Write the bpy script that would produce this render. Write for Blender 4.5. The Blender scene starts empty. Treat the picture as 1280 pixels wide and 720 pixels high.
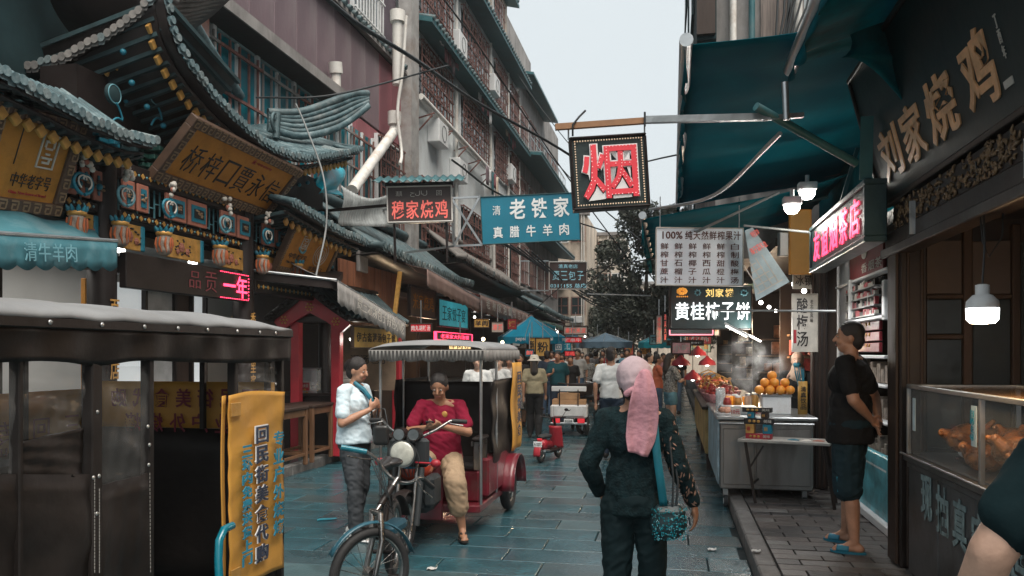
import bpy, math, random
from math import pi, sin, cos, radians
from mathutils import Vector as V, Matrix as MX
random.seed(7)
C = bpy.context.scene
COL = C.collection

# ---------------------------------------------------------------- camera, sky, sun, exposure
CZ = 1.65                       # eye height
ANG = math.atan(.2)             # the camera looks a little to the left of the street's direction (+Y)
CA, SA = cos(ANG), sin(ANG)
cam_d = bpy.data.cameras.new('camera'); cam = bpy.data.objects.new('camera', cam_d); COL.objects.link(cam)
cam.location = (0, 0, CZ); cam.rotation_euler = (pi/2, 0, ANG)
cam_d.sensor_width = 36; cam_d.lens = 28.125; cam_d.shift_y = 80/1280
cam_d.clip_start = .05; cam_d.clip_end = 2000
C.camera = cam

SUN_EL, SUN_AZ = radians(60), radians(140)
w = bpy.data.worlds.new('World'); C.world = w; w.use_nodes = True
nt = w.node_tree; bg = nt.nodes['Background']
sky = nt.nodes.new('ShaderNodeTexSky'); sky.sky_type = 'NISHITA'; sky.sun_disc = False
sky.sun_elevation = SUN_EL; sky.sun_rotation = SUN_AZ; sky.air_density = 1.0; sky.dust_density = 6.0; sky.ozone_density = 1.0
mixs = nt.nodes.new('ShaderNodeMix'); mixs.data_type = 'RGBA'; mixs.inputs[0].default_value = .86
nt.links.new(sky.outputs[0], mixs.inputs[6])
mixs.inputs[7].default_value = (5.35, 5.75, 5.85, 1)          # the even cloud cover
nt.links.new(mixs.outputs[2], bg.inputs[0]); bg.inputs[1].default_value = .078
sd = bpy.data.lights.new('sun', 'SUN'); sd.energy = 2.4; sd.angle = radians(48); sd.color = (1, .93, .84)
so = bpy.data.objects.new('sun', sd); COL.objects.link(so)
so.rotation_euler = (pi/2 - SUN_EL, 0, pi - SUN_AZ) ; so.location = (0, 0, 40)
C.view_settings.view_transform = 'Standard'; C.view_settings.look = 'None'
C.view_settings.exposure = 1.05; C.view_settings.gamma = 1
C.cycles.max_bounces = 8; C.cycles.diffuse_bounces = 4; C.cycles.transparent_max_bounces = 12
C.cycles.sample_clamp_indirect = 4

# ---------------------------------------------------------------- helpers
def PD(px, py, d):
    u = (px-640)/1000*d
    return V((-SA*d + CA*u, CA*d + SA*u, CZ + (440-py)/1000*d))
def PX(px, py, X): return PD(px, py, X/(-SA + CA*(px-640)/1000))
def PY(px, py, Y): return PD(px, py, Y/(CA + SA*(px-640)/1000))
def PG(px, py, z=0): return PD(px, py, (CZ-z)*1000/(py-440))

MATS = {}
def mat(name, rgb, rough=.7, metal=0, var=.25, scale=4, bump=.15, emit=0, alpha=1, spec=.5, dirt=None, trans=0, glow=0, stretch=(1,1,1), coat=0, fine=0):
    if name in MATS: return MATS[name]
    m = bpy.data.materials.new(name); m.use_nodes = True; n = m.node_tree; L = n.links
    b = n.nodes['Principled BSDF']; b.inputs['Roughness'].default_value = rough; b.inputs['Metallic'].default_value = metal
    b.inputs['Specular IOR Level'].default_value = spec; b.inputs['Alpha'].default_value = alpha
    if trans: b.inputs['Transmission Weight'].default_value = trans; b.inputs['IOR'].default_value = 1.1
    if coat: b.inputs['Coat Weight'].default_value = coat
    tc = n.nodes.new('ShaderNodeTexCoord'); mp = n.nodes.new('ShaderNodeMapping'); mp.inputs['Scale'].default_value = stretch
    L.new(tc.outputs['Object'], mp.inputs[0])
    nz = n.nodes.new('ShaderNodeTexNoise'); nz.inputs['Scale'].default_value = scale; nz.inputs['Detail'].default_value = 6; nz.inputs['Roughness'].default_value = .62
    L.new(mp.outputs[0], nz.inputs['Vector'])
    rp = n.nodes.new('ShaderNodeValToRGB'); e = rp.color_ramp.elements
    e[0].position = .32; e[1].position = .7
    c0 = [min(1, c*(1-var)) for c in rgb]; c1 = [min(1, c*(1+var)) for c in rgb]
    e[0].color = (*c0, 1); e[1].color = (*c1, 1)
    L.new(nz.outputs[0], rp.inputs[0]); out = rp.outputs[0]
    if dirt:                                   # (rgb, amount, scale): patches of dirt or wear
        n2 = n.nodes.new('ShaderNodeTexNoise'); n2.inputs['Scale'].default_value = dirt[2]; n2.inputs['Detail'].default_value = 8; n2.inputs['Roughness'].default_value = .7
        L.new(mp.outputs[0], n2.inputs['Vector'])
        r2 = n.nodes.new('ShaderNodeMapRange'); r2.inputs[1].default_value = .6-.25*dirt[1]; r2.inputs[2].default_value = .72; r2.inputs[4].default_value = min(1, .4+dirt[1])
        L.new(n2.outputs[0], r2.inputs[0])
        mx = n.nodes.new('ShaderNodeMix'); mx.data_type = 'RGBA'; L.new(r2.outputs[0], mx.inputs[0]); L.new(out, mx.inputs[6]); mx.inputs[7].default_value = (*dirt[0], 1); out = mx.outputs[2]
    L.new(out, b.inputs['Base Color'])
    if bump:
        n3 = n.nodes.new('ShaderNodeTexNoise'); n3.inputs['Scale'].default_value = scale*(fine or 5); n3.inputs['Detail'].default_value = 5
        L.new(mp.outputs[0], n3.inputs['Vector'])
        bp = n.nodes.new('ShaderNodeBump'); bp.inputs['Strength'].default_value = bump; bp.inputs['Distance'].default_value = .02
        L.new(n3.outputs[0], bp.inputs['Height']); L.new(bp.outputs[0], b.inputs['Normal'])
        r3 = n.nodes.new('ShaderNodeMapRange'); r3.inputs[3].default_value = max(.03, rough-.15); r3.inputs[4].default_value = min(1, rough+.15)
        L.new(nz.outputs[0], r3.inputs[0]); L.new(r3.outputs[0], b.inputs['Roughness'])
    if emit:
        L.new(out, b.inputs['Emission Color']); b.inputs['Emission Strength'].default_value = emit
    if glow:                                   # thin cloth that lets light through
        tr_ = n.nodes.new('ShaderNodeBsdfTranslucent'); L.new(out, tr_.inputs[0]); ms = n.nodes.new('ShaderNodeMixShader'); ms.inputs[0].default_value = glow
        L.new(b.outputs[0], ms.inputs[1]); L.new(tr_.outputs[0], ms.inputs[2]); L.new(ms.outputs[0], n.nodes['Material Output'].inputs[0])
    MATS[name] = m; return m

def frame(O, ex, ez):
    x = V(ex).normalized(); z = V(ez); z = (z - x*z.dot(x)).normalized(); y = z.cross(x)
    return MX(((x.x, y.x, z.x, O[0]), (x.y, y.y, z.y, O[1]), (x.z, y.z, z.z, O[2]), (0, 0, 0, 1)))
def at(loc, rz=0, s=1): return MX.Translation(V(loc)) @ MX.Rotation(rz, 4, 'Z') @ MX.Scale(s, 4)

class MB:
    def __init__(s, M=None): s.v = []; s.f = []; s.sm = []; s.M = M
    def add(s, vs, fs, smooth=False, M=None):
        o = len(s.v); T = M if M is not None else s.M
        if M is not None and s.M is not None: T = s.M @ M
        s.v += [(T @ V(p))[:] if T is not None else tuple(p) for p in vs]
        s.f += [tuple(i+o for i in f) for f in fs]; s.sm += [smooth]*len(fs); return s
    def box(s, x0, x1, y0, y1, z0, z1, M=None):
        return s.add([(x, y, z) for z in (z0, z1) for y in (y0, y1) for x in (x0, x1)],
              [(0,2,3,1), (4,5,7,6), (0,1,5,4), (2,6,7,3), (0,4,6,2), (1,3,7,5)], M=M)
    def bbox(s, x0, x1, y0, y1, z0, z1, b=.01, M=None):      # box with bevelled edges
        vs = []; fs = []
        c = V(((x0+x1)/2, (y0+y1)/2, (z0+z1)/2)); h = ((x1-x0)/2, (y1-y0)/2, (z1-z0)/2); b = min(b, min(h)*.9)
        idx = {}
        for sx in (-1, 1):
            for sy in (-1, 1):
                for sz in (-1, 1):
                    for a in range(3):
                        p = [h[0]*sx, h[1]*sy, h[2]*sz]
                        for k in range(3):
                            if k != a: p[k] -= b*(sx, sy, sz)[k]
                        idx[(sx, sy, sz, a)] = len(vs); vs.append((c.x+p[0], c.y+p[1], c.z+p[2]))
        for a in range(3):
            k1, k2 = [(1, 2), (2, 0), (0, 1)][a]
            for sg in (-1, 1):
                q = []
                for (p, r) in ((-1, -1), (1, -1), (1, 1), (-1, 1)):
                    t = [0]*3; t[a] = sg; t[k1] = p; t[k2] = r; q.append(idx[(*t, a)])
                fs.append(tuple(q if sg > 0 else q[::-1]))
        for a in range(3):                                   # edges along axis a
            k1, k2 = [(1, 2), (2, 0), (0, 1)][a]
            for p in (-1, 1):
                for r in (-1, 1):
                    def I(sa, f):
                        t = [0]*3; t[a] = sa; t[k1] = p; t[k2] = r; return idx[(*t, f)]
                    q = [I(-1, k1), I(1, k1), I(1, k2), I(-1, k2)]
                    fs.append(tuple(q if p*r < 0 else q[::-1]))
        for sx in (-1, 1):
            for sy in (-1, 1):
                for sz in (-1, 1):
                    q = [idx[(sx, sy, sz, a)] for a in range(3)]
                    fs.append(tuple(q if sx*sy*sz > 0 else q[::-1]))
        return s.add(vs, fs, M=M)
    def beam(s, p, q, w, h=None, up=(0, 0, 1), ov=0):
        p = V(p); q = V(q); d = q-p; h = h or w
        if abs(d.normalized().dot(V(up))) > .98: up = (0, 1, 0)
        F = frame(p, d, up); L_ = d.length
        return s.box(-ov, L_+ov, -w/2, w/2, -h/2, h/2, M=F)
    def tube(s, pts, r, n=8, cap=True, smooth=True):
        pts = [V(p) for p in pts]; k = len(pts); vs = []; fs = []
        rr = r if isinstance(r, (list, tuple)) else [r]*k
        t0 = (pts[1]-pts[0]).normalized(); a = V((0, 0, 1)) if abs(t0.z) < .9 else V((1, 0, 0)); nx = t0.cross(a).normalized()
        for i, p in enumerate(pts):
            t = (pts[min(i+1, k-1)] - pts[max(i-1, 0)]).normalized()
            nx = (nx - t*nx.dot(t)).normalized(); ny = t.cross(nx)
            for j in range(n):
                an = 2*pi*j/n; vs.append(p + (nx*cos(an) + ny*sin(an))*rr[i])
        for i in range(k-1):
            for j in range(n):
                j2 = (j+1) % n; fs.append((i*n+j, i*n+j2, (i+1)*n+j2, (i+1)*n+j))
        s.add(vs, fs, smooth)
        if cap: s.add(vs[:n], [tuple(range(n))[::-1]]); s.add(vs[-n:], [tuple(range(n))])
        return s
    def ell(s, c, r, nu=14, nv=9, M=None):
        if not isinstance(r, (list, tuple)): r = (r, r, r)
        vs = [(c[0], c[1], c[2]-r[2])]; fs = []
        for i in range(1, nv):
            t = -pi/2 + pi*i/nv
            for j in range(nu):
                a = 2*pi*j/nu; vs.append((c[0]+r[0]*cos(t)*cos(a), c[1]+r[1]*cos(t)*sin(a), c[2]+r[2]*sin(t)))
        vs.append((c[0], c[1], c[2]+r[2])); e = len(vs)-1
        for j in range(nu):
            j2 = (j+1) % nu; fs.append((0, 1+j2, 1+j)); fs.append((e, 1+(nv-2)*nu+j, 1+(nv-2)*nu+j2))
            for i in range(nv-2): fs.append((1+i*nu+j, 1+i*nu+j2, 1+(i+1)*nu+j2, 1+(i+1)*nu+j))
        return s.add(vs, fs, True, M)
    def cap(s, p, q, r0, r1, n=12):            # tapered capsule
        s.tube([p, q], [r0, r1], n); s.ell(p, r0, n, 8); s.ell(q, r1, n, 8); return s
    def prism(s, poly, y0, y1, M=None):        # polygon in local x,z swept in y
        n = len(poly); vs = [(x, y0, z) for x, z in poly] + [(x, y1, z) for x, z in poly]
        ar = sum(poly[i][0]*poly[(i+1) % n][1]-poly[(i+1) % n][0]*poly[i][1] for i in range(n))
        fr, bk = tuple(range(n)), tuple(range(2*n-1, n-1, -1))
        sd_ = [(i, i+n, (i+1) % n+n, (i+1) % n) for i in range(n)]
        fs = [fr, bk] + sd_
        if ar < 0: fs = [f[::-1] for f in fs]
        return s.add(vs, fs, M=M)
    def lathe(s, prof, c=(0, 0, 0), n=16, M=None):
        vs = []; fs = []; k = len(prof)
        for r, z in prof:
            for j in range(n): a = 2*pi*j/n; vs.append((c[0]+r*cos(a), c[1]+r*sin(a), c[2]+z))
        for i in range(k-1):
            for j in range(n): j2 = (j+1) % n; fs.append((i*n+j, i*n+j2, (i+1)*n+j2, (i+1)*n+j))
        return s.add(vs, fs, True, M)
    def sheet(s, fn, nu, nv, th=0, smooth=True):  # fn(u,v) -> point; th thickness along -normal
        vs = [fn(i/nu, j/nv) for j in range(nv+1) for i in range(nu+1)]; W = nu+1
        fs = [(j*W+i, j*W+i+1, (j+1)*W+i+1, (j+1)*W+i) for j in range(nv) for i in range(nu)]
        if th:
            P = [V(p) for p in vs]; N = []
            for j in range(nv+1):
                for i in range(W):
                    a = P[j*W+min(i+1, nu)]-P[j*W+max(i-1, 0)]; b = P[min(j+1, nv)*W+i]-P[max(j-1, 0)*W+i]
                    N.append(a.cross(b).normalized())
            o = len(vs); vs = P + [P[k]-N[k]*th for k in range(o)]
            fs += [tuple(x+o for x in f[::-1]) for f in fs]
            for i in range(nu):
                fs.append((i, i+o, i+1+o, i+1)); q = nv*W+i; fs.append((q, q+1, q+1+o, q+o))
            for j in range(nv):
                q = j*W; fs.append((q, q+W, q+W+o, q+o)); q = j*W+nu; fs.append((q, q+o, q+W+o, q+W))
        return s.add(vs, fs, smooth)
    def mesh(s, name, m=None):
        me = bpy.data.meshes.new(name); me.from_pydata(s.v, [], s.f)
        me.polygons.foreach_set('use_smooth', s.sm)
        if m: me.materials.append(m)
        me.update(); return me
    def build(s, name, m, parent=None):
        return link(name, s.mesh(name, m), parent)
    def each(s, name, m, parent=None):           # every loose piece becomes an object of its own
        p = list(range(len(s.v)))
        def fd(i):
            while p[i] != i: p[i] = p[p[i]]; i = p[i]
            return i
        for f in s.f:
            a = fd(f[0])
            for i in f[1:]: p[fd(i)] = a
        gr = {}
        for k, f in enumerate(s.f): gr.setdefault(fd(f[0]), []).append(k)
        out = []
        for ks in gr.values():
            ids = sorted({i for k in ks for i in s.f[k]}); mp = {i: n for n, i in enumerate(ids)}
            q = MB(); q.v = [s.v[i] for i in ids]; q.f = [tuple(mp[i] for i in s.f[k]) for k in ks]; q.sm = [s.sm[k] for k in ks]; out.append(q.build(name, m, parent))
        return out

def link(name, me, parent=None, loc=None, rot=None):
    o = bpy.data.objects.new(name, me); COL.objects.link(o)
    if parent is not None: o.parent = parent
    if loc is not None: o.location = loc
    if rot is not None: o.rotation_euler = rot
    return o
def tag(o, label=None, cat=None, group=None, kind=None):
    if label: o['label'] = label
    if cat: o['category'] = cat
    if group: o['group'] = group
    if kind: o['kind'] = kind
    return o
def thing(name, label, cat, loc=(0, 0, 0), rz=0, group=None):
    o = bpy.data.objects.new(name, None); COL.objects.link(o); o.location = loc; o.rotation_euler = (0, 0, rz); o.empty_display_size = .2
    return tag(o, label, cat, group)
def wmb(root):                                  # mesh builder in world coordinates for a part of root
    return MB(MX.Translation(-V(root.location)))
def struct(name, mb, m): return tag(mb.build(name, m), kind='structure')
def copy_tree(o, parent=None):
    c = o.copy(); COL.objects.link(c); c.parent = parent
    for ch in list(o.children): copy_tree(ch, c)
    return c

# lettering: the outline of each string turned into a thin mesh, fitted to a box on a board
TC = {}
def text_mesh(st, bold=.0, ext=.02, shear=0):
    k = (st, bold, ext, shear)
    if k in TC: return TC[k]
    cu = bpy.data.curves.new('lettering', 'FONT'); cu.body = st; cu.size = 1; cu.offset = bold; cu.extrude = ext; cu.resolution_u = 2; cu.shear = shear
    ob = bpy.data.objects.new('lettering', cu); me = bpy.data.meshes.new_from_object(ob)
    bpy.data.objects.remove(ob); vs = [v.co.copy() for v in me.vertices]; fs = [tuple(p.vertices) for p in me.polygons]
    xs = [v.x for v in vs] or [0, 1]; ys = [v.y for v in vs] or [0, 1]
    TC[k] = (vs, fs, min(xs), max(xs), min(ys), max(ys)); bpy.data.meshes.remove(me); return TC[k]
def put_text(mb, F, st, x0, x1, z0, z1, y=-.004, bold=.0, th=.004, keep=False, mirror=False, shear=0):
    vs, fs, a, b, c, d = text_mesh(st, bold, .5, shear)
    sx = (x1-x0)/max(b-a, 1e-6); sz = (z1-z0)/max(d-c, 1e-6); ox = oz = 0
    if keep:
        k = min(sx, sz); ox = ((x1-x0)-k*(b-a))/2; oz = ((z1-z0)-k*(d-c))/2; sx = sz = k
    pts = []
    for v in vs:
        X = x0+ox+(v.x-a)*sx
        if mirror: X = x0+x1-X
        pts.append((X, y-th/2-v.z*th, z0+oz+(v.y-c)*sz))
    mb.add(pts, fs if not mirror else [f[::-1] for f in fs], M=F)
def column_text(mb, F, st, x0, x1, z0, z1, gap=.12, **k):
    n = len(st); h = (z1-z0)/n
    for i, ch in enumerate(st): put_text(mb, F, ch, x0, x1, z1-(i+1)*h+h*gap/2, z1-i*h-h*gap/2, **k)
def row_text(mb, F, st, x0, x1, z0, z1, gap=.15, **k):
    n = len(st); h = (x1-x0)/n
    for i, ch in enumerate(st):
        if ch.strip(): put_text(mb, F, ch, x0+i*h+h*gap/2, x0+(i+1)*h-h*gap/2, z0, z1, **k)
def quadframe(BL, BR, TL):
    BL, BR, TL = V(BL), V(BR), V(TL); return frame(BL, BR-BL, TL-BL), (BR-BL).length, (TL-BL).length
# ---------------------------------------------------------------- materials shared by the setting
m_stone = mat('paving_stone', (.034, .096, .118), rough=.2, var=.35, scale=2.2, bump=.16, spec=.75, dirt=((.035, .045, .048), .4, 1.3), fine=14)
m_stone2 = mat('paving_stone_grey', (.048, .094, .108), rough=.22, var=.35, scale=3, bump=.16, spec=.7, dirt=((.04, .035, .03), .6, 1.7), fine=14)
m_joint = mat('joint_dirt', (.020, .028, .030), rough=.9, var=.4, scale=6)
m_brick = mat('pavement_brick', (.085, .078, .074), rough=.6, var=.45, scale=3, bump=.3, dirt=((.03, .028, .027), .6, 4))
m_kerb = mat('kerb_granite', (.16, .155, .15), rough=.7, var=.3, scale=12, bump=.3, dirt=((.06, .055, .05), .5, 2))
m_plaster = mat('white_plaster', (.66, .70, .71), rough=.85, var=.12, scale=1.2, dirt=((.33, .31, .29), .35, .9), stretch=(1, 1, .35))
m_purple = mat('purple_grey_cladding', (.17, .115, .13), rough=.5, var=.35, scale=.8, dirt=((.24, .2, .2), .4, 1.1), stretch=(1, 1, .3))
m_red = mat('dull_red_cladding', (.26, .085, .10), rough=.55, var=.3, scale=1, stretch=(1, 1, .3))
m_concrete = mat('weathered_concrete', (.26, .245, .235), rough=.85, var=.3, scale=2, dirt=((.1, .09, .085), .6, 1.5), stretch=(1, 1, .4))
m_beige = mat('beige_render', (.56, .47, .38), rough=.85, var=.2, scale=1.5, dirt=((.2, .16, .13), .5, 1), stretch=(1, 1, .35))
m_tealshade = mat('dark_teal_shade', (.016, .036, .040), rough=.8, spec=.2, var=.4, scale=1.5)
m_rust = mat('rust_brown_iron', (.19, .085, .07), rough=.7, var=.4, scale=8)
m_glass = mat('window_glass', (.02, .04, .045), rough=.08, var=.2, spec=.8, bump=0)
m_tealglass = mat('teal_window_glass', (.0, .16, .21), rough=.12, var=.3, scale=.7, spec=.8, bump=0)
m_white = mat('white_paint', (.68, .69, .69), rough=.5, var=.12, scale=3, dirt=((.4, .36, .32), .3, 3))
m_pipe = mat('white_plastic_pipe', (.66, .64, .60), rough=.4, var=.12, scale=3, dirt=((.35, .24, .17), .35, 2.5))
m_tile = mat('grey_roof_tile', (.055, .095, .105), rough=.6, var=.5, scale=5, bump=.4, dirt=((.22, .23, .22), .35, 4))
m_tile2 = mat('dusty_roof_tile', (.22, .20, .185), rough=.8, var=.4, scale=6, bump=.4, dirt=((.08, .09, .09), .5, 3))
m_tealmetal = mat('teal_sheet_metal', (.02, .105, .12), rough=.5, var=.3, scale=2, dirt=((.12, .14, .14), .3, 2))
m_black = mat('dark_lacquer', (.017, .012, .011), rough=.42, var=.4, scale=3, spec=.3)
m_darkwood = mat('dark_wood', (.040, .025, .019), rough=.55, spec=.3, var=.4, scale=3, stretch=(1, 1, .15))
m_cable = mat('cable_rubber', (.02, .025, .028), rough=.6, var=.1, bump=0)
m_steel = mat('grey_steel', (.42, .44, .45), rough=.35, metal=.9, var=.15, scale=4)

# ---------------------------------------------------------------- ground, street, pavements
struct('ground', MB().box(-300, 300, -40, 700, -.5, -.05), m_joint)
street = struct('street', MB().box(-5.02, .60, -6, 120, -.045, -.022), m_joint)
def slab_mesh(w, l, h, k, m, seed):
    r = random.Random(seed); mb = MB(); b = .006
    mb.bbox(-w/2, w/2, -l/2, l/2, -h, 0, b); return mb.mesh('paving_slab', m)
SW, SL = .80, .40
slab_m = [slab_mesh(SW-.012, SL-.010, .04, 0, m_stone, i) for i in range(1)] + [slab_mesh(SW-.012, SL-.010, .04, 0, m_stone2, 2)]
for me in list(slab_m):
    pass
m_stone_mats = [m_stone, m_stone2] + [mat('paving_stone_%s' % n, c, rough=.23+.05*i, var=.4, scale=2.5, bump=.25, spec=.6, dirt=((.045, .055, .058), .4, 1.5), fine=14) for i, (n, c) in enumerate([('teal', (.030, .100, .122)), ('dark', (.036, .075, .088)), ('pale', (.065, .118, .130))])]
slabmeshes = [MB().bbox(-(SW-.010)/2, (SW-.010)/2, -(SL-.007)/2, (SL-.007)/2, -.04, 0, .005).mesh('paving_slab', mm) for mm in m_stone_mats]
rest = [MB() for _ in m_stone_mats]; cnt = 0
r = random.Random(3)
y = 1.0; row = 0
while y < 60:
    x = -5.0 + (SW/2 if row % 2 else 0) - SW + r.uniform(-.08, .08)
    while x < .6:
        x0, x1 = max(x, -5.0), min(x+SW, .585)
        if x1-x0 > .1:
            cx, cy = (x0+x1)/2, y+SL/2; full = abs((x1-x0)-SW) < .01
            k = r.choices(range(5), [4, 2, 3, 2, 1.5])[0]
            dz = r.uniform(-.0015, .001); tx, ty = r.uniform(-.004, .004), r.uniform(-.003, .003)
            u = CA*cx+SA*cy; d = -SA*cx+CA*cy; seen = d > 5.7 and abs(u/d) < .66 and not (cx < -1.7 and cy < 5.2) and not (cx < -4.0 and cy < 7)
            if seen and cnt < 300:
                cnt += 1
                o = link('paving_slab', slabmeshes[k], street, (cx, cy, dz), (tx, ty, 0))
                if not full: o.scale = ((x1-x0-.012)/(SW-.014), 1, 1)
            else:
                rest[k].box(x0+.006, x1-.006, y+.005, y+SL-.005, -.04, dz)
        x += SW
    y += SL; row += 1
for k, mb in enumerate(rest):
    o = mb.build('far_paving', m_stone_mats[k], street); o['kind'] = 'stuff'
# kerbs and pavements
pav = struct('right_pavement', MB().box(.745, 9, 1, 60, -.05, .097), m_joint)
kl = MB().bbox(0, .14, .004, .996, -.05, .12, .012).mesh('kerb_stone', m_kerb)
for i in range(30): link('kerb_stone', kl, pav, (.60, 4+i, r.uniform(-.004, .003)))
pb = [MB().bbox(.004, .346, .003, .147, -.03, 0, .004).mesh('brick', mat('pavement_brick_%s' % n, c, rough=.5, var=.4, scale=5, bump=.3, dirt=((.03, .028, .027), .5, 4))) for n, c in (('brown', (.085, .072, .066)), ('dark', (.045, .042, .042)), ('grey', (.13, .125, .12)))]
n = 0
for j in range(40):
    yy = 5.0 + j*.15
    if j % 2: link('brick', pb[j % 3], pav, (.747, yy, .12)).scale = (.48, 1, 1)
    for i in range(0, 7):
        xx = .745 + i*.35 + (j % 2)*.175
        if xx > 2.3 or (yy > 7.4 and xx > 1.6): continue
        n += 1
        link('brick', pb[r.choices([0, 1, 2], [5, 3, 2])[0]], pav, (xx, yy, .12+r.uniform(-.003, .002)), (r.uniform(-.004, .004), r.uniform(-.004, .004), 0))
lpav = struct('left_pavement', MB().box(-9, -5.165, 3, 60, -.05, .115), m_stone2)
for i in range(32): link('kerb_stone', kl, lpav, (-5.16, 6+i, r.uniform(-.004, .003)))
m_sc = mat('paper_litter', (.6, .6, .58), rough=.8)
for (px, py) in ((868, 562), (540, 712), (945, 690), (890, 688)):
    p = PG(px, py, .125 if px > 920 else 0)
    tag(MB().sheet(lambda u, v: (p.x+(u-.5)*.07, p.y+(v-.5)*.06, p.z+.006+.012*sin(u*5+v*3)**2), 4, 4, .002).build('paper_scrap', m_sc), 'small pale scrap of litter lying on the paving ' + {868: 'beside the far market stall', 540: 'in front of the cargo tricycle', 945: 'on the right kerb', 890: 'in the gutter by the right kerb'}[px], 'litter')
p0 = PG(408, 650)
tag(MB(at((p0.x, p0.y, .006), .5)).prism([(-.09, .0), (.06, 0), (.10, .006), (-.06, .008)], -.03, .03).build('blue_wrapper', mat('blue_plastic_film', (.03, .25, .33), rough=.3)), 'flat blue wrapper lying on the paving left of the standing woman', 'litter')

# ---------------------------------------------------------------- left: upper buildings
def grille_window(root, X, Y0, Y1, z0, z1, gm, pm, wood=False, nb=7, nh=3, out=.12):
    W_ = wmb(root); W_.box(X-.02, X+.03, Y0, Y1, z0, z1); pane = W_.build('window', pm, root)
    F = wmb(root)
    for (a, b, c, d) in ((Y0, Y1, z0-.05, z0), (Y0, Y1, z1, z1+.05), (Y0-.05, Y0, z0-.05, z1+.05), (Y1, Y1+.05, z0-.05, z1+.05)):
        F.box(X-.01, X+.07, a, b, c, d)
    F.each('frame', m_white, pane)
    G = wmb(root); t = .016
    for i in range(nb+1):
        yy = Y0+(Y1-Y0)*i/nb; G.box(X+out, X+out+t*1.5, yy-t, yy+t, z0-.1, z1+.03)
    for j in range(nh+1):
        zz = z0-.06+(z1-z0+.05)*j/nh; G.box(X+out+t*1.6, X+out+t*2.8, Y0-.05, Y1+.05, zz-t, zz+t)
    if wood:                                     # the lattice of short bars
        q = random.Random(int(Y0*10+z0))
        for i in range(nb):
            for j in range(nh*2):
                ya = Y0+(Y1-Y0)*(i+.5)/nb; za = z0+(z1-z0)*(j+q.random()*.8)/(nh*2)
                G.box(X+out+.003, X+out+t, ya-(Y1-Y0)/nb/2, ya+(Y1-Y0)/nb/2, za-t*.7, za+t*.7)
                if q.random() < .5: G.box(X+out+.004, X+out+t+.003, ya-t*.7, ya+t*.7, za, za+(z1-z0)/(nh*2))
    for yy in (Y0-.03, Y1+.03):
        for zz in (z0, z1): G.box(X+.072, X+out+.003, yy-.015, yy+.015, zz-.015, zz+.015)
    G.build('grille', gm, pane)
def ledge(root, X, Y0, Y1, z, out=.45, th=.16, m=None, tiles=True, nm='ledge', dy=.26):
    L_ = wmb(root); L_.prism([(0, 0), (0, th), (-out, th+.10), (-out, .10)][::1], 0, 1, M=None) if False else None
    vs = [(X, Y0, z+.12), (X, Y0, z+.12+th), (X+out, Y0, z+th), (X+out, Y0, z), (X, Y1, z+.12), (X, Y1, z+.12+th), (X+out, Y1, z+th), (X+out, Y1, z)]
    L_.add(vs, [(0, 1, 2, 3), (7, 6, 5, 4), (1, 5, 6, 2), (0, 3, 7, 4), (3, 2, 6, 7), (0, 4, 5, 1)])
    l = L_.build(nm, m or m_tealmetal, root)
    if tiles:
        T_ = wmb(root); n = int((Y1-Y0)/dy)
        for i in range(n):
            yy = Y0+(i+.5)*dy; T_.tube([(X+.0, yy, z+th+.15), (X+out+.05, yy, z+th+.02)], .06, 6)
        o = T_.build('ledge_tiles', m_tile, l); o['kind'] = 'stuff'
    return l

bA = thing('purple_building', 'building with purple grey wall cladding and teal windows behind the carved wooden shopfront', 'building', (-6, 10, 0))
W_ = wmb(bA); W_.box(-9, -6.06, 2.5, 17.2, 3.0, 8.0); W_.build('wall', m_tealshade, bA)  # dark teal wall, deepened for the shade under the big roof
W_ = wmb(bA); W_.box(-9, -6.12, 9, 17.2, 8.0, 13); W_.build('upper_wall', mat('plum_wall', (.10, .075, .095), rough=.7), bA)
pm = [(MB().bbox(0, .06, .006, .744, 0, 1.62, .008).mesh('cladding_panel', m_purple)), (MB().bbox(0, .06, .006, .744, 0, 1.62, .008).mesh('cladding_panel', m_red))]
for i in range(13):
    link('cladding_panel', pm[1 if i in (0, 1, 12, 11) else 0], bA, (-.06, -2.4+i*.75, 6.28))
for i in range(4):
    link('cladding_panel', pm[1], bA, (-.07, 3.9+i*.75, 4.62))
# dark canopy edge under the cladding, teal windows with bars
W_ = wmb(bA); W_.box(-6.0, -5.55, 4, 13.4, 6.02, 6.12); W_.build('canopy', m_black, bA)
W_ = wmb(bA); W_.box(-5.55, -5.52, 4, 13.4, 6.0, 6.16); W_.build('canopy_edge', m_concrete, bA)
for i in range(7):
    y0 = 7.4+i*1.15
    W_ = wmb(bA); W_.box(-6.05, -5.98, y0, y0+1.02, 4.5, 5.95); wn = W_.build('window', m_tealglass, bA)
    W_ = wmb(bA)
    for k in range(5): W_.box(-5.93, -5.90, y0+k*.25-.012, y0+k*.25+.012, 4.3, 5.9)
    for k in range(3): W_.box(-5.90, -5.87, y0-.06, y0+1.09, 4.5+k*.62, 4.54+k*.62)
    W_.each('bar', m_concrete if i % 2 else m_rust, wn)
    W_ = wmb(bA); W_.box(-5.98, -5.93, y0+1.02, y0+1.10, 4.3, 5.98); W_.box(-5.98, -5.94, y0+.48, y0+.53, 4.5, 5.95); W_.build('frame', m_white, wn)
W_ = wmb(bA); W_.box(-6.0, -5.85, 9.15, 9.35, 3.6, 6.0); W_.build('pillar', mat('rust_streaked_white', (.5, .42, .38), rough=.8, var=.3, scale=2, dirt=((.45, .09, .05), .7, 1.2)), bA)
ledge(bA, -6.12, 9.2, 17.2, 7.88, out=.28, th=.08, m=m_concrete, dy=.24)
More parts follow.
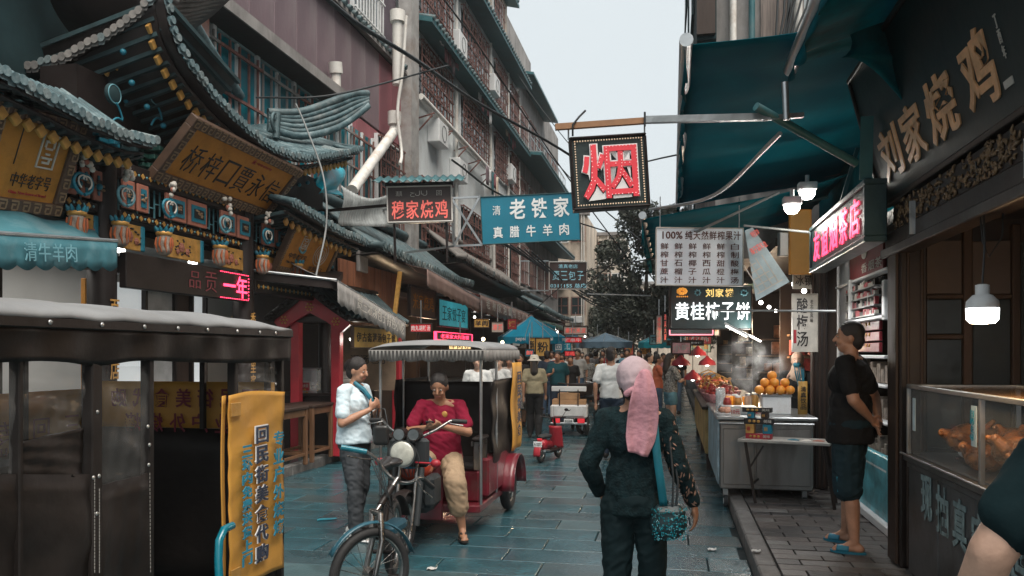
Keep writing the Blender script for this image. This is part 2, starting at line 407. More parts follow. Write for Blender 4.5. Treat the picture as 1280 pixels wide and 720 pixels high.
for (a, b) in ((10.2, 11.8), (12.6, 14.0), (14.6, 16.0)):
    grille_window(bA, -6.1, a, b, 8.35, 10.3, m_white, m_glass, nb=9, nh=3)
    grille_window(bA, -6.1, a, b, 10.9, 12.4, m_white, m_glass, nb=9, nh=3)
W_ = wmb(bA); W_.box(-6.05, -5.75, 17.2, 17.75, 3.2, 13.5); W_.build('pilaster', mat('grey_pilaster', (.33, .32, .31), rough=.85, dirt=((.2, .13, .09), .5, 1.5)), bA)
# rusty lattice of the middle storey
grille_window(bA, -5.99, 15.6, 17.0, 4.3, 6.1, m_rust, m_glass, wood=True, nb=5, nh=4)

bB = thing('white_plaster_building', 'tall white plastered apartment building with brown lattice window grilles and tiled ledges', 'building', (-6, 24, 0))
W_ = wmb(bB); W_.box(-11, -6.0, 17.75, 31, 3.2, 12.9); W_.build('wall', m_plaster, bB)
W_ = wmb(bB); W_.box(-11, -6.4, 17.75, 31, 12.9, 15.4); W_.build('attic', m_beige, bB)
for lv, (z0, z1) in enumerate(((4.3, 5.85), (7.75, 9.1), (9.75, 11.6))):
    for (a, b) in ((18.3, 21.0), (22.2, 25.4), (26.5, 28.4), (29.2, 30.6)):
        grille_window(bB, -6.0, a, b, z0, z1, m_rust, m_glass if lv else m_tealshade, wood=True, nb=9 if b-a > 2 else 6, nh=4, out=.14)
for (z, o_) in ((9.3, .55), (11.95, .6)): ledge(bB, -6.0, 17.8, 31, z, out=o_, th=.12, m=m_tealmetal)
ledge(bB, -6.4, 17.8, 31, 15.2, out=.5, th=.12)
for a in (18, 21, 24.5, 28): grille_window(bB, -6.4, a+.3, a+1.9, 13.2, 14.8, m_rust, m_glass, nb=6, nh=3)
for yy in (21.6, 25.9, 28.8, 30.9):
    W_ = wmb(bB); W_.tube([(-5.9, yy, 4), (-5.9, yy, 9.1)], .05, 8); W_.tube([(-5.9, yy, 9.6), (-5.9, yy, 11.9)], .05, 8); W_.build('drain_pipe', m_pipe, bB)
W_ = wmb(bB); W_.tube([(-5.75, 17.9, 7.62), (-5.75, 25, 7.5)], .075, 8); W_.tube([(-5.75, 25, 7.5), (-5.75, 25.6, 6.9), (-5.75, 25.7, 4)], .06, 8); W_.build('eaves_pipe', m_pipe, bB)
W_ = wmb(bB)
for k in range(5): W_.beam((-6, 18.5+k*1.6, 7.3), (-5.6, 18.5+k*1.6, 7.4), .03); W_.beam((-6, 18.5+k*1.6, 7.0), (-5.65, 18.5+k*1.6, 7.35), .03)
W_.build('pipe_brackets', m_rust, bB)

bC = thing('teal_eaved_building', 'grey apartment building with deep teal metal eaves beyond the white plastered one', 'building', (-6, 35, 0))
W_ = wmb(bC); W_.box(-11, -6.05, 31.02, 43, 3.2, 13.2); W_.build('wall', m_concrete, bC)
for z0 in (4.5, 7.2, 10.0):
    for a in (31.6, 33.6, 35.8, 38, 40.2): grille_window(bC, -6.05, a, a+1.4, z0, z0+1.5, m_rust, m_glass, nb=6, nh=3)
for (z, y0, y1, o_) in ((9.4, 31.1, 41, 1.0), (12.6, 31.1, 38, .7), (6.6, 33, 43, .9)): ledge(bC, -6.05, y0, y1, z, out=o_, th=.1, nm='eave', tiles=z < 10)
W_ = wmb(bC); W_.box(-10, -6.5, 31.5, 37, 13.2, 15.2); W_.build('roof_room', m_concrete, bC)
W_ = wmb(bC)
for k in range(14): W_.beam((-5.5, 31.3+k*.8, 9.6), (-5.5, 31.3+k*.8, 10.7), .03)
W_.beam((-5.5, 31.3, 10.7), (-5.5, 41.7, 10.7), .04); W_.beam((-5.5, 31.3, 10.2), (-5.5, 41.7, 10.2), .03); W_.build('railing', m_steel, bC)

def far_block(name, label, X0, X1, Y0, Y1, H, m, seed, nwx=3, nwz=3, cat='building'):
    b = thing(name, label, cat, ((X0+X1)/2, Y0, 0)); q = random.Random(seed)
    W_ = wmb(b); W_.box(X0, X1, Y0, Y1, 0, H); W_.build('wall', m, b)
    W_ = wmb(b); W_.box(X0-.15, X1+.15, Y0-.15, Y0+.3, H, H+.2); W_.build('parapet', m_concrete, b)
    for i in range(nwx):
        for j in range(nwz):
            cx = X0+(X1-X0)*(i+.5)/nwx; cz = 3.2+(H-3.2)*(j+.5)/nwz
            W_ = wmb(b); W_.box(cx-.35, cx+.35, Y0-.03, Y0+.04, cz-.45, cz+.45); wn = W_.build('window', m_glass, b)
            W_ = wmb(b)
            for k in (-.37, 0, .37): W_.box(cx+k-.025, cx+k+.025, Y0-.07, Y0-.031, cz-.48, cz+.48)
            for k in (-.48, 0, .48): W_.box(cx-.4, cx+.4, Y0-.09, Y0-.071, cz+k-.02, cz+k+.02)
            W_.build('frame', q.choice([m_white, m_rust]), wn)
            if q.random() < .6:
                W_ = wmb(b); W_.bbox(cx-.4, cx+.25, Y0-.35, Y0-.1, cz-.95, cz-.6, .02); W_.build('air_conditioner', m_white, b)
    for k in range(3):
        xx = q.uniform(X0, X1); W_ = wmb(b); W_.tube([(xx, Y0-.08, 3), (xx, Y0-.08, H)], .04, 6); W_.build('drain_pipe', m_pipe, b)
    return b
far_block('beige_building', 'beige low apartment block at the bend of the street left of the tree', -7.4, -4.6, 44, 52, 9.2, m_beige, 1)
far_block('cream_building', 'cream building with small windows directly left of the tree crown', -4.5, -2.9, 50, 58, 8.9, mat('cream_render', (.62, .56, .48), rough=.85, dirt=((.25, .2, .16), .4, 1)), 2, 2, 3)
far_block('end_building', 'pale block closing the street behind the tree', -3.0, 6.0, 64, 70, 7.0, m_beige, 5, 5, 2)

# ---------------------------------------------------------------- right: upper building seen end on
bR = thing('corner_building', 'pale building with drainpipes and a gridded white window above the teal awnings', 'building', (.4, 12, 0))
W_ = wmb(bR); W_.box(.62, 8, 12, 45, 3.0, 14); W_.build('wall', m_concrete, bR)
W_ = wmb(bR); W_.box(.35, .62, 11.7, 20, 6.1, 14); W_.build('balcony', m_tealshade, bR)
for k in range(12):
    W_ = wmb(bR); W_.box(.345, .60, 11.62, 11.70, 6.15+k*.6, 6.15+k*.6+.55); W_.build('balcony_slat', m_concrete if k % 3 else m_darkwood, bR)
for (x, m_, r_) in ((.86, m_pipe, .05), (1.12, m_tealmetal, .045), (1.75, m_pipe, .06)):
    W_ = wmb(bR); W_.tube([(x, 11.9, 4), (x, 11.9, 14)], r_, 8); W_.build('drain_pipe', m_, bR)
W_ = wmb(bR); W_.box(1.25, 1.62, 11.96, 12.01, 4, 14); W_.build('timber_strip', mat('grey_brown_boards', (.20, .16, .14), rough=.8, var=.5, scale=10, stretch=(4, 4, .2)), bR)
W_ = wmb(bR); W_.box(1.82, 2.5, 11.94, 11.99, 6.2, 8.8); wn = W_.build('window', mat('bright_window', (.6, .65, .66), rough=.3), bR)
W_ = wmb(bR)
for k in range(6): W_.box(1.82+k*.136-.012, 1.82+k*.136+.012, 11.9, 11.94, 6.2, 8.8)
for k in range(12): W_.box(1.8, 2.52, 11.885, 11.9, 6.2+k*.236-.01, 6.2+k*.236+.01)
W_.build('grille', m_concrete, wn)
W_ = wmb(bR); W_.box(2.55, 3.1, 11.93, 12.0, 4, 14); W_.build('ochre_strip', mat('ochre_wall', (.45, .24, .11), rough=.8), bR)
for k in range(8):
    W_ = wmb(bR); a = PY(968+k*2.5, 75-k*2, 11.7); b = PY(975+k*7, -60, 11.7); W_.tube([a, (a+b)/2+V((.05*sin(k), 0, -.1)), b], .016, 5); W_.build('cable', m_cable, bR)
for z0 in (4.4, 7, 9.6):
    for a in (13, 16, 19, 22, 26, 30):
        W_ = wmb(bR); W_.box(.56 if a > 20 else .30, .60 if a > 20 else .34, a, a+1.4, z0, z0+1.4); W_.build('window', m_glass, bR)

# ---------------------------------------------------------------- trees at the end of the street
m_leaf = [mat('foliage_%d' % i if False else n, c, rough=.6, var=.35, scale=2, bump=0) for i, (n, c) in enumerate((('foliage_dark', (.055, .068, .055)), ('foliage_mid', (.095, .11, .085)), ('foliage_pale', (.16, .17, .14))))]
m_bark = mat('bark', (.07, .055, .045), rough=.9, bump=.5, scale=8)
def tree(label, base, H, crown, seed, nleaf=9000):
    q = random.Random(seed); t = thing('tree', label, 'tree', base); b = V(base)
    tr = MB(); tr.tube([(0, 0, 0), (.05, .05, H*.25), (-.05, 0, H*.45), (.05, 0, H*.8)], [.2, .16, .12, .03], 10)
    ends = []
    for k in range(9):
        a = q.uniform(0, 2*pi); z = H*q.uniform(.28, .6); e = V((cos(a)*crown*.7, sin(a)*crown*.7, z+H*q.uniform(.1, .35)))
        tr.tube([(0, 0, z), (e.x*.5, e.y*.5, z+(e.z-z)*.35), e[:]], [.08, .05, .015], 6); ends.append(e)
    tr.build('trunk', m_bark, t)
    cl = []
    for k in range(46):
        a = q.uniform(0, 2*pi); rr = crown*math.sqrt(q.random()); z = H*q.uniform(.32, 1.0)
        w_ = 1-abs(z/H-.6)*1.1; cl.append((V((cos(a)*rr*w_, sin(a)*rr*w_, z)), q.uniform(.3, .62)))
    mbs = [MB() for _ in m_leaf]
    for i in range(nleaf):
        c, rad = q.choice(cl); p = V([q.gauss(0, 1) for _ in range(3)]).normalized()*rad*q.uniform(.5, 1.1)*V((1, 1, .7)).length/1.5 + c
        s_ = q.uniform(.06, .13); n = V([q.gauss(0, 1) for _ in range(3)]).normalized(); a = n.orthogonal().normalized(); bb = n.cross(a)
        th = q.uniform(0, 2*pi); a, bb = a*cos(th)+bb*sin(th), bb*cos(th)-a*sin(th)
        k = q.choices((0, 1, 2), (3, 4, 2))[0]
        mbs[k].add([p-a*s_, p+bb*s_*.45, p+a*s_, p-bb*s_*.45], [(0, 1, 2, 3)])
    for k, mb in enumerate(mbs):
        o = mb.build('crown', m_leaf[k], t); o['kind'] = 'stuff'
tree('leafy grey green tree rising above the market at the end of the street', PD(795, 440, 34)[:2]+(0,) if False else tuple(PD(808, 440, 34)[:2])+(0,), 7.6, 2.7, 4, 20000)
tree('second tree half hidden behind the hanging juice menu', tuple(PD(850, 440, 41)[:2])+(0,), 7.3, 2.6, 9, 12000)
tree('third tree lower and farther left beneath the cables', tuple(PD(764, 440, 45)[:2])+(0,), 5.0, 1.9, 12, 9000)

# air conditioners, curtains and washing on the plastered building
q = random.Random(31)
for (yy, zz) in ((21.6, 6.4), (25.9, 6.6), (21.55, 9.9), (28.8, 7.9), (25.95, 10.2), (19.6, 6.9)):
    W_ = wmb(bB); W_.bbox(-6.0, -5.68, yy-.42, yy+.42, zz, zz+.58, .02); ac = W_.build('air_conditioner', m_white, bB)
    W_ = wmb(bB); [W_.tube([(-5.675, yy+.02+.2*cos(a), zz+.29+.2*sin(a)), (-5.675, yy+.02+.2*cos(a+.5), zz+.29+.2*sin(a+.5))], .008, 4) for a in [k*.5 for k in range(13)]]; W_.build('fan_ring', m_cable, ac)
for i, (yy, zz) in enumerate(((19, 9.7), (23, 9.6), (27, 9.6), (24, 7.4))):
    for j in range(5):
        W_ = wmb(bB); y0 = yy+j*.38; h_ = q.uniform(.4, .8); W_.sheet(lambda u, v: (-5.62+.02*sin(u*8+j), y0+.3*u, zz-h_*v), 4, 4, .01)
        W_.build('hanging_laundry', q.choice([m_white, m_red, m_tealmetal, m_beige, m_purple]), bB)
    W_ = wmb(bB); W_.tube([(-5.62, yy-.2, zz), (-5.62, yy+2.2, zz)], .012, 5); W_.build('laundry_pole', m_steel, bB)
# ---------------------------------------------------------------- left: carved wooden shopfront with plaques
m_ochre = mat('ochre_plaque', (.46, .20, .035), rough=.6, var=.25, scale=2, spec=.2, dirt=((.14, .07, .02), .4, 2))
m_brownf = mat('brown_carved_frame', (.075, .042, .026), rough=.5, var=.3, scale=6)
m_keyline = mat('key_pattern_gold', (.23, .15, .085), rough=.5)
m_ink = mat('black_ink', (.012, .010, .010), rough=.5, bump=0)
m_blue = mat('painted_blue', (.008, .14, .20), rough=.5, var=.3, scale=8)
m_bluelt = mat('painted_pale_blue', (.12, .30, .35), rough=.5, var=.3, scale=8)
m_gold = mat('gilded_paint', (.50, .27, .07), rough=.4, metal=.3, var=.3, scale=9)
m_salmon = mat('salmon_paint', (.32, .12, .08), rough=.6)
m_cream = mat('cream_paint', (.50, .47, .42), rough=.6)
m_redp = mat('red_paint', (.34, .018, .03), rough=.45, var=.2)
m_led = mat('red_led', (.95, .04, .10), rough=.4, bump=0, var=.02, emit=2.2)
m_leddim = mat('dim_red_led', (.5, .03, .06), rough=.4, bump=0, emit=.5)
m_lamp = mat('lit_lamp', (1, .97, .9), rough=.4, bump=0, var=.01, emit=7)
m_panelglow = mat('glowing_panel', (.70, .74, .75), rough=.5, bump=0, var=.03, emit=.22)  # faint glow added to pale panels and shelf backs so interiors look lit
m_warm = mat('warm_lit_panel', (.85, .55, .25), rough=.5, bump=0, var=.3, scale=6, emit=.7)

def resample(pts, n):
    pts = [V(p) for p in pts]; P_ = [pts[0]*2-pts[1]]+pts+[pts[-1]*2-pts[-2]]; dense = []
    for i in range(1, len(P_)-2):
        for k in range(20):
            t = k/20; a, b, c, d = P_[i-1:i+3]
            dense.append(.5*((2*b)+(c-a)*t+(2*a-5*b+4*c-d)*t*t+(3*b-a-3*c+d)*t**3))
    dense.append(pts[-1]); L_ = [0]
    for i in range(1, len(dense)): L_.append(L_[-1]+(dense[i]-dense[i-1]).length)
    out = []; j = 0
    for k in range(n+1):
        s_ = L_[-1]*k/n
        while j < len(L_)-2 and L_[j+1] < s_: j += 1
        f = (s_-L_[j])/max(1e-6, L_[j+1]-L_[j]); out.append(dense[j].lerp(dense[j+1], f))
    return out, L_[-1]

def key_border(mb, F, W, H, b, y):
    # square meanders running round the frame
    n = max(1, round((W-b)/b)); nz = max(1, round((H-b)/b)); t = b*.07
    def cell(cx, cz):
        s_ = b*.36
        for (x0, x1, z0, z1) in ((-s_, s_, s_-t, s_+t), (s_-t, s_+t, -s_, s_-t), (-s_*.5, s_-t, -s_-t, -s_+t), (-s_*.5-t, -s_*.5+t, -s_+t, s_*.4), (-s_*.5+t, s_*.4, s_*.4-2*t, s_*.4)):
            mb.box(cx+x0, cx+x1, y-.004, y, cz+z0, cz+z1, M=F)
    for i in range(n):
        x = b/2+(W-b)*i/max(1, n-1); cell(x, b/2); cell(x, H-b/2)
    for j in range(1, nz-1):
        z = b/2+(H-b)*j/max(1, nz-1); cell(b/2, z); cell(W-b/2, z)

def board(name, label, cat, BL, BR, TL, th, mface, mframe, fb=.05, group=None, key=False, raise_=.02):
    F, W, H = quadframe(BL, BR, TL); O = V(BL); t = thing(name, label, cat, O, 0, group)
    F = MX.Translation(-O) @ F
    MB().box(fb*.8, W-fb*.8, 0, th, fb*.8, H-fb*.8, M=F).build('panel', mface, t)
    f = MB()
    f.bbox(0, W, -raise_, th+.01, 0, fb, .006, M=F); f.bbox(0, W, -raise_, th+.01, H-fb, H, .006, M=F)
    f.bbox(0, fb, -raise_+.002, th+.008, fb, H-fb, .006, M=F); f.bbox(W-fb, W, -raise_+.002, th+.008, fb, H-fb, .006, M=F)
    fo = f.build('frame', mframe, t)
    if key: k = MB(); key_border(k, F, W, H, fb, -raise_); k.build('key_pattern', m_keyline, fo)
    return t, F, W, H

def eave(root, pts, inward, n, depth=.9, rise=.55, tr=.055, ml=None, nm='eave_tile', rafters=True, soffit=True, dropback=.1, rows=True, ends=m_gold):
    """a tiled eave along pts; inward = direction from the edge to the wall"""
    P_, L_ = resample(pts, n); inw = V(inward).normalized(); R0 = V(root.location)
    key = ('tile', tr, (ml or m_tile).name)
    if key not in TC:
        mb = MB(); mb.tube([(0, -.03, 0), (0, .24, .05)], [tr, tr*.9], 10); mb.tube([(0, -.045, -.0), (0, -.03, 0)], [tr*1.08, tr*1.08], 10)
        mb.add([(-tr*1.5, -.02, -tr*.4), (tr*1.5-tr*.6, -.02, -tr*.4), (tr*.5, -.025, -tr*1.7), (-tr*1.1, -.025, -tr*1.7)], [(0, 1, 2, 3)])
        TC[key] = mb.mesh(nm, ml or m_tile)
    rz = math.atan2(inw.y, inw.x)-pi/2
    alt = key+('pale',)
    if alt not in TC: TC[alt] = TC[key].copy(); TC[alt].materials[0] = mat('chipped_pale_tile', (.20, .24, .24), rough=.7, var=.5, scale=7, bump=.4, dirt=((.06, .09, .10), .6, 6))
    jr = random.Random(int(P_[0].y*100)+n)
    for i, p in enumerate(P_): link(nm, TC[alt if jr.random() < .28 else key], root, p-R0+V((0, 0, jr.uniform(-.012, .012))), (jr.uniform(-.12, .12), jr.uniform(-.08, .08), rz+jr.uniform(-.12, .12)))
    if rows:
        T_ = wmb(root)
        for p in P_:
            T_.tube([p+inw*.2+V((0, 0, .04)), p+inw*depth*.5+V((0, 0, rise*.4)), p+inw*depth+V((0, 0, rise))], tr*.85, 6)
        o = T_.build('tile_rows', ml or m_tile, root); o['kind'] = 'stuff'
    S_ = wmb(root); S_.sheet(lambda u, v: P_[int(round(u*n))]+inw*depth*v+V((0, 0, rise*v-.05)), n, 3, .03); S_.build('roof_deck', m_black, root)
    if soffit:
        S_ = wmb(root); S_.sheet(lambda u, v: P_[int(round(u*n))]+inw*(.1+(depth-.1)*v)+V((0, 0, -.1-dropback*v)), n, 3, .02); S_.build('soffit', m_black, root)
    if soffit and rafters:
        W_ = wmb(root); K_, _ = resample(pts, int(L_/.13))
        for p in K_: W_.beam(p+inw*.12+V((0, 0, -.125)), p+inw*depth+V((0, 0, -.135-dropback)), .045, .04)
        o = W_.build('rafters', mat('blue_black_rafters', (.02, .045, .05), rough=.6, var=.5, scale=5), root); o['kind'] = 'stuff'
    if rafters:
        m2 = max(3, int(n*.62)); Q_, _ = resample(pts, m2)
        k2 = ('rafter', ends.name)
        if k2 not in TC:
            TC[k2] = (MB().bbox(-.04, .04, 0, .035, -.04, .04, .005, M=MX.Rotation(pi/4, 4, 'Y')).mesh('rafter_end', ends), MB().ell((0, 0, 0), (.030, .030, .030), 12, 8).mesh('beam_end', m_blue))
        for i in range(1, m2):
            p = Q_[i]
            link('rafter_end', TC[k2][0], root, p+inw*.16+V((0, 0, -.20))-R0, (0, 0, rz))
            if i % 2: link('beam_end', TC[k2][1], root, p+inw*.46+V((0, 0, -.40))-R0, (0, 0, rz))
    return P_

tf = thing('carved_shopfront', 'ornate dark wooden shopfront with upturned tiled eaves and blue painted brackets', 'shopfront', (-5.2, 7.7, 0))
m_dteal = mat('verdigris_tile', (.06, .115, .13), rough=.6, var=.55, scale=5, bump=.4, dirt=((.24, .27, .27), .4, 5))
e1 = [PX(205, -14, -4.6), PX(217, 42, -4.6), PX(243, 88, -4.6), PX(280, 132, -4.6), PX(318, 168, -4.6), PX(345, 186, -4.6), PX(385, 196, -4.6), PX(450, 186, -4.6)]
eave(tf, e1, (-1, 0, 0), 60, tr=.036, depth=1.3, rise=.45, ml=m_dteal, dropback=.3)
Yc = e1[0].y
e2 = [e1[0], PY(160, 28, Yc), PY(115, 55, Yc), PY(75, 74, Yc), PY(35, 84, Yc), PY(-20, 88, Yc)]
eave(tf, e2, (0, 1, 0), 28, tr=.038, depth=1.3, rise=.6, ml=m_tile2, dropback=.3)
e3 = [PX(-8, 86, -4.6), PX(60, 121, -4.6), PX(120, 153, -4.6), PX(168, 172, -4.6), PX(192, 176, -4.6)]
eave(tf, e3, (-1, 0, 0), 24, tr=.037, depth=.9, rise=.5, ml=m_dteal)
e4 = [PX(366, 252, -4.6), PX(392, 268, -4.6), PX(420, 285, -4.6), PX(456, 302, -4.6)]
eave(tf, e4, (-1, 0, 0), 24, tr=.043, depth=.8, rise=.3, ml=m_dteal)
# stacked ridge sweeping up to the far corner, and the hip ridge of the near corner
for k in range(6):
    W_ = wmb(tf); pts = [PX(335, 160-k*4, -5.4)+V((0, 0, 0)), PX(375, 170-k*6, -5.1), PX(415, 162-k*7, -4.8), PX(440, 148-k*6, -4.65), PX(460, 132-k*3, -4.5)]
    P_, _ = resample(pts, 16); W_.tube(P_, [.055 if k in (0, 5) else .04]*17, 8); W_.build('ridge_course', m_tile if k % 2 else m_dteal, tf)
W_ = wmb(tf); P_, _ = resample([PX(300, 120, -5.9), PX(262, 62, -5.6), PX(230, 10, -5.1), e1[0]+V((0, 0, .1))], 14); W_.tube(P_, .07, 8); W_.build('hip_ridge', m_dteal, tf)
# ridge beast scrolls in silhouette
for (px, py) in ((345, 150), (372, 148), (398, 150)):
    c = PX(px, py, -5.3); W_ = wmb(tf)
    for s_ in (-1, 1):
        pts = [c+V((0, s_*(.02+.05*a)*cos(a*1.6), (.03+.05*a)*sin(a*1.6))) for a in [k*.35 for k in range(9)]]; W_.tube(pts, .022, 6)
    W_.tube([c-V((0, 0, .25)), c+V((0, .03, .1))], .05, 6); W_.build('ridge_beast', m_tile, tf)
# columns and beams
for k, yy in enumerate((4.1, 6.55, 9.05, 11.5)):
    W_ = wmb(tf); W_.lathe([(.155, .12), (.155, .2), (.13, .24), (.125, 3.55)], (-5.2, yy, 0), 20); col_ = W_.build('column', m_black, tf)
    W_ = wmb(tf); F = MX.Translation(-V(tf.location)) @ frame((-5.07, yy-.06, 0), (0, 1, 0), (0, 0, 1))
    mb = MB(); column_text(mb, F, '百年老店傳承' if k % 2 else '香飄萬里客來', 0, .12, 1.0, 2.15, bold=.01); mb.build('gilded_characters', m_gold, col_)
for (z0, z1, x) in ((2.40, 2.56, 0), (2.92, 3.0, 0), (3.30, 3.46, .02)):
    W_ = wmb(tf)
    for (a, b) in ((4.25, 6.40), (6.70, 8.90), (9.20, 11.35)): W_.bbox(-5.3, -5.12+x, a, b, z0, z1, .01)
    W_.build('cross_beam', m_black, tf)
W_ = wmb(tf); W_.box(-5.75, -5.36, 6.42, 11.7, 3.47, 4.3); W_.box(-5.75, -5.37, 4.0, 11.7, 3.0, 3.75); W_.each('upper_boarding', m_black, tf)
# round painted boss roundels under the gable
for (px, py) in ((137, 118), (188, 120)):
    c = PX(px, py, -5.15); W_ = wmb(tf)
    W_.ell(c+V((.03, 0, 0)), (.04, .10, .10), 20, 10); b_ = W_.build('roundel', m_tealshade, tf)
    W_ = wmb(tf); W_.tube([c+V((.055, .085*cos(a), .085*sin(a))) for a in [k*pi/10 for k in range(21)]], .006, 5); W_.build('rim', m_bluelt, b_)
    W_ = wmb(tf)
    W_.tube([c+V((.06, .01+.09*sin(a*1.1), -.11-.05*a+.03*cos(a*2.2))) for a in [k*.35 for k in range(12)]], .011, 5); W_.build('scroll', m_blue, b_)
# lotus posts, scroll brackets, painted panels
def scroll(root, c, s_, m1, m2):
    W_ = wmb(root)
    for sg in (-1, 1):
        W_.tube([c+V((0, sg*s_*(.06+.085*a)*cos(a+.3), s_*(.05+.075*a)*sin(a+.3)*.9-.0)) for a in [k*.36 for k in range(13)]], .016*s_/.5+.004, 6)
    b = W_.build('cloud_scroll', m1, root)
    W_ = wmb(root)
    for sg in (-1, 1):
        W_.tube([c+V((.02, sg*s_*(.04+.06*a)*cos(a+.3), s_*(.03+.055*a)*sin(a+.3)*.9)) for a in [k*.36 for k in range(12)]], .008*s_/.5+.002, 5)
    W_.build('outline', m2, b)
    q = random.Random(int(c.y*100)); W_ = wmb(root)
    for k in range(8): W_.ell(c+V((q.uniform(0, .04), q.uniform(-.09, .09)*s_*2, s_*.45+q.uniform(-.06, .10))), .022+.012*q.random(), 6, 4)
    W_.build('carved_flowers', m2, b)
    W_ = wmb(root); W_.ell(c+V((.03, 0, s_*.44)), (.02, .03, .03), 8, 6); W_.build('bud', m_salmon, b)
posts = [(96, 3), (150, 0), (205, 0), (275, 0), (328, 1), (372, 2)]
lot = []
for i, (px, _) in enumerate(posts):
    k = -SA+CA*(px-640)/1000; d = -5.02/k; yy = PD(px, 440, d).y; lot.append(yy)
    c = V((-5.02, yy, 0))
    W_ = wmb(tf); W_.lathe([(.03, 2.62), (.06, 2.64), (.075, 2.68), (.072, 2.79), (.065, 2.82)], c, 12); p_ = W_.build('lotus_post', mat('aged_white_paint', (.26, .21, .17), rough=.6, var=.5, scale=16), tf)
    W_ = wmb(tf); W_.lathe([(.07, 2.82), (.08, 2.83), (.08, 2.855), (.07, 2.86)], c, 12); W_.build('gold_band', m_gold, p_)
    W_ = wmb(tf)
    for j in range(9): a = 2*pi*j/9; W_.tube([c+V((.062*cos(a), .062*sin(a), 2.86)), c+V((.078*cos(a), .078*sin(a), 2.885)), c+V((.088*cos(a), .088*sin(a), 2.91))], [.020, .018, .005], 6)
    W_.build('blue_petals', m_blue, p_)
    W_ = wmb(tf)
    for j in range(9):
        a = 2*pi*j/9
        W_.tube([c+V((.078*cos(a), .078*sin(a), 2.80)), c+V((.082*cos(a-.16), .082*sin(a-.16), 2.73)), c+V((.066*cos(a+.12), .066*sin(a+.12), 2.65))], [.008, .013, .004], 5)
    W_.build('red_petals', mat('orange_red_paint', (.40, .10, .03), rough=.6), p_)
    scroll(tf, c+V((.08, -.02, 3.12)), .36, m_bluelt if i % 2 else m_blue, m_cream)
def painted_panel(y0, y1, z0, z1, X=-5.09, rose=False):
    W_ = wmb(tf); W_.bbox(X-.03, X, y0, y1, z0, z1, .006); p_ = W_.build('painted_panel', m_gold if rose else m_salmon, tf)
    t = .045
    if rose:
        W_ = wmb(tf)
        for (a, b, c, d) in ((y0-.03, y0+.03, z0, z1), (y1-.03, y1+.03, z0, z1)): W_.bbox(X-.02, X+.012, a, b, c, d, .01)
        W_.each('blue_border', m_blue, p_); q = random.Random(int(y0*9))
        W_ = wmb(tf)
        for (dy, dz, rr) in ((-.04, 0, .05), (.06, -.035, .035), (-.11, -.05, .03)):
            for k in range(6): a = k*pi/3; W_.ell((X+.008, (y0+y1)/2+dy+rr*.6*cos(a), (z0+z1)/2+dz+rr*.6*sin(a)), (.006, rr*.5, rr*.5), 8, 5)
            W_.ell((X+.012, (y0+y1)/2+dy, (z0+z1)/2+dz), (.008, rr*.5, rr*.5), 8, 5)
        W_.build('rose', m_salmon, p_)
        W_ = wmb(tf)
        for k in range(14): a = q.uniform(0, 6.28); rr = q.uniform(.07, .13); W_.ell((X+.004, (y0+y1)/2+rr*1.3*cos(a), (z0+z1)/2+rr*.7*sin(a)), (.004, .02, .010), 6, 4)
        W_.build('leaf', m_ink, p_)
    else:
        W_ = wmb(tf); W_.box(X+.001, X+.010, y0+t, y1-t, z0+t, z1-t); W_.build('blue_field', m_blue, p_)
        W_ = wmb(tf); W_.box(X+.0105, X+.016, y0+t*1.9, y1-t*1.9, z0+t*1.9, z1-t*1.9); W_.build('dark_centre', m_ink, p_)
        q = random.Random(int(y0*7)); W_ = wmb(tf)
        for k in range(7): W_.ell((X+.017, q.uniform(y0+.12, y1-.12), q.uniform(z0+.10, z1-.10)), (.004, .028, .012), 6, 4)
        W_.build('motif', m_keyline, p_)
for i in range(len(lot)-1):
    a, b = lot[i], lot[i+1]; mid = (a+b)/2
    painted_panel(a+.14, mid-.02, 3.02, 3.29); painted_panel(mid+.02, b-.14, 3.02, 3.29)
    painted_panel(a+.17, b-.17, 2.64, 2.89, X=-5.14, rose=True)
for i in range(3):
    painted_panel(4.5+.55*i, 5.0+.55*i, 3.02, 3.29)
# bracket sets under the eaves, painted bands and fretwork
def bracket_mesh(m):
    mb = MB()
    for k, (w_, d_) in enumerate(((.05, .05), (.09, .10), (.14, .16), (.18, .22))):
        z = .085*k; mb.bbox(-.035, d_, -.03, .03, z, z+.05, .006); mb.bbox(d_*.4-.03, d_*.4+.03, -w_, w_, z+.002, z+.046, .006)
        for sg in (-1, 1): mb.bbox(d_*.4-.035, d_*.4+.035, sg*w_-.028, sg*w_+.028, z+.05, z+.08, .006)
    return mb.mesh('eave_bracket', m)
bms = [bracket_mesh(m_blue), bracket_mesh(m_tealshade), bracket_mesh(mat('green_paint', (.02, .09, .07), rough=.6))]
for k in range(17): link('eave_bracket', bms[k % 3], tf, V((-5.36, 6.75+.30*k, 3.46))-V(tf.location))
for k in range(7): link('eave_bracket', bms[k % 3], tf, V((-5.30, 4.4+.30*k, 3.10+.36))-V(tf.location))
for (x, z0) in ((-5.115, 2.45), (-5.115, 2.93), (-5.095, 3.34)):
    W_ = wmb(tf); W2 = wmb(tf); yy = 4.35
    while yy < 11.3:
        if all(abs(yy-c_) > .2 for c_ in (4.1, 6.55, 9.05, 11.5)):
            W_.prism([(0, 0)]*0+[(0, .0), (.03, .03), (0, .06), (-.03, .03)], 0, .006, M=MX.Translation((x, yy, z0)) @ MX.Rotation(-pi/2, 4, 'Z')); W2.ell((x+.004, yy+.06, z0+.03), (.005, .014, .014), 6, 4)
        yy += .12
    o = W_.build('painted_diamonds', m_gold, tf); o['kind'] = 'stuff'; o = W2.build('painted_dots', m_bluelt, tf); o['kind'] = 'stuff'
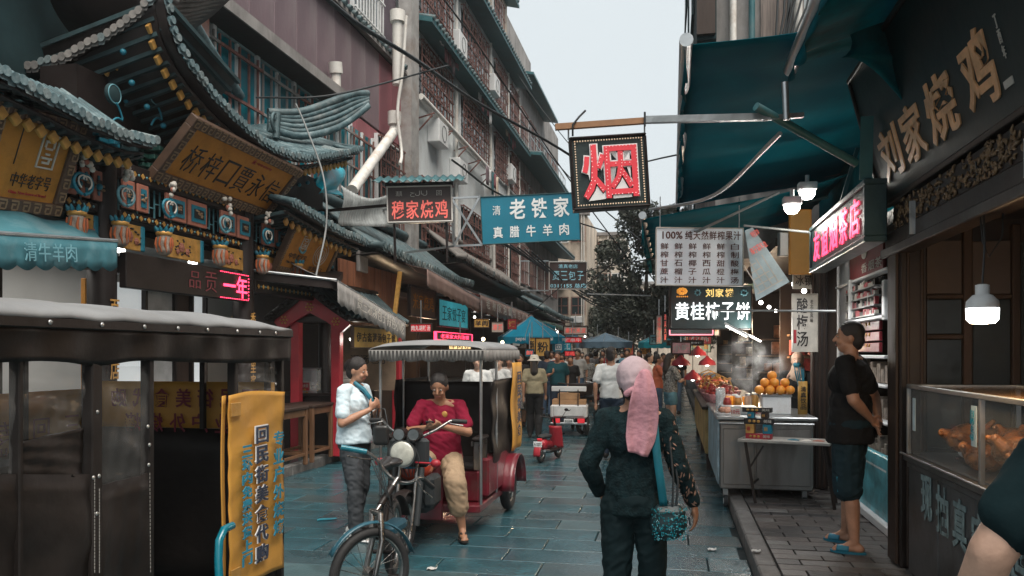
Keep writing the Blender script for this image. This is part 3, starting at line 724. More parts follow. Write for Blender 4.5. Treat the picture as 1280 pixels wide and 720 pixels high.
for (a, b) in ((4.3, 6.4), (6.72, 8.88), (9.22, 11.33)):
    W_ = wmb(tf); n_ = int((b-a)/.09)
    for k in range(n_):
        yy = a+.045+(b-a-.09)*k/(n_-1); W_.box(-5.20, -5.185, yy-.005, yy+.005, 3.0+(.05 if k % 3 else 0), 3.3)
        if k < n_-1: W_.box(-5.1995, -5.1855, yy+.005, yy+(b-a-.09)/(n_-1)-.005, 3.06+.05*(k % 4), 3.07+.05*(k % 4))
    o = W_.build('fretwork', m_bluelt, tf); o['kind'] = 'stuff'
# plaques
pl, F, W, H = board('hanging_plaque', 'ochre plaque lettered 桥梓口贾永信 in a key patterned frame, largest of the shopfront', 'plaque', PX(187, 222, -5.1), PX(332, 272, -5.1), PX(222, 140, -4.62), .06, m_ochre, m_brownf, fb=.11, key=True, raise_=.03)
mb = MB(); row_text(mb, F, '桥梓口贾永信'.replace('贾', '賈'), .22, W-.16, H*.25, H*.66, bold=-.005, gap=.18); mb.build('lettering', m_ink, pl)
mb = MB(); put_text(mb, F, '中华老字号', W*.60, W*.74, H*.76, H*.80); put_text(mb, F, '永', W*.555, W*.585, H*.74, H*.83); mb.build('small_emblem', m_redp, pl)
pl, F, W, H = board('hanging_plaque', 'ochre plaque with a white square seal above 中华老字号, nearest of the shopfront', 'plaque', PX(-42, 262-6, -5.1), PX(72, 270, -5.1), PX(-15, 120, -4.78), .06, m_ochre, m_brownf, fb=.10, key=True, raise_=.03)
def seal(mb, F, x0, x1, z0, z1, t):
    for (a, b, c, d) in ((x0, x1, z1-t, z1), (x0, x1, z0, z0+t), (x0, x0+t, z0+t, z1-t), (x1-t, x1, z0+t, z1-t)): mb.box(a, b, -.012, -.002, c, d, M=F)
    w, h = x1-x0, z1-z0
    for (a, b, c, d) in ((.22, .78, .76, .83), (.22, .30, .62, .76), (.70, .78, .62, .76), (.30, .70, .56, .62), (.38, .62, .40, .46), (.2, .8, .28, .34), (.62, .70, .14, .28), (.30, .62, .14, .20)):
        mb.box(x0+w*a, x0+w*b, -.012, -.002, z0+h*c, z0+h*d, M=F)
mb = MB(); seal(mb, F, W*.56, W*.76, H*.46, H*.80, .012); mb.build('seal', m_cream, pl)
mb = MB(); row_text(mb, F, '中华老字号', W*.34, W*.80, H*.24, H*.38); mb.box(W*.33, W*.34, -.004, -.001, H*.45, H*.85, M=F); mb.build('lettering', m_ink, pl)
mb = MB(); put_text(mb, F, 'China Time-honored Brand', W*.36, W*.78, H*.17, H*.20); mb.build('small_lettering', m_redp, pl)
pl, F, W, H = board('hanging_plaque', 'smaller ochre plaque with two ring and seal emblems above the red pavilion stall', 'plaque', PX(342, 337, -5.1), PX(405, 350, -5.1), PX(372, 280, -4.8), .05, m_ochre, m_brownf, fb=.07, key=True, raise_=.025)
mb = MB(); seal(mb, F, W*.26, W*.38, H*.55, H*.82, .01)
O_ = []
for rr in (.5, .36, .22):
    for k in range(24):
        a = 2*pi*k/24; a2 = 2*pi*(k+1)/24
        mb.beam(F @ V((W*.70+W*.13*rr*2*cos(a), -.006, H*.52+H*.25*rr*2*sin(a))), F @ V((W*.70+W*.13*rr*2*cos(a2), -.006, H*.52+H*.25*rr*2*sin(a2))), .008)
mb.build('emblem', m_cream, pl)
mb = MB(); row_text(mb, F, '中华老字号', W*.13, W*.47, H*.30, H*.42); put_text(mb, F, 'China Time-honored Brand', W*.13, W*.47, H*.20, H*.25); put_text(mb, F, '北院门', W*.56, W*.84, H*.14, H*.24); mb.build('lettering', m_ink, pl)
# dark LED sign between the columns
t = thing('led_sign', 'long dark LED sign under the carved beams with a few red characters lit', 'sign', (-5.08, 6.75, 2.5))
W_ = wmb(t); W_.bbox(-5.14, -5.06, 6.70, 8.95, 2.26, 2.60, .01); W_.build('housing', m_black, t)
F = frame((-5.055, 6.7, 2.26), (0, 1, 0), (0, 0, 1)); F = MX.Translation(-V(t.location)) @ F
mb = MB(); put_text(mb, F, '一', 1.66, 1.92, .15, .18); put_text(mb, F, '年', 1.94, 2.18, .03, .29, bold=.01)
for k in range(16): mb.box(1.6+k*.04, 1.615+k*.04, -.006, 0, .012, .022, M=F); mb.box(1.6+k*.04, 1.615+k*.04, -.006, 0, .31, .32, M=F)
for k in range(7): mb.box(2.212, 2.224, -.006, 0, .03+k*.04, .045+k*.04, M=F)
mb.build('lit_characters', m_led, t)
mb = MB(); put_text(mb, F, '贡', 1.30, 1.52, .06, .28, bold=-.01); put_text(mb, F, '品', 1.0, 1.2, .08, .26, bold=-.015); mb.build('dim_characters', mat('very_dim_led', (.16, .03, .035), bump=0, emit=.1), t)
# interiors behind the shopfront
sh = thing('shop_interior', 'pale lit shop interior seen under the carved beams behind the parked tricycle', 'shop', (-6, 7.5, .1))
W_ = wmb(sh); W_.box(-8.9, -5.95, 2.6, 13, .12, .16); W_.build('floor', m_stone2, sh)
W_ = wmb(sh); W_.box(-7.6, -7.5, 2.6, 13, .16, 3.0); W_.build('back_wall', mat('pale_shop_wall', (.50, .50, .49), rough=.7, var=.1, scale=1), sh)
W_ = wmb(sh); W_.box(-7.6, -5.4, 2.6, 13, 2.75, 2.85); W_.build('ceiling', mat('shop_ceiling', (.25, .25, .25), rough=.8), sh)
for (a, b, m_) in ((4.7, 5.25, m_cream), (5.3, 5.8, m_cream), (6.9, 7.2, m_ochre), (7.25, 7.75, m_panelglow), (7.8, 8.3, mat('pale_panel', (.45, .44, .43))), (8.32, 8.62, m_darkwood), (8.66, 8.9, m_panelglow)):
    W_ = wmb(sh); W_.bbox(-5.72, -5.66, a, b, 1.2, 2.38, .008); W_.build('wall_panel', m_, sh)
W_ = wmb(sh)
for yy in (5.28, 5.84, 7.22, 7.78, 8.31, 8.64, 8.93): W_.box(-5.74, -5.62, yy-.02, yy+.02, .3, 2.45)
W_.each('glazing_bar', m_black, sh)
F = MX.Translation(-V(sh.location)) @ frame((-5.655, 4.7, 1.6), (0, 1, 0), (0, 0, 1)); mb = MB(); q = random.Random(2)
for c in range(9): column_text(mb, F, ''.join(q.choice('老店秘制腊牛羊肉百年传承手工真香味道') for _ in range(4)), .04+c*.058, .075+c*.058, .38, .62)
for c in range(9): column_text(mb, F, ''.join(q.choice('老店秘制腊牛羊肉百年传承手工真香味道') for _ in range(3)), .62+c*.052, .65+c*.052, .40, .60)
mb.build('wall_writing', m_ink, sh)
for (x, yy) in ((-5.62, 5.5), (-5.7, 7.45), (-5.6, 8.6), (-6.5, 11.4)):
    W_ = wmb(sh); W_.lathe([(0, 2.70), (.05, 2.70), (.05, 2.74), (0, 2.745)], (x, yy, 0), 12); W_.build('ceiling_lamp', m_lamp, sh)
ld = bpy.data.lights.new('shop_lamp', 'AREA'); ld.energy = 22; ld.size = .6; ld.size_y = 4; ld.shape = 'RECTANGLE'; ld.color = (1, .95, .88)
lo = bpy.data.objects.new('shop_lamp', ld); COL.objects.link(lo); lo.location = (-6.3, 7, 2.73)

def scallop_awning(name, label, A0, A1, B0, B1, drop, m, n=14, cat='awning', deck=True, mtrim=None, hem=.035):
    """A0,A1 = front edge ends, B0,B1 = back edge ends (higher, at the wall)"""
    A0, A1, B0, B1 = map(V, (A0, A1, B0, B1)); t = thing(name, label, cat, A0)
    if deck:
        W_ = wmb(t); W_.sheet(lambda u, v: A0.lerp(A1, u).lerp(B0.lerp(B1, u), v)+V((0, 0, -.05*sin(pi*v)+.015*sin(u*n*2))), n*2, 6, .006); W_.build('roof_cloth', m, t)
    W_ = wmb(t); nn = n*8; out = (A0-B0); out.z = 0; out.normalize()
    def f(u, v):
        p = A0.lerp(A1, u); e = drop+hem*abs(sin(u*n*pi))
        return p+V((0, 0, -e*v))+out*(.012*sin(u*n*2*pi)*v+.01)
    W_.sheet(f, nn, 3, .004); W_.build('valance', m, t)
    W_ = wmb(t); W_.tube([A0+V((0, 0, .01)), A1+V((0, 0, .01))], .018, 8); W_.build('front_rail', mtrim or m_steel, t)
    return t
m_awteal = mat('teal_awning_cloth', (.045, .165, .20), rough=.7, var=.2, scale=2, dirt=((.16, .24, .26), .4, 2))
t = scallop_awning('shop_awning', 'pale teal scalloped awning lettered 清牛羊肉 over the left shop', PX(-60, 290, -4.4), PX(146, 303, -4.4), PX(-60, 245, -5.1)+V((0, 0, 0)), PX(118, 286, -5.1), .20, m_awteal, n=9)
F = MX.Translation(-V(t.location)) @ frame(V(t.location)+V((.03, 0, -.19)), (PX(146, 303, -4.4)-V(t.location)), (0, 0, 1)); L_ = (PX(146, 303, -4.4)-V(t.location)).length
mb = MB(); row_text(mb, F, '清牛羊肉', L_*.35, L_*.69, .02, .15); mb.build('lettering', mat('faded_teal_print', (.16, .36, .42)), t)
m_grey = mat('grey_striped_cloth', (.26, .25, .24), rough=.8, var=.3, scale=9, stretch=(1, 8, 1))
m_brownc = mat('brown_awning_cloth', (.23, .155, .135), rough=.8, var=.2, scale=3)
G0, G1 = PD(421, 352, 10.6), PD(506, 404, 12.6)
t = scallop_awning('shop_awning', 'weathered grey scalloped awning with faded white print beside the red pavilion', G0, G1, G0+V((-1.0, .1, .45)), G1+V((-1.0, .1, .45)), .27, m_grey, n=11)
F = MX.Translation(-V(t.location)) @ frame(G0+V((.045, 0, -.24)), G1-G0, (0, 0, 1)); mb = MB(); row_text(mb, F, '贾三灌汤包子特色小吃', .45, (G1-G0).length-.15, .02, .19, bold=-.01); mb.build('lettering', m_cream, t)
b0, b1 = PX(533, 336, -4.3), PX(599, 374, -4.3)
t = scallop_awning('shop_awning', 'plain brown scalloped awning above the teal lit signboard', b0, b1, b0+V((-.9, 0, .35)), b1+V((-.9, 0, .35)), .30, m_brownc, n=9)
b0, b1 = PX(600, 368, -4.3), PX(666, 395, -4.3)
t = scallop_awning('shop_awning', 'brown scalloped awning printed with white characters next to the blue umbrella', b0, b1, b0+V((-.9, 0, .35)), b1+V((-.9, 0, .35)), .38, m_brownc, n=12)
F = MX.Translation(-V(t.location)) @ frame(b0+V((.045, 0, -.33)), b1-b0, (0, 0, 1)); mb = MB(); row_text(mb, F, '老孙家泡馍特色小吃店', .3, (b1-b0).length-.3, .05, .28, gap=.4, bold=.01); mb.build('lettering', m_cream, t)
t = thing('flat_canopy', 'flat black canopy over the dark shop left of the red pavilion', 'canopy', (-5, 10, 2.6))
W_ = wmb(t); c0, c1 = PD(318, 340, 10.2), PD(421, 352, 10.7); W_.add([c0, c1, c1+V((-.6, 1.6, .3)), c0+V((-.9, 1.3, .3)), c0-V((0, 0, .10)), c1-V((0, 0, .10)), c1+V((-.6, 1.6, .2)), c0+V((-.9, 1.3, .2))], [(0, 1, 2, 3), (7, 6, 5, 4), (0, 4, 5, 1), (1, 5, 6, 2), (2, 6, 7, 3), (3, 7, 4, 0)]); W_.build('canopy_sheet', m_black, t)
W_ = wmb(t); W_.tube([c0+V((0, -.02, .02)), c1+V((0, -.02, .02))], .02, 8); W_.build('rail', m_steel, t)

# ---------------------------------------------------------------- red pavilion stall
pv = thing('pavilion_stall', 'small red gabled pavilion stall with gold studs and a black tiled roof', 'stall', (-5.1, 11, .12))
YP = 10.9
def pv_pt(px, py, Y=YP): return PY(px, py, Y)
poly = [(344, 403), (349, 386), (368, 381), (388, 366), (409, 381), (430, 387), (438, 406), (427, 416), (409, 402), (388, 391), (366, 403), (353, 414)]
Pp = [pv_pt(*p) for p in poly]; W_ = wmb(pv); W_.prism([(p.x, p.z) for p in Pp], YP-.03, YP+.03); W_.build('bargeboard', m_redp, pv)
for (px, py) in ((388, 384), (356, 400), (421, 402)):
    c = pv_pt(px, py); W_ = wmb(pv); W_.ell((c.x, YP-.035, c.z), (.02, .012, .02), 8, 6)
    for k in range(6): a = k*pi/3; W_.ell((c.x+.05*cos(a), YP-.035, c.z+.05*sin(a)), (.017, .012, .017), 8, 6)
    W_.build('gold_studs', m_gold, pv)
xL, xR, xM = pv_pt(350, 400).x, pv_pt(430, 400).x, pv_pt(388, 365).x; zr, ze = pv_pt(388, 358).z, pv_pt(436, 400).z
for (x, yy) in ((pv_pt(366, 450).x, YP+.05), (pv_pt(417, 450).x, YP+.05), (pv_pt(366, 450).x, YP+2.2), (-4.66, YP+2.2)):
    W_ = wmb(pv); W_.bbox(x-.07, x+.07, yy-.0, yy+.14, .12, ze, .012); W_.build('post', m_redp, pv)
W_ = wmb(pv); W_.bbox(xL+.04, xR-.04, YP+.05, YP+.13, ze-.03, ze+.07, .01); W_.bbox(xL+.04, xL+.12, YP+.2, YP+2.3, ze-.03, ze+.05, .01); W_.build('tie_beam', m_black, pv)
for sg, xe in ((-1, xL-.14), (1, xR+.12)):
    W_ = wmb(pv); W_.sheet(lambda u, v: V((xM+(xe-xM)*u, YP-.12+2.7*v, zr+(ze-zr)*(u**.8)+.02)), 6, 4, .05 if sg > 0 else -.05); W_.build('roof_slope', m_black, pv)
    mb = MB(); mb.tube([(0, 0, 0), ((xe-xM)*.5, 0, (ze-zr)*.58), ((xe-xM), 0, (ze-zr))], .04, 7); me = mb.mesh('roof_tile', m_black if sg < 0 else m_tile)
    for k in range(16): link('roof_tile', me, pv, V((xM, YP-.10+k*.175, zr+.05))-V(pv.location))
    W_ = wmb(pv)
    for k in range(9): a = k/8; W_.ell((xM+(xe-xM)*a, YP-.13, zr+(ze-zr)*a**.85+.02+.02*abs(sin(a*13))), (.05, .05, .045), 8, 6)
    W_.build('verge_tiles', m_black, pv)
W_ = wmb(pv); W_.bbox(xM-.07, xM+.07, YP-.14, YP+2.6, zr+.04, zr+.12, .02); W_.build('ridge', m_black, pv)
# counter and goods under the pavilion
W_ = wmb(pv); W_.bbox(-5.95, -4.62, YP+.3, YP+.8, .12, .98, .01); W_.bbox(-6.0, -4.58, YP+.25, YP+.85, .98, 1.03, .008); W_.build('counter', m_black, pv)
W_ = wmb(pv); W_.box(-5.9, -4.6, YP+2.0, YP+2.05, 1.0, 2.1); W_.build('menu_wall', mat('brown_menu_board', (.22, .15, .10), rough=.7), pv)
F = MX.Translation(-V(pv.location)) @ frame((-5.5, YP+1.99, 1.2), (1, 0, 0), (0, 0, 1)); mb = MB(); put_text(mb, F, '老字号', .3, .75, .5, .62); put_text(mb, F, '灌汤包子', .1, .8, .25, .4); mb.build('menu_lettering', m_ink, pv)
tb = thing('glass_case', 'steamy glass food case on the pavilion counter', 'display case', (-5.45, YP+.5, 1.03))
for (x0, x1, y0, y1, z0, z1, n_, m_) in ((-.22, .22, -.18, .18, 0, .04, 'base', m_steel), (-.22, .22, -.18, .18, .36, .38, 'lid', m_steel)): MB().bbox(x0, x1, y0, y1, z0, z1, .005).build(n_, m_, tb)
m_clear = mat('clear_plastic', (.75, .78, .78), rough=.15, alpha=.28, bump=0, spec=.7)
MB().box(-.21, .21, -.175, -.17, .04, .36).box(.205, .21, -.165, .17, .04, .36).box(-.21, -.205, -.165, .17, .04, .36).build('glass', m_clear, tb)
mb = MB(); q = random.Random(5)
for k in range(12): mb.ell((q.uniform(-.16, .16), q.uniform(-.1, .1), .07+q.random()*.08), (.035, .035, .025), 8, 6)
mb.build('buns', m_cream, tb)
t = thing('poster_stand', 'upright framed red food poster on the pavilion counter', 'poster', pv_pt(381, 505, YP+.33))
mb = MB(); mb.bbox(-.09, .09, 0, .015, 0, .34, .004); mb.build('frame', m_cream, t)
MB().box(-.075, .075, -.006, 0, .02, .32).build('poster', m_redp, t)
mb = MB(); [mb.ell((.04*cos(k*1.3), -.008, .12+.035*sin(k*1.3)+.01*k), (.025, .003, .02), 8, 5) for k in range(7)]; mb.build('dish_print', m_gold, t)
mb = MB(); put_text(mb, MX(), '肉夹馍', -.06, .06, .25, .30, y=-.008, bold=.01); mb.build('lettering', m_cream, t)
for (x, n_, lab) in ((-4.93, 6, 'left stack of white boxes on the pavilion counter'), (-4.78, 6, 'right stack of white boxes on the pavilion counter')):
    t = thing('box_stack', lab, 'boxes', (x, YP+.4, 1.03))
    for k in range(n_): MB().bbox(-.06+.004*(k % 2), .06+.004*(k % 2), -.05, .05, k*.055, k*.055+.05, .006).build('food_box', m_cream, t)
# yellow hanging sign on the street side of the pavilion
s0, s1 = PX(441, 436, -4.5), PX(497, 441, -4.5); s0.z = 1.70; s1.z = 1.70
t, F, W, H = board('yellow_sign', 'long yellow signboard with black characters under the pavilion eave', 'sign', s0, s1, s0+V((0, 0, .33)), .03, mat('yellow_sign_face', (.55, .34, .08), rough=.5), m_brownf, fb=.02)
mb = MB(); row_text(mb, F, '伊古斋灌汤包子馆', .12, W-.12, .1, .24, bold=.01); mb.build('lettering', m_ink, t)
t = thing('globe_lamp', 'small lit white lamp hanging below the yellow signboard', 'lamp', PX(446, 423, -4.62))
MB().lathe([(0, -.09), (.06, -.08), (.10, -.03), (.11, 0), (.03, .02), (.02, .08)], n=14).build('shade', m_lamp, t)
wd = thing('timber_wall', 'reddish timber boards and an ochre prop between the pavilion and the brown signboard', 'wall', (-5.2, 13, .12))
m_rw = mat('reddish_timber', (.24, .09, .045), rough=.6, var=.35, scale=3, stretch=(4, 4, .2))
for k in range(9): W_ = wmb(wd); W_.bbox(-5.25, -5.2, 12.0+.3*k, 12.29+.3*k, 2.1, 3.15, .006); W_.build('plank', m_rw, wd)
W_ = wmb(wd); W_.beam(PX(492, 405, -4.75), PX(500, 340, -4.75), .07, .05); W_.build('prop', m_gold, wd)
W_ = wmb(wd); W_.bbox(-5.18, -5.12, 12.6, 13.0, 3.0, 3.35, .01); W_.build('meter_box', m_concrete, wd)
# wooden tables on the left pavement
def wood_table(label, x, y, w_, d_, h_):
    t = thing('wooden_table', label, 'table', (x, y, .12), 0, 'carved wooden tables in front of the pavilion'); a, b = w_/2, d_/2
    MB().bbox(-a, a, -b, b, h_-.045, h_, .01).build('table_top', m_darkwood, t)
    m_w = mat('worn_table_wood', (.14, .07, .035), rough=.45, var=.4, scale=3, stretch=(4, 4, .5))
    for sx in (-1, 1):
        for sy in (-1, 1):
            MB().bbox(sx*(a-.04)-.028, sx*(a-.04)+.028, sy*(b-.04)-.028, sy*(b-.04)+.028, 0, h_-.045, .006).build('leg', m_w, t)
    mb = MB()
    for sy in (-1, 1):
        mb.prism([(-a+.068, h_-.045), (-a+.068, h_-.26), (-a+.10, h_-.16), (-a+.16, h_-.10), (0, h_-.085), (a-.16, h_-.10), (a-.10, h_-.16), (a-.068, h_-.26), (a-.068, h_-.045)], sy*(b-.04)-.01, sy*(b-.04)+.01)
        mb.bbox(-a+.068, a-.068, sy*(b-.04)-.015, sy*(b-.04)+.015, .12, .16, .004)
    mb.build('carved_apron', m_w, t)
    mb = MB()
    for sx in (-1, 1): mb.bbox(sx*(a-.04)-.012, sx*(a-.04)+.012, -b+.068, b-.068, .12, .16, .004); mb.bbox(sx*(a-.04)-.012, sx*(a-.04)+.012, -b+.068, b-.068, h_-.14, h_-.05, .004)
    mb.each('stretcher', m_w, t)
wood_table('nearer dark carved wooden table on the left pavement', -5.12, 9.75, .55, .8, .80)
wood_table('farther dark carved wooden table beside the left kerb', -5.12, 10.62, .55, .7, .80)

# ---------------------------------------------------------------- shops further down on the left
def shop_front(label, y0, y1, X, seed, H=3.3, lit=m_warm):
    q = random.Random(seed); t = thing('shop', label, 'shop', (X, (y0+y1)/2, .12))
    W_ = wmb(t); W_.box(X-2.2, X-2.1, y0, y1, .12, H); W_.box(X-2.1, X, y0, y0+.08, .12, H); W_.box(X-2.1, X, y1-.08, y1, .12, H); W_.build('wall', m_darkwood, t)
    W_ = wmb(t); W_.box(X-2.1, X+.1, y0+.08, y1-.08, H-.5, H-.4); W_.build('ceiling', m_black, t)
    W_ = wmb(t); W_.box(X-1.5, X-1.45, y0+.3, y1-.3, 1.2, 2.4); W_.build('lit_shelf', lit, t)
    W_ = wmb(t)
    for k in range(4): W_.box(X-1.44, X-1.2, y0+.3, y1-.3, 1.2+.35*k, 1.23+.35*k)
    W_.build('shelf_board', m_darkwood, t); W_ = wmb(t)
    for k in range(4):
        for j in range(int((y1-y0-.7)/.16)): W_.bbox(X-1.42, X-1.28, y0+.36+j*.16, y0+.36+j*.16+q.uniform(.07, .13), 1.232+.35*k, 1.232+.35*k+q.uniform(.1, .26), .01)
    o = W_.build('packets', mat('assorted_packets', (.4, .15, .08), var=.6, scale=9), t); o['kind'] = 'stuff'
    W_ = wmb(t); W_.bbox(X-.3, X+.25, y0+.3, y1-.3, .12, .95, .02); W_.build('counter', q.choice([m_darkwood, m_steel, m_black]), t)
    for k in range(2):
        yy = y0+(y1-y0)*(k+.7)/2.4; W_ = wmb(t); W_.ell((X-.2, yy, H-.62), .035, 10, 7); W_.build('bulb', m_lamp, t)
    return t
shop_front('dim shop with lit shelves just beyond the red pavilion', 13.6, 17.2, -5.6, 1)
shop_front('dim shop under the brown printed awning', 17.3, 21.5, -5.6, 2)
shop_front('pale lit shop behind the pedestrians left of the hat wearer', 21.6, 26, -5.5, 3, lit=m_panelglow)
shop_front('distant shop under the blue umbrella side of the street', 26.1, 31, -5.3, 4)
shop_front('farthest left shop beside the bend', 31.1, 38, -5.0, 5)
def tiled_roof(label, y0, y1, xe, xw, ze0, ze1, zw, m, n, tr=.06):
    t = thing('tiled_roof', label, 'roof', ((xe+xw)/2, (y0+y1)/2, ze0))
    pts = [(xe, y0+(y1-y0)*k/4, ze0+(ze1-ze0)*k/4-.06*sin(pi*k/4)) for k in range(5)]
    eave(t, pts, (-1, 0, 0), n, depth=xe-xw, rise=zw-ze0, tr=tr, ml=m, rafters=False)
    W_ = wmb(t); W_.tube([(xw+.05, y0, zw+.1), (xw+.05, y1, zw+.1+ze1-ze0)], .1, 8); W_.build('ridge', m, t)
    return t
tiled_roof('grey tiled shop roof below the hanging chicken sign', 12.6, 18.6, -4.7, -5.95, 3.42, 3.30, 4.25, m_tile, 36)
tiled_roof('dusty brown tiled roof behind the blue hanging banner', 18.8, 27.5, -4.9, -6.0, 3.95, 3.75, 4.75, m_tile2, 44, .065)
tiled_roof('far dark tiled roof above the blue umbrella', 27.6, 36, -4.4, -5.9, 3.2, 3.1, 4.0, m_tile, 34, .07)
# boards hung under those roofs
def side_board(name, label, px0, px1, py_t, py_b, X, face, fr, st, ink, bold=.0, cat='sign', **k):
    a, b = PX(px0, 440, X), PX(px1, 440, X); d0 = X/(-SA+CA*(px0-640)/1000)
    zt, zb = CZ+(440-py_t)/1000*d0, CZ+(440-py_b)/1000*d0; a.z = b.z = zb
    t, F, W, H = board(name, label, cat, a, b, a+V((0, 0, zt-zb)), .04, face, fr, **k)
    mb = MB(); row_text(mb, F, st, W*.1, W*.9, H*.25, H*.75, bold=bold); mb.build('lettering', ink, t); return t
side_board('shop_sign', 'brown wooden signboard with dark characters beyond the red pavilion', 512, 545, 355, 395, -4.75, m_brownf, m_black, '米家烧鸡', m_ochre, fb=.04)
side_board('shop_sign', 'teal lit glass signboard with black characters under the brown awning', 548, 585, 372, 408, -4.7, mat('teal_lit_face', (.03, .28, .33), rough=.3, var=.5, scale=.8, emit=.25, bump=0), m_black, '王家饺子宴', m_ink, fb=.03)
side_board('led_strip_sign', 'thin pink red LED strip sign low under the teal signboard', 545, 590, 414, 425, -4.68, m_black, m_led, '老米家大雨泡馍', m_led, fb=.015)
side_board('shop_sign', 'pale square menu board under the far brown awning', 640, 658, 418, 436, -4.3, m_cream, m_darkwood, '凉皮', m_ink, fb=.03)
# ---------------------------------------------------------------- signs hung across the street
m_teals = mat('teal_banner', (.0, .17, .26), rough=.5, var=.15, scale=1)
m_dgrey = mat('dark_brown_sign_face', (.06, .038, .034), rough=.5)
m_redl = mat('coral_red_letters', (.85, .16, .13), rough=.5, bump=0, emit=.15, var=.05)
m_wl = mat('white_letters', (.8, .82, .82), rough=.5, bump=0, var=.03)
def front_board(name, label, x0, x1, yt, yb, d, face, fr, fb=.03, th=.08, cat='sign', dx=0, **k):
    BL, BR, TL = PD(x0, yb, d), PD(x1, yb+dx, d), PD(x0, yt, d)
    return board(name, label, cat, BL, BR, TL, th, face, fr, fb=fb, **k)
# 烟 sign with bulbs, hung on a wooden pole
YS = 5.1; K = .73
t, F, W, H = front_board('tobacco_sign', 'square black sign with a big red 烟 ringed by small bulbs', 717, 813, 172, 264, YS, mat('black_green_face', (.012, .026, .026), rough=.5), m_black, fb=.015, th=.08, dx=-6)
mb = MB(); put_text(mb, F, '烟', .085*K, W-.085*K, .075*K, H-.07*K, bold=.034, th=.004, y=-.012); mb.build('white_outline', m_wl, t)
mb = MB(); put_text(mb, F, '烟', .095*K, W-.095*K, .085*K, H-.08*K, bold=.012, th=.004, y=-.020); ch = mb.build('red_character', mat('red_sign_print', (.72, .05, .07), rough=.45, bump=0, var=.05, emit=.06), t)
vs = [v.co for v in ch.data.vertices]
mb = MB(); nb = 26; me = MB().ell((0, 0, 0), .0075, 6, 4)
for k in range(nb):
    for (x, z) in ((.045*K+(W-.09*K)*k/(nb-1), .042*K), (.045*K+(W-.09*K)*k/(nb-1), H-.042*K), (.045*K, .042*K+(H-.084*K)*k/(nb-1)), (W-.045*K, .042*K+(H-.084*K)*k/(nb-1))):
        p = F @ V((x, -.012, z)); mb.ell(p, .005, 6, 4)
o = mb.build('border_bulbs', mat('small_bulbs', (.8, .6, .42), rough=.3, emit=.15, bump=0), t); o['kind'] = 'stuff'
vs_, fs_, a, b, c, d_ = text_mesh('烟', -.03, .5)      # bulbs sit along the strokes
mb = MB(); seen = []
import itertools
cand = []
for f in fs_:
    q = [V((vs_[i].x, vs_[i].y)) for i in f if abs(vs_[i].z-.5) < .01]
    if len(q) > 2: cand.append(sum(q, V((0, 0)))/len(q))
for f in fs_:
    idx = [i for i in f if vs_[i].z > 0]
    for i in range(len(idx)):
        p, q = V((vs_[idx[i]].x, vs_[idx[i]].y)), V((vs_[idx[(i+1) % len(idx)]].x, vs_[idx[(i+1) % len(idx)]].y)); L_ = (q-p).length
        for k in range(int(L_/.05)+1): cand.append(p.lerp(q, k*.05/max(L_, .001)) if L_ else p)
for p in cand:
    if all((p-s_).length > .045 for s_ in seen): seen.append(p)
for p in seen:
    P_ = F @ V((.095*K+(p.x-a)/(b-a)*(W-.19*K), -.026, .085*K+(p.y-c)/(d_-c)*(H-.165*K))); mb.ell(P_, .0032, 6, 4)
o = mb.build('stroke_bulbs', mat('pink_bulbs', (.95, .62, .6), rough=.3, emit=.3, bump=0), t); o['kind'] = 'stuff'
mb = MB()
for x in (.0, W): p = F @ V((x, .05, H)); mb.tube([p, p+V((0, 0, .09))], .006, 6)
mb.build('hanger', m_steel, t)
t = thing('sign_pole', 'long horizontal pole of brown wood and grey steel carrying the tobacco sign', 'pole', PD(800, 152, 5.1))
W_ = wmb(t); W_.beam(PD(694, 159, 5.1), PD(807, 151, 5.1), .037, .037); W_.build('timber', mat('orange_brown_timber', (.32, .17, .09), rough=.8), t)
W_ = wmb(t); W_.beam(PD(806, 150, 5.1), PD(962, 146, 5.1), .040, .042); W_.build('steel_bar', m_steel, t)
W_ = wmb(t); W_.tube([PD(945, 133, 5.05), PD(1070, 204, 5.4)], .028, 10); W_.build('strut', m_tealmetal, t)
W_ = wmb(t); W_.beam(PD(955, 148, 5.1), PD(1004, 144, 5.12), .03); W_.tube([PD(981, 103, 5.0), PD(983, 150, 5.0)], .022, 6); W_.build('bracket', m_steel, t)
W_ = wmb(t); W_.tube([PD(716, 170, 5.1), PD(716, 156, 5.06), PD(724, 146, 5.1), PD(732, 138, 5.1)], .007, 5); W_.tube([PD(806, 158, 5.07), PD(806, 140, 5.07)], .007, 5); W_.build('tie_wire', m_cable, t)

# blue banner
t, F, W, H = front_board('hanging_banner', 'teal banner sign lettered 老铁家 over 真腊牛羊肉 in white, hung over the street', 603, 726, 246, 306, 14, m_teals, m_tealmetal, fb=.012, th=.05, dx=-6)
mb = MB(); put_text(mb, F, '清', W*.12, W*.20, H*.60, H*.80); row_text(mb, F, '老铁家', W*.26, W*.93, H*.50, H*.92, bold=.02, gap=.28); row_text(mb, F, '真腊牛羊肉', W*.08, W*.92, H*.12, H*.36, bold=.015, gap=.42); mb.build('lettering', m_wl, t)
mb = MB()
for (p, q) in (((-.5, 0, H), (0, 0, H)), ((-.5, 0, 0), (0, 0, 0)), ((-.5, 0, H), (-.5, 0, 0)), ((-.5, 0, 0), (-.01, 0, H)), ((-.5, 0, H), (-.01, 0, 0)), ((-3.0, 1.5, H), (-.5, 0, H)), ((-3.0, 1.5, 0), (-.5, 0, 0))): mb.beam(F @ V(p), F @ V(q), .035)
mb.build('truss', m_steel, t)
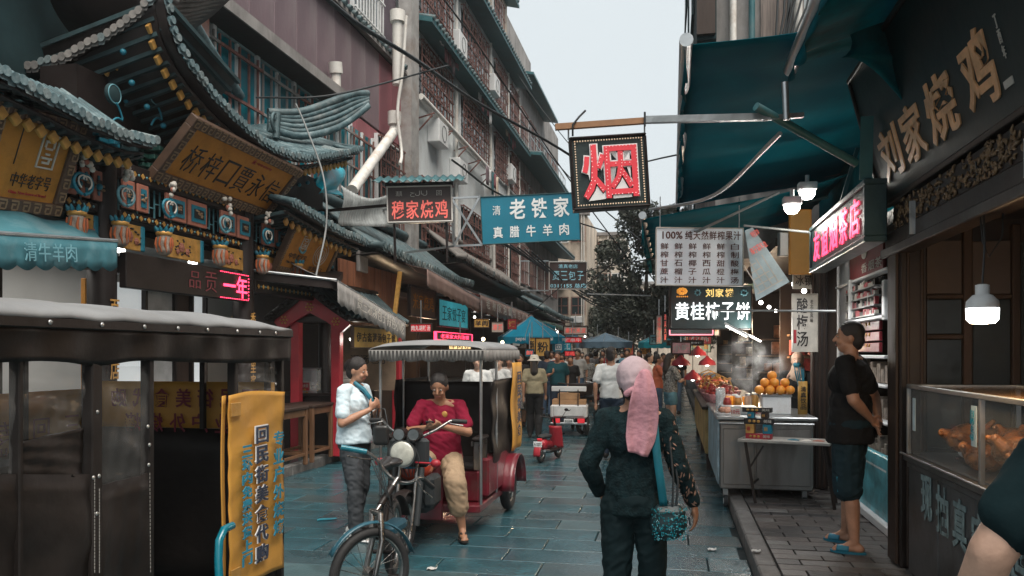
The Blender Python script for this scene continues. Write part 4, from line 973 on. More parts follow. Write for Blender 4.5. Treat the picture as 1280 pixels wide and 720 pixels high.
# corrugated roofed sign
t, F, W, H = front_board('chicken_shop_sign', 'brown sign lettered 穆家烧鸡 in coral red under a small corrugated roof', 484, 566, 233, 279, 12, m_dgrey, m_pipe, fb=.02, th=.10, dx=-2)
mb = MB(); row_text(mb, F, '穆家烧鸡', W*.06, W*.94, H*.10, H*.60, bold=.015, gap=.12); mb.build('lettering', m_redl, t)
mb = MB(); put_text(mb, F, 'حلال', W*.36, W*.62, H*.70, H*.86); put_text(mb, F, '清真', W*.14, W*.24, H*.72, H*.86); put_text(mb, F, '回', W*.76, W*.84, H*.72, H*.86); mb.build('small_lettering', m_cream, t)
mb = MB(); mb.sheet(lambda u, v: F @ V((-.18+(W+.36)*u, -.22+.62*v, H+.03+.20*v+.018*sin(u*2*pi*11))), 88, 2, .008); mb.build('corrugated_roof', m_tealmetal, t)
mb = MB(); mb.box(-.02, W+.02, -.01, .2, H, H+.05, M=F)
for x in (.1, W-.1): mb.beam(F @ V((x, .05, 0)), F @ V((x, .05, -.6)), .03)
mb.beam(F @ V((0, .05, H*.5)), F @ V((-1.4, .5, H*.5)), .04); mb.build('bracket', m_black, t)
# 贾三包子
t, F, W, H = front_board('bun_shop_sign', 'small grey brown sign with pale blue characters 贾三包子 hanging beyond the blue banner', 686, 734, 327, 362, 20, m_dgrey, m_pipe, fb=.02, th=.08)
mb = MB(); row_text(mb, F, '贾三包子', W*.08, W*.92, H*.34, H*.66); put_text(mb, F, '清真老店', W*.25, W*.75, H*.76, H*.90); put_text(mb, F, '0311155 总店', W*.04, W*.98, H*.06, H*.22, bold=.01); mb.build('lettering', mat('pale_blue_letters', (.25, .5, .58), emit=.2, bump=0), t)
mb = MB(); mb.beam(F @ V((W, .04, -.1)), F @ V((W+1.6, .04, -.15)), .03); mb.beam(F @ V((-.7, .04, H+.02)), F @ V((0, .04, H+.02)), .03); mb.beam(F @ V((-.7, .04, -.02)), F @ V((0, .04, -.02)), .03); mb.build('bracket', m_steel, t)
# cola umbrella
def parasol(label, c, R_, h, m, st=None, pole=True, n=8, col2=None):
    t = thing('market_umbrella', label, 'umbrella', (c[0], c[1], 0)); mb = MB(); rim = c[2]
    def f(u, v):
        a = u*2*pi; k = (a*n/(2*pi)) % 1; rr = R_*v*(1-.07*sin(pi*k)*v); return V((rr*cos(a), rr*sin(a), rim+h*(1-v)**1.0*(1-.25*v)+.0))
    mb.sheet(f, n*4, 5); mb.build('canopy', m, t)
    mb = MB(); mb.sheet(lambda u, v: V(f(u, 1))+V((0, 0, -.16*v-.03*abs(sin(u*n*2*pi))*v)), n*8, 1); mb.build('valance', m, t)
    MB().tube([(0, 0, .0), (0, 0, rim+h)], .02, 8).build('pole', m_steel, t)
    mb = MB()
    for k in range(n): a = 2*pi*k/n; mb.tube([(0, 0, rim+h*.95), f(k/n, 1)], .008, 4)
    mb.build('rib', m_steel, t)
    if st:
        mb = MB()
        for a0 in (-100, -55, -15):
            a = radians(a0); F = frame((R_*.99*cos(a-.25), R_*.99*sin(a-.25), rim-.13), (-sin(a), cos(a), 0), (0, 0, 1)); put_text(mb, F, st, .05, .5, .0, .12, keep=True, bold=.01, y=-.05)
        mb.build('lettering', m_wl, t)
    return t
m_umb = mat('blue_umbrella_cloth', (.0, .30, .48), rough=.6, var=.12, glow=.35); m_umb2 = mat('slate_umbrella_cloth', (.12, .20, .27), rough=.6)
c = PD(664, 420, 21.5); parasol('bright blue market umbrella lettered pepsi on the left side', (c.x, c.y, 2.05), .92, .58, m_umb, 'pepsi')
c = PD(757, 436, 24); parasol('slate blue market umbrella in the middle distance', (c.x, c.y, 1.95), .8, .28, m_umb2)
c = PD(742, 437, 33); parasol('small dark blue umbrella farther away behind the slate one', (c.x, c.y, 2.0), .9, .3, m_umb2)
c = PD(822, 436, 25); parasol('teal umbrella at the right side of the distant crowd', (c.x, c.y, 1.95), .6, .3, mat('teal_umbrella', (.01, .28, .34)))
# smaller distant signs
def small(name, label, x0, x1, yt, yb, d, face, st, ink, fr=None, vert=False, cat='sign', emit=False, hang=True):
    t, F, W, H = front_board(name, label, x0, x1, yt, yb, d, face, fr or m_darkwood, fb=min(.03, (x1-x0)*d/1000*.06), th=.05, cat=cat)
    mb = MB()
    if vert: column_text(mb, F, st, W*.22, W*.78, H*.06, H*.94, bold=.015)
    else: row_text(mb, F, st, W*.07, W*.93, H*.22, H*.78, bold=.02)
    mb.build('lettering', ink, t)
    if hang:
        mb = MB(); mb.beam(F @ V((W*.5, .03, H)), F @ V((W*.5, .03, H+.4)), .02); mb.build('hanger', m_steel, t)
    return t
m_yel = mat('yellow_orange_sign', (.62, .36, .08), rough=.5); m_pinks = mat('pink_sign', (.62, .32, .34), rough=.6, var=.4, scale=8); m_reds = mat('red_sign_face', (.5, .02, .03), emit=.35, bump=0)
small('shop_sign', 'orange yellow signboard below the blue umbrella', 669, 688, 422, 446, 20, m_yel, '粉', m_ink)
small('shop_sign', 'narrow yellow sign left of the orange one', 661, 669, 422, 440, 20.3, m_yel, '酥', m_ink)
small('shop_sign', 'little teal and red sign under the blue umbrella', 656, 668, 436, 446, 19.9, m_teals, '鲜', m_redl)
small('shop_sign', 'white and red banner with a fan picture right of the blue umbrella', 704, 735, 407, 419, 24, m_cream, '秦镇米皮', m_redl)
small('shop_sign', 'glowing red sign with white characters 烤牛 under the white banner', 704, 728, 421, 429, 23.5, m_reds, '烤串牛', m_wl)
small('shop_sign', 'second glowing red sign lower under the white banner', 705, 726, 438, 446, 24.5, m_reds, '羊肉串', m_redl)
small('shop_sign', 'red square sign hanging in the middle of the street', 780, 792, 430, 444, 26, mat('brick_red_sign', (.42, .08, .05), emit=.1), '香', m_gold)
small('shop_sign', 'small ochre sign right of the red square sign', 800, 813, 434, 443, 26, m_ochre, '茶馆', m_ink)
t = thing('round_sign', 'round teal sign beside the orange yellow signboard', 'sign', PD(698, 434, 21)); MB(frame((0, 0, 0), (CA, SA, 0), (0, 0, 1))).tube([(0, 0, 0), (0, .05, 0)], .17, 20).build('disc', m_teals, t)
mb = MB(); F = frame((0, -.0, 0), (CA, SA, 0), (0, 0, 1)); put_text(mb, F, '回', -.08, .08, -.08, .08, bold=.02, y=-.01); mb.build('lettering', m_wl, t)
MB().beam((0, 0.03, .16), (0, .03, .5), .02).build('hanger', m_steel, t)

# ---------------------------------------------------------------- right: hanging menu boards
t, F, W, H = front_board('juice_menu_board', 'white juice menu headed 100%纯天然鲜榨果汁 hanging from the teal awning', 819, 929, 284, 357, 9.1, mat('menu_white', (.74, .80, .86), rough=.4, var=.1, scale=1), m_cream, fb=.012, th=.02, dx=1)
m_brink = mat('brown_print', (.09, .03, .025), rough=.5, bump=0)
mb = MB(); put_text(mb, F, '100%', W*.04, W*.34, H*.80, H*.93, bold=.02, keep=True); row_text(mb, F, '纯天然鲜榨果汁', W*.33, W*.97, H*.79, H*.94, bold=.012, gap=.1)
for i, s_ in enumerate(('鲜榨甘蔗汁', '鲜榨石榴汁', '鲜榨椰子汁', '鲜榨西瓜汁', '鲜榨甜橙汁', '白制酸梅汤')): column_text(mb, F, s_, W*(.055+i*.16), W*(.145+i*.16), H*.03, H*.75, gap=.25, bold=.005)
mb.build('lettering', m_brink, t)
mb = MB()
for x in (.05, W-.05): mb.tube([F @ V((x, .01, H)), F @ V((x, .01, H+.35))], .006, 5)
mb.build('hanger', m_steel, t)
m_bsign = mat('black_green_sign', (.008, .028, .030), rough=.4)
t, F, W, H = front_board('persimmon_cake_sign', 'dark lit sign lettered 黄桂柿子饼 in white below the juice menu', 838, 940, 357, 412, 9.6, m_bsign, m_black, fb=.012, th=.10)
mb = MB(); row_text(mb, F, '黄桂柿子饼', W*.05, W*.98, H*.22, H*.62, bold=.008, gap=.1); mb.build('white_lettering', mat('lit_white_letters', (.85, .95, .97), emit=.9, bump=0), t)
mb = MB(); row_text(mb, F, '刘家楼', W*.42, W*.78, H*.74, H*.93, bold=.02); mb.build('yellow_lettering', mat('lit_yellow_letters', (.9, .6, .2), emit=.5, bump=0), t)
mb = MB()
for k in range(9): a = k*.7; mb.ell(F @ V((W*.14+.045*cos(a), -.01, H*.87+.025*sin(a))), .022, 8, 5)
for k in range(6): mb.ell(F @ V((W*(.08+k*.025), -.01, H*.75)), .010, 6, 4)
mb.build('cake_emblem', mat('orange_emblem', (.8, .33, .05), emit=.3, bump=0), t)
mb = MB()
for k in range(7): a = k*.9; mb.ell(F @ V((W*.33+.03*cos(a), -.01, H*.84+.03*sin(a))), .013, 6, 4); mb.ell(F @ V((W*.90+.035*cos(a), -.01, H*.84+.03*sin(a))), .015, 6, 4)
mb.build('flower_emblem', m_bluelt, t)
t, F, W, H = front_board('neon_framed_sign', 'black sign outlined with a thin red neon frame under the persimmon cake sign', 834, 893, 395, 421, 11.5, m_bsign, m_black, fb=.015, th=.06)
mb = MB()
for (p, q) in (((.03, .03), (W-.03, .03)), ((.03, .03), (.03, H-.03)), ((W-.03, .03), (W-.03, H-.03))): mb.tube([F @ V((p[0], -.03, p[1])), F @ V((q[0], -.03, q[1]))], .010, 6)
mb.build('neon_tube', mat('pink_neon', (.95, .25, .3), emit=1.0, bump=0), t)
small('shop_sign', 'row of white lit characters in the far right shop', 834, 880, 425, 432, 12.5, m_bsign, '特色小吃羊肉泡馍', m_wl)
small('pink_menu', 'faded pink menu board with little pictures above the fruit stall', 839, 864, 427, 443, 12, m_pinks, '小吃', m_cream)
small('vertical_sign', 'tall narrow white sign with red characters at the far end of the right shops', 820, 828, 394, 430, 20, m_cream, '老字号餐厅', m_redl, vert=True)
small('vertical_sign', 'narrow dark sign with white edge right of the tall white one', 829, 834, 390, 428, 19, m_bsign, '清真大厦', m_redl, vert=True)
small('shop_sign', 'pale blue plate hanging left of the narrow vertical signs', 812, 823, 418, 431, 22, m_bluelt, '茶', m_ink)
# tilted translucent panel
t = thing('tilted_panel', 'tilted pale printed panel hanging askew beside the juice menu', 'panel', PD(950, 330, 8.6)); c_ = [PD(929, 290, 8.6), PD(950, 284, 8.55), PD(986, 353, 8.4), PD(944, 373, 8.6)]
q_ = [PD(931, 288, 8.6), PD(941, 285, 8.6), PD(987, 352, 8.4), PD(945, 376, 8.5)]
F = frame(q_[3], q_[2]-q_[3], q_[0]-q_[3]); F = MX.Translation(-V(t.location)) @ F; W = (q_[2]-q_[3]).length; q0 = F.inverted() @ (q_[0]-V(t.location)); q1 = F.inverted() @ (q_[1]-V(t.location))
MB().prism([(0, 0), (W, 0), (q1.x, q1.z), (q0.x, q0.z)], 0, .015, M=F).build('panel', mat('pale_blue_panel', (.34, .44, .48), rough=.4, var=.3, scale=4), t)
mb = MB()
for k in range(5): mb.box(.05+.02*k, W*(.88-.09*k), -.004, 0, .05+k*.075, .062+k*.075, M=F)
for k in range(4): mb.box(.08+k*.07, .09+k*.07, -.006, -.0041, .05, .40, M=F)
mb.build('print_lines', m_cream, t)
mb = MB(); put_text(mb, F, '辣子蒜羊血', q0.x*.7+.02, q0.x*.7+.20, q0.z-.28, q0.z-.20); put_text(mb, F, '特色菜单', q0.x+.03, q1.x+.03, q0.z-.12, q0.z-.05); mb.build('lettering', m_redl, t)
# vertical plum drink banner, ochre panel, lamps
t, F, W, H = front_board('plum_drink_banner', 'white vertical banner brushed with 酸梅汤 beside the dark post', 990, 1022, 367, 440, 8.9, m_cream, m_cream, fb=.006, th=.012)
mb = MB(); column_text(mb, F, '酸梅汤', W*.18, W*.62, H*.08, H*.94, bold=.01, gap=.1); column_text(mb, F, '老北京风味', W*.70, W*.82, H*.50, H*.9); mb.build('lettering', m_ink, t)
mb = MB(); mb.box(W*.06, W*.17, -.004, -.001, H*.15, H*.38, M=F); mb.build('red_seal', m_redp, t)
t, F, W, H = front_board('paper_notice', 'small white notice with a few brush strokes above the plum drink banner', 991, 1022, 342, 361, 9.0, m_cream, m_cream, fb=.004, th=.01)
mb = MB(); put_text(mb, F, '冰镇', W*.1, W*.8, H*.2, H*.9); mb.build('lettering', m_ink, t)
t, F, W, H = front_board('ochre_panel', 'plain ochre orange panel hanging above the white notices', 987, 1014, 262, 343, 8.8, mat('ochre_orange_panel', (.38, .19, .045), rough=.6, var=.1), m_ochre, fb=.008, th=.03)
t, F, W, H = front_board('electric_box', 'small white electrical boxes on the wall left of the ochre panel', 974, 987, 290, 320, 8.9, m_white, m_steel, fb=.01, th=.06, cat='box')
for (px, py, lab) in ((990, 258, 'lower left of the two lit bulbs under the teal awning'), (1009, 240, 'upper right of the two lit bulbs under the teal awning')):
    c = PD(px, py, 7.6); t = thing('bulb_lamp', lab, 'lamp', c, 0, 'pair of bulbs under the right awning')
    MB().lathe([(0, -.075), (.045, -.065), (.07, -.03), (.075, 0), (.05, .01)], n=16).build('bulb', m_lamp, t)
    MB().bbox(-.085, .085, -.06, .06, .012, .09, .01).tube([(0, 0, .09), (0, 0, .16)], .02, 8).build('fitting', m_white, t)
    l = bpy.data.lights.new('bulb_light', 'POINT'); l.energy = 5; l.shadow_soft_size = .07; l.color = (1, .95, .85); lo = bpy.data.objects.new('bulb_light', l); COL.objects.link(lo); lo.location = c-V((0, 0, .16))
m_conduit = mat('grey_conduit', (.17, .18, .18), rough=.6)
# bracket rods across the right shop
for (a, b, r_, lab) in (((930, 282, 8.2), (1018, 291, 7.8), .015, 'thin steel rod holding up the LED shop sign'), ((870, 290, 9), (975, 240, 8.5), .02, 'slanting grey rod under the second teal awning'), ((892, 388, 8.9), (1045, 389, 8.0), .014, 'horizontal rail below the vertical banner')):
    t = tag(MB().tube([PD(*a), PD(*b)], r_*.8, 8).build('support_rod', m_conduit), lab, 'rod')

# ---------------------------------------------------------------- cables
def cable(pts, r_, lab, m=None, sag=.0):
    P_ = [PD(*p) for p in pts]; Q_, _ = resample(P_, 24)
    Q_ = [q-V((0, 0, sag*sin(pi*i/24))) for i, q in enumerate(Q_)]
    tag(MB().tube(Q_, r_, 6).build('cable', m or m_cable), lab, 'cable')
cable([(380, -30, 9), (440, 25, 10), (520, 75, 12), (600, 130, 16), (690, 180, 19), (760, 225, 20)], .03, 'thickest black cable bundle sweeping down from the top left past the plastered building')
cable([(540, -20, 14), (600, 60, 17), (660, 150, 20), (730, 250, 22), (790, 330, 24)], .018, 'black cable crossing the sky left of the tobacco sign')
cable([(645, 90, 30), (680, 140, 24), (740, 205, 18), (870, 190, 9.5)], .012, 'thin cable passing behind the tobacco sign to the right awning')
cable([(320, 122, 11), (420, 118, 11), (560, 82, 13)], .014, 'thin black cable over the purple cladding')
cable([(650, 150, 24), (720, 230, 20), (800, 300, 15)], .014, 'cable running under the tobacco sign')
cable([(812, 262, 9), (890, 245, 7), (975, 167, 5.1)], .016, 'pale sagging cord tied to the right sign pole', m_steel)
cable([(565, 200, 15), (640, 250, 18), (760, 290, 25)], .02, 'cable running low behind the blue banner')
cable([(727, 360, 20), (800, 300, 15), (815, 262, 11)], .012, 'thin wire from the bun shop sign to the right awning')
cable([(395, 345, 9.5), (408, 280, 9.8), (404, 220, 10), (383, 160, 10.5), (370, 130, 11)], .012, 'bent grey conduit rising beside the small ochre plaque', m_conduit)
cable([(508, 20, 16.5), (503, 90, 16.5), (497, 140, 16.5), (502, 190, 16.5), (500, 205, 16)], .035, 'white hanging pipe on the corner of the plastered building', m_pipe)
cable([(660, 395, 20), (720, 345, 17), (830, 320, 10)], .010, 'thin wire above the blue umbrella')
for k in range(6):
    cable([(620+k*9, 300+k*3, 17), (690+k*10, 340+k*8, 24), (760+k*8, 372+k*6, 32)], .018, ('tangled wire %s in front of the far houses' % ('one', 'two', 'three', 'four', 'five', 'six')[k]).replace('one', 'nearest the blue banner').replace('two', 'just under the topmost').replace('three', 'in the upper middle of the bundle').replace('four', 'in the lower middle of the bundle').replace('five', 'second from the bottom of the bundle').replace('six', 'lowest of the bundle'))
# white drain pipes on the cladding
t = thing('drain_pipe', 'thick cream drain pipe slanting down left of the corner pilaster', 'pipe', PX(497, 145, -5.7))
W_ = wmb(t); W_.tube([PX(494, 152, -5.7), PX(492, 165, -5.7), PX(440, 238, -5.3)], .10, 12); W_.tube([PX(493, 140, -5.7), PX(493, 156, -5.7)], .14, 12); W_.build('pipe', m_pipe, t)
t = thing('drain_pipe', 'short upright white pipe stub with a grey cap on the cladding', 'pipe', PX(420, 100, -5.8)); W_ = wmb(t); W_.tube([PX(420, 136, -5.8), PX(420, 88, -5.8)], .085, 12); W_.tube([PX(420, 92, -5.8), PX(419, 78, -5.8)], .12, 12); W_.build('pipe', m_pipe, t)
t = thing('downpipe', 'white downpipe with a box hopper on the building corner', 'pipe', PX(497, 60, -5.6)); W_ = wmb(t); W_.tube([PX(497, 106, -5.6), PX(497, 22, -5.6)], .11, 12); W_.tube([PX(497, 28, -5.6), PX(497, 14, -5.6)], .16, 12); W_.build('pipe', m_pipe, t)
# tarpaulins
t = tag(MB().sheet(lambda u, v: PX(398+28*u, 202+44*v-3*sin(u*4), -4.9-.2*u)+V((.06*sin(v*9+u*5), .05*sin(u*7+v*4), .03*sin(v*8))), 16, 16, .004).build('tarpaulin', mat('cyan_tarpaulin', (.0, .38, .50), rough=.35, var=.3, scale=5)), 'crumpled cyan tarpaulin hanging under the flying eave', 'tarpaulin')
t = tag(MB().sheet(lambda u, v: PX(426+62*u, 232+10*u+(50-8*u)*v, -5.2)+V((.02*sin(u*120)+.05*sin(v*5+u*3), 0, -.15*sin(pi*u)*(1-v))), 120, 8, .004).build('corrugated_sheet', mat('grey_corrugated', (.30, .32, .32), rough=.6, var=.3)), 'sagging grey corrugated sheet behind the chicken sign', 'sheet')

# layered awnings, boards and lamps further down both sides
q = random.Random(41)
cols_ = [('faded_red', (.40, .06, .06)), ('slate_blue', (.10, .20, .28)), ('pale_green', (.20, .30, .24)), ('cream_white', (.5, .47, .42)), ('rust_orange', (.42, .16, .06)), ('dark_green', (.03, .10, .08)), ('teal_blue', (.0, .24, .32))]
words_ = ['羊肉', '泡馍', '酸梅', '凉皮', '烤肉', '甑糕', '茶', '核桃', '石榴', '烧鸡', '柿饼', '花馍']
ords = ['first', 'second', 'third', 'fourth', 'fifth', 'sixth', 'seventh', 'eighth', 'ninth', 'tenth']
for side in (0, 1):
    for k in range(9):
        yy = (21.5 if side == 0 else 13.8)+k*2.1; n_, c_ = cols_[(k*3+side*2) % 7]; m_ = mat(n_+'_awning_cloth', c_, rough=.8, var=.2, glow=.3)
        sx = 'left' if side == 0 else 'right'; z_ = 2.35+q.uniform(-.1, .35); out = q.uniform(.5, 1.0)
        xa, xb = (-4.3+out*.4, -5.4) if side == 0 else (.62-out*.35, 1.8)
        a0, a1, b0, b1 = (xa, yy, z_), (xa, yy+1.9, z_-.03), (xb, yy, z_+.45), (xb, yy+1.9, z_+.42)
        scallop_awning('shop_awning', '%s awning of %s cloth, %s of the far %s row counted from the camera' % ('slanted', n_.replace('_', ' '), ords[k], sx), a0, a1, b0, b1, .16, m_, n=7)
        bx = xa+(.0 if side else .0); F0 = V((bx-(.45 if side == 0 else -.02), yy+.1, z_-.62)); c2 = cols_[(k*2+3) % 7]
        w0 = q.uniform(.4, .62); t, F, W, H = board('shop_sign', 'small hanging board reading %s on the far %s row, %s from the camera' % (words_[(k+side*5) % 12], sx, ords[k]), 'sign', F0, F0+V((w0, 0, 0)), F0+V((0, 0, q.uniform(.22, .45))), .04, mat(c2[0]+'_sign_face', c2[1], rough=.5, emit=.12), m_darkwood, fb=.02)
        mb = MB(); row_text(mb, F, words_[(k+side*5) % 12], W*.1, W*.9, H*.2, H*.8, bold=.02); mb.build('lettering', m_wl if k % 3 else m_gold, t)
        mb = MB(); mb.tube([F @ V((W/2, .02, H)), F @ V((W/2, .02, H+.25))], .01, 5); mb.build('hanger', m_steel, t)
        if k % 2 == 0:
            lp_ = V((xa+(-.3 if side == 0 else .3), yy+1, z_-.15)); t = thing('globe_lamp', 'small lit globe lamp under the %s far %s awning' % (ords[k], sx), 'lamp', lp_); MB().ell((0, 0, 0), .05, 10, 7).build('bulb', m_lamp, t); MB().tube([(0, 0, .04), (0, 0, .3)], .006, 5).build('cord', m_cable, t)

for (x0, x1, yt, yb, d, m_, st, ink, lab) in ((592, 612, 398, 410, 17.5, m_yel, '羊肉', m_ink, 'yellow board reading 羊肉 right of the teal lit signboard'), (614, 630, 402, 416, 18.5, m_cream, '凉茶', m_redl, 'cream board reading 凉茶 between the yellow board and the blue umbrella'), (560, 590, 428, 438, 15.5, m_warm, '牛肉饼', m_ink, 'warm lit board reading 牛肉饼 low behind the motor tricycle roof'), (512, 540, 404, 416, 14.0, m_reds, '肉丸胡辣汤', m_wl, 'red lit board under the brown signboard beyond the pavilion'), (634, 646, 398, 412, 19.5, m_redp, '馍', m_gold, 'little red board reading 馍 touching the blue umbrella'), (741, 753, 420, 430, 27, m_yel, '甑糕', m_redl, 'tiny yellow board above the crowd under the tree'), (768, 778, 424, 432, 28, m_cream, '茶', m_redl, 'tiny cream board left of the red square sign')):
    small('shop_sign', lab, x0, x1, yt, yb, d, m_, st, ink)
for k, (px, py, d) in enumerate(((552, 440, 15), (575, 446, 16), (604, 424, 17.5), (628, 428, 19), (650, 448, 21))):
    c = PD(px, py, d); t = thing('bulb_lamp', 'small warm shop bulb, %s of the five beyond the pavilion' % ('nearest', 'second', 'middle', 'fourth', 'farthest')[k], 'lamp', c); MB().ell((0, 0, 0), .04, 10, 7).build('bulb', mat('warm_bulb', (1, .8, .5), emit=6, bump=0, var=.02), t); MB().tube([(0, 0, .03), (0, 0, .5)], .005, 5).build('cord', m_cable, t)
# ---------------------------------------------------------------- right side: awnings
m_tarp = mat('teal_tarpaulin', (.0, .12, .155), rough=.85, var=.2, scale=1.2, bump=.2, spec=.1, glow=.42, dirt=((.0, .16, .20), .3, 1.5))
m_tarp2 = mat('bright_teal_tarpaulin', (.0, .15, .19), rough=.85, spec=.1, glow=.4, var=.35, scale=1.5, bump=.3, dirt=((.02, .06, .07), .6, 2.2))
def tarp(name, label, xf, zf, xb, zb, y0, y1, m, drop=.12, n=10, arms=2, wob=.03):
    t = thing(name, label, 'awning', (xf, y0, zf)); q = random.Random(int(y0*10))
    ph = [q.uniform(0, 6) for _ in range(4)]
    W_ = wmb(t); W_.sheet(lambda u, v: V((xf+(xb-xf)*u, y0+(y1-y0)*v, zf+(zb-zf)*u-.06*sin(pi*u)+wob*sin(v*17+ph[0])*sin(u*6+ph[1])+wob*.4*sin(v*43+ph[2]))), 16, 60, .006); W_.build('canopy_cloth', m, t)
    W_ = wmb(t); W_.sheet(lambda u, v: V((xf-.01+.02*sin(u*60)*v, y0+(y1-y0)*u, zf-drop*v-(.04*abs(sin(u*n*pi))+.02*sin(u*31))*v)), n*12, 2, .004); W_.build('valance', m, t)
    W_ = wmb(t); W_.tube([(xf, y0-.06, zf+.03), (xf, y1, zf+.03)], .045, 12); W_.build('front_roller', m_steel, t)
    for k in range(arms):
        W_ = wmb(t); yy = y0+1.2+(y1-y0-1.6)*k/max(1, arms-1); W_.tube([(xf, yy, zf-.0), (xb, yy, zb-.05)], .018, 8); W_.build('folding_arm', m_tealmetal, t)
    return t
tarp('teal_awning', 'large dark teal awning projecting from the right over the street behind the pole', .09, 3.62, 2.2, 3.95, 5.3, 11.0, m_tarp, n=22)
tarp('teal_awning', 'second farther teal awning that the juice menu hangs from', -.33, 3.18, 1.9, 3.62, 9.3, 13.4, m_tarp, drop=.22, n=14)
tarp('teal_awning', 'nearest teal awning above the carved gold lettered board', .78, 3.52, 2.1, 4.1, 1.4, 5.65, m_tarp2, drop=.06, n=12, wob=.05)
W_ = MB(); W_.sheet(lambda u, v: V((1.05+.9*u+.03*sin(v*20), 5.2-.04*sin(u*9)+.15*u, 3.95-.55*v-.9*u*v*.6+.05*sin(v*14+u*8))), 24, 20, .006)
tag(W_.build('tarpaulin_flap', m_tarp2), 'loose hanging flap of teal tarpaulin left of the gold lettered board', 'tarpaulin')

# building wall behind the awnings
rs = thing('timber_shop_building', 'dark timber framed shop building along the right pavement', 'building', (2, 6, .12))
W_ = wmb(rs); W_.box(2.05, 5, -1, 12, 2.72, 6.5); W_.build('upper_wall', mat('dark_teal_cladding', (.0, .06, .075), rough=.9, spec=.05, var=.5, scale=2), rs)
W_ = wmb(rs); W_.box(1.62, 5, -1, 12, 2.62, 2.72); W_.build('ceiling', m_black, rs)
W_ = wmb(rs); W_.box(4.3, 4.4, -1, 12, .1, 2.62); W_.box(1.75, 4.3, 9.7, 9.8, .1, 2.62); W_.build('back_wall', m_darkwood, rs)
W_ = wmb(rs); W_.box(1.62, 4.3, -1, 12, .09, .108); W_.build('floor', m_brick, rs)
# partition of the chicken shop, facing the camera
pw = W_ = wmb(rs); W_.box(1.76, 4.3, 6.42, 6.5, .12, 2.62); W_.build('partition', m_black, rs)
def ppanel(x0, x1, y0, y1, m, nm='wall_panel', dep=.03):
    a, b = PY(x0, y1, 6.38), PY(x1, y0, 6.38); W_ = wmb(rs); W_.bbox(a.x, b.x, 6.415-dep, 6.415, a.z, b.z, .006); W_.build(nm, m, rs)
m_pbr = mat('brown_panel', (.06, .045, .04), rough=.55, var=.3, scale=2); m_pdk = mat('dark_teal_panel', (.02, .026, .028), rough=.25, var=.3, scale=1)
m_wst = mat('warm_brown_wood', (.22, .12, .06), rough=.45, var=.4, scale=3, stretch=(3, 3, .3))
ppanel(1129, 1203, 300, 368, m_pbr); ppanel(1216, 1264, 300, 368, m_pbr)
ppanel(1146, 1203, 374, 418, m_pdk); ppanel(1146, 1203, 424, 560, m_pdk); ppanel(1216, 1264, 374, 560, m_pdk); ppanel(1276, 1360, 300, 560, m_pdk)
for (a, b) in ((1122, 1129), (1204, 1215), (1265, 1275)): ppanel(a, b, 280, 600, m_wst if a < 1130 else m_darkwood, 'stile', .05)  # first stile in lighter wood, its warm light put into the colour
ppanel(1129, 1144, 374, 412, mat('lit_cream_strip', (.40, .33, .24), rough=.6)); ppanel(1129, 1147, 418, 430, m_wst, 'rail', .06); ppanel(1131, 1143, 430, 473, mat('lit_pale_strip', (.42, .38, .32), rough=.6))  # pale colours carry the light falling on these narrow strips
for (a, b, c, d) in ((1129, 1204, 368, 374), (1147, 1204, 418, 424), (1215, 1265, 368, 374)): ppanel(a, b, c, d, m_darkwood, 'rail', .045)
# posts
def post(lab, x0, x1, y0, y1, z1=2.6):
    t = thing('dark_post', lab, 'post', ((x0+x1)/2, (y0+y1)/2, .12)); W_ = wmb(t); W_.bbox(x0, x1, y0, y1, .12, z1, .012); W_.build('shaft', m_black, t)
    W_ = wmb(t); W_.bbox(x0-.022, x0-.001, y0+.03, y1-.03, .14, z1-.02, .006); W_.bbox(x0+.04, x0+.06, y0-.02, y0-.001, .14, z1-.02, .006); W_.bbox(x1-.05, x1-.03, y0-.018, y0-.001, .14, z1-.02, .006); W_.build('moulding', m_darkwood, t)
post('thick dark square post between the roast chicken counter and the tobacco shop', 1.58, 1.76, 6.08, 6.36)
post('slimmer dark post behind the man in black at the far side of the tobacco shop', 1.56, 1.70, 9.4, 9.6)
# big gold lettered board with carved strip and beam
BLp, BRp = PX(1105, 262, 1.5), PX(1330, 262, 1.5); BLp.z = BRp.z = 2.68; TLp = PX(1071, 118, 1.28)
t, F, W, H = board('gold_lettered_board', 'big green black board with gilded brush characters 刘家烧鸡 leaning over the right shop', 'sign', BLp, BRp, BLp+V((-.24, 0, .95)), .06, mat('bottle_green_board', (.003, .016, .019), rough=.4, var=.3, scale=1.5, spec=.35), m_black, fb=.035)
m_gild = mat('bronze_gilding', (.70, .38, .19), rough=.35, metal=.1, var=.3, scale=10)
Fi = (MX.Translation(V(t.location)) @ F).inverted()
def on_board(px, py):      # pixel -> board local x,z by intersecting with the board's plane
    o_ = V((0, 0, CZ)); dr = PD(px, py, 1)-o_; M_ = MX.Translation(V(t.location)) @ F; n_ = M_.to_3x3() @ V((0, 1, 0)); p0 = M_ @ V((0, 0, 0))
    k = (p0-o_).dot(n_)/dr.dot(n_); q = Fi @ (o_+dr*k); return q.x, q.z
mb = MB()
for ch, (x0, x1, yt, yb) in zip('刘家烧鸡', ((1100, 1128, 152, 228), (1127, 1157, 122, 206), (1156, 1198, 84, 180), (1201, 1246, 28, 144))):
    a = on_board(x0, (yt+yb)/2); b = on_board(x1, (yt+yb)/2); c = on_board((x0+x1)/2, yt); d = on_board((x0+x1)/2, yb)
    put_text(mb, F, ch, a[0], b[0], d[1], c[1], bold=.022, th=.008, y=-.002, shear=0)
mb.build('gilded_lettering', m_gild, t)
mb = MB(); a = on_board(1245, 15); b = on_board(1258, 75); column_text(mb, F, '丁酉年', min(a[0], b[0]), max(a[0], b[0]), b[1], a[1], bold=.01); mb.build('small_lettering', m_cream, t)
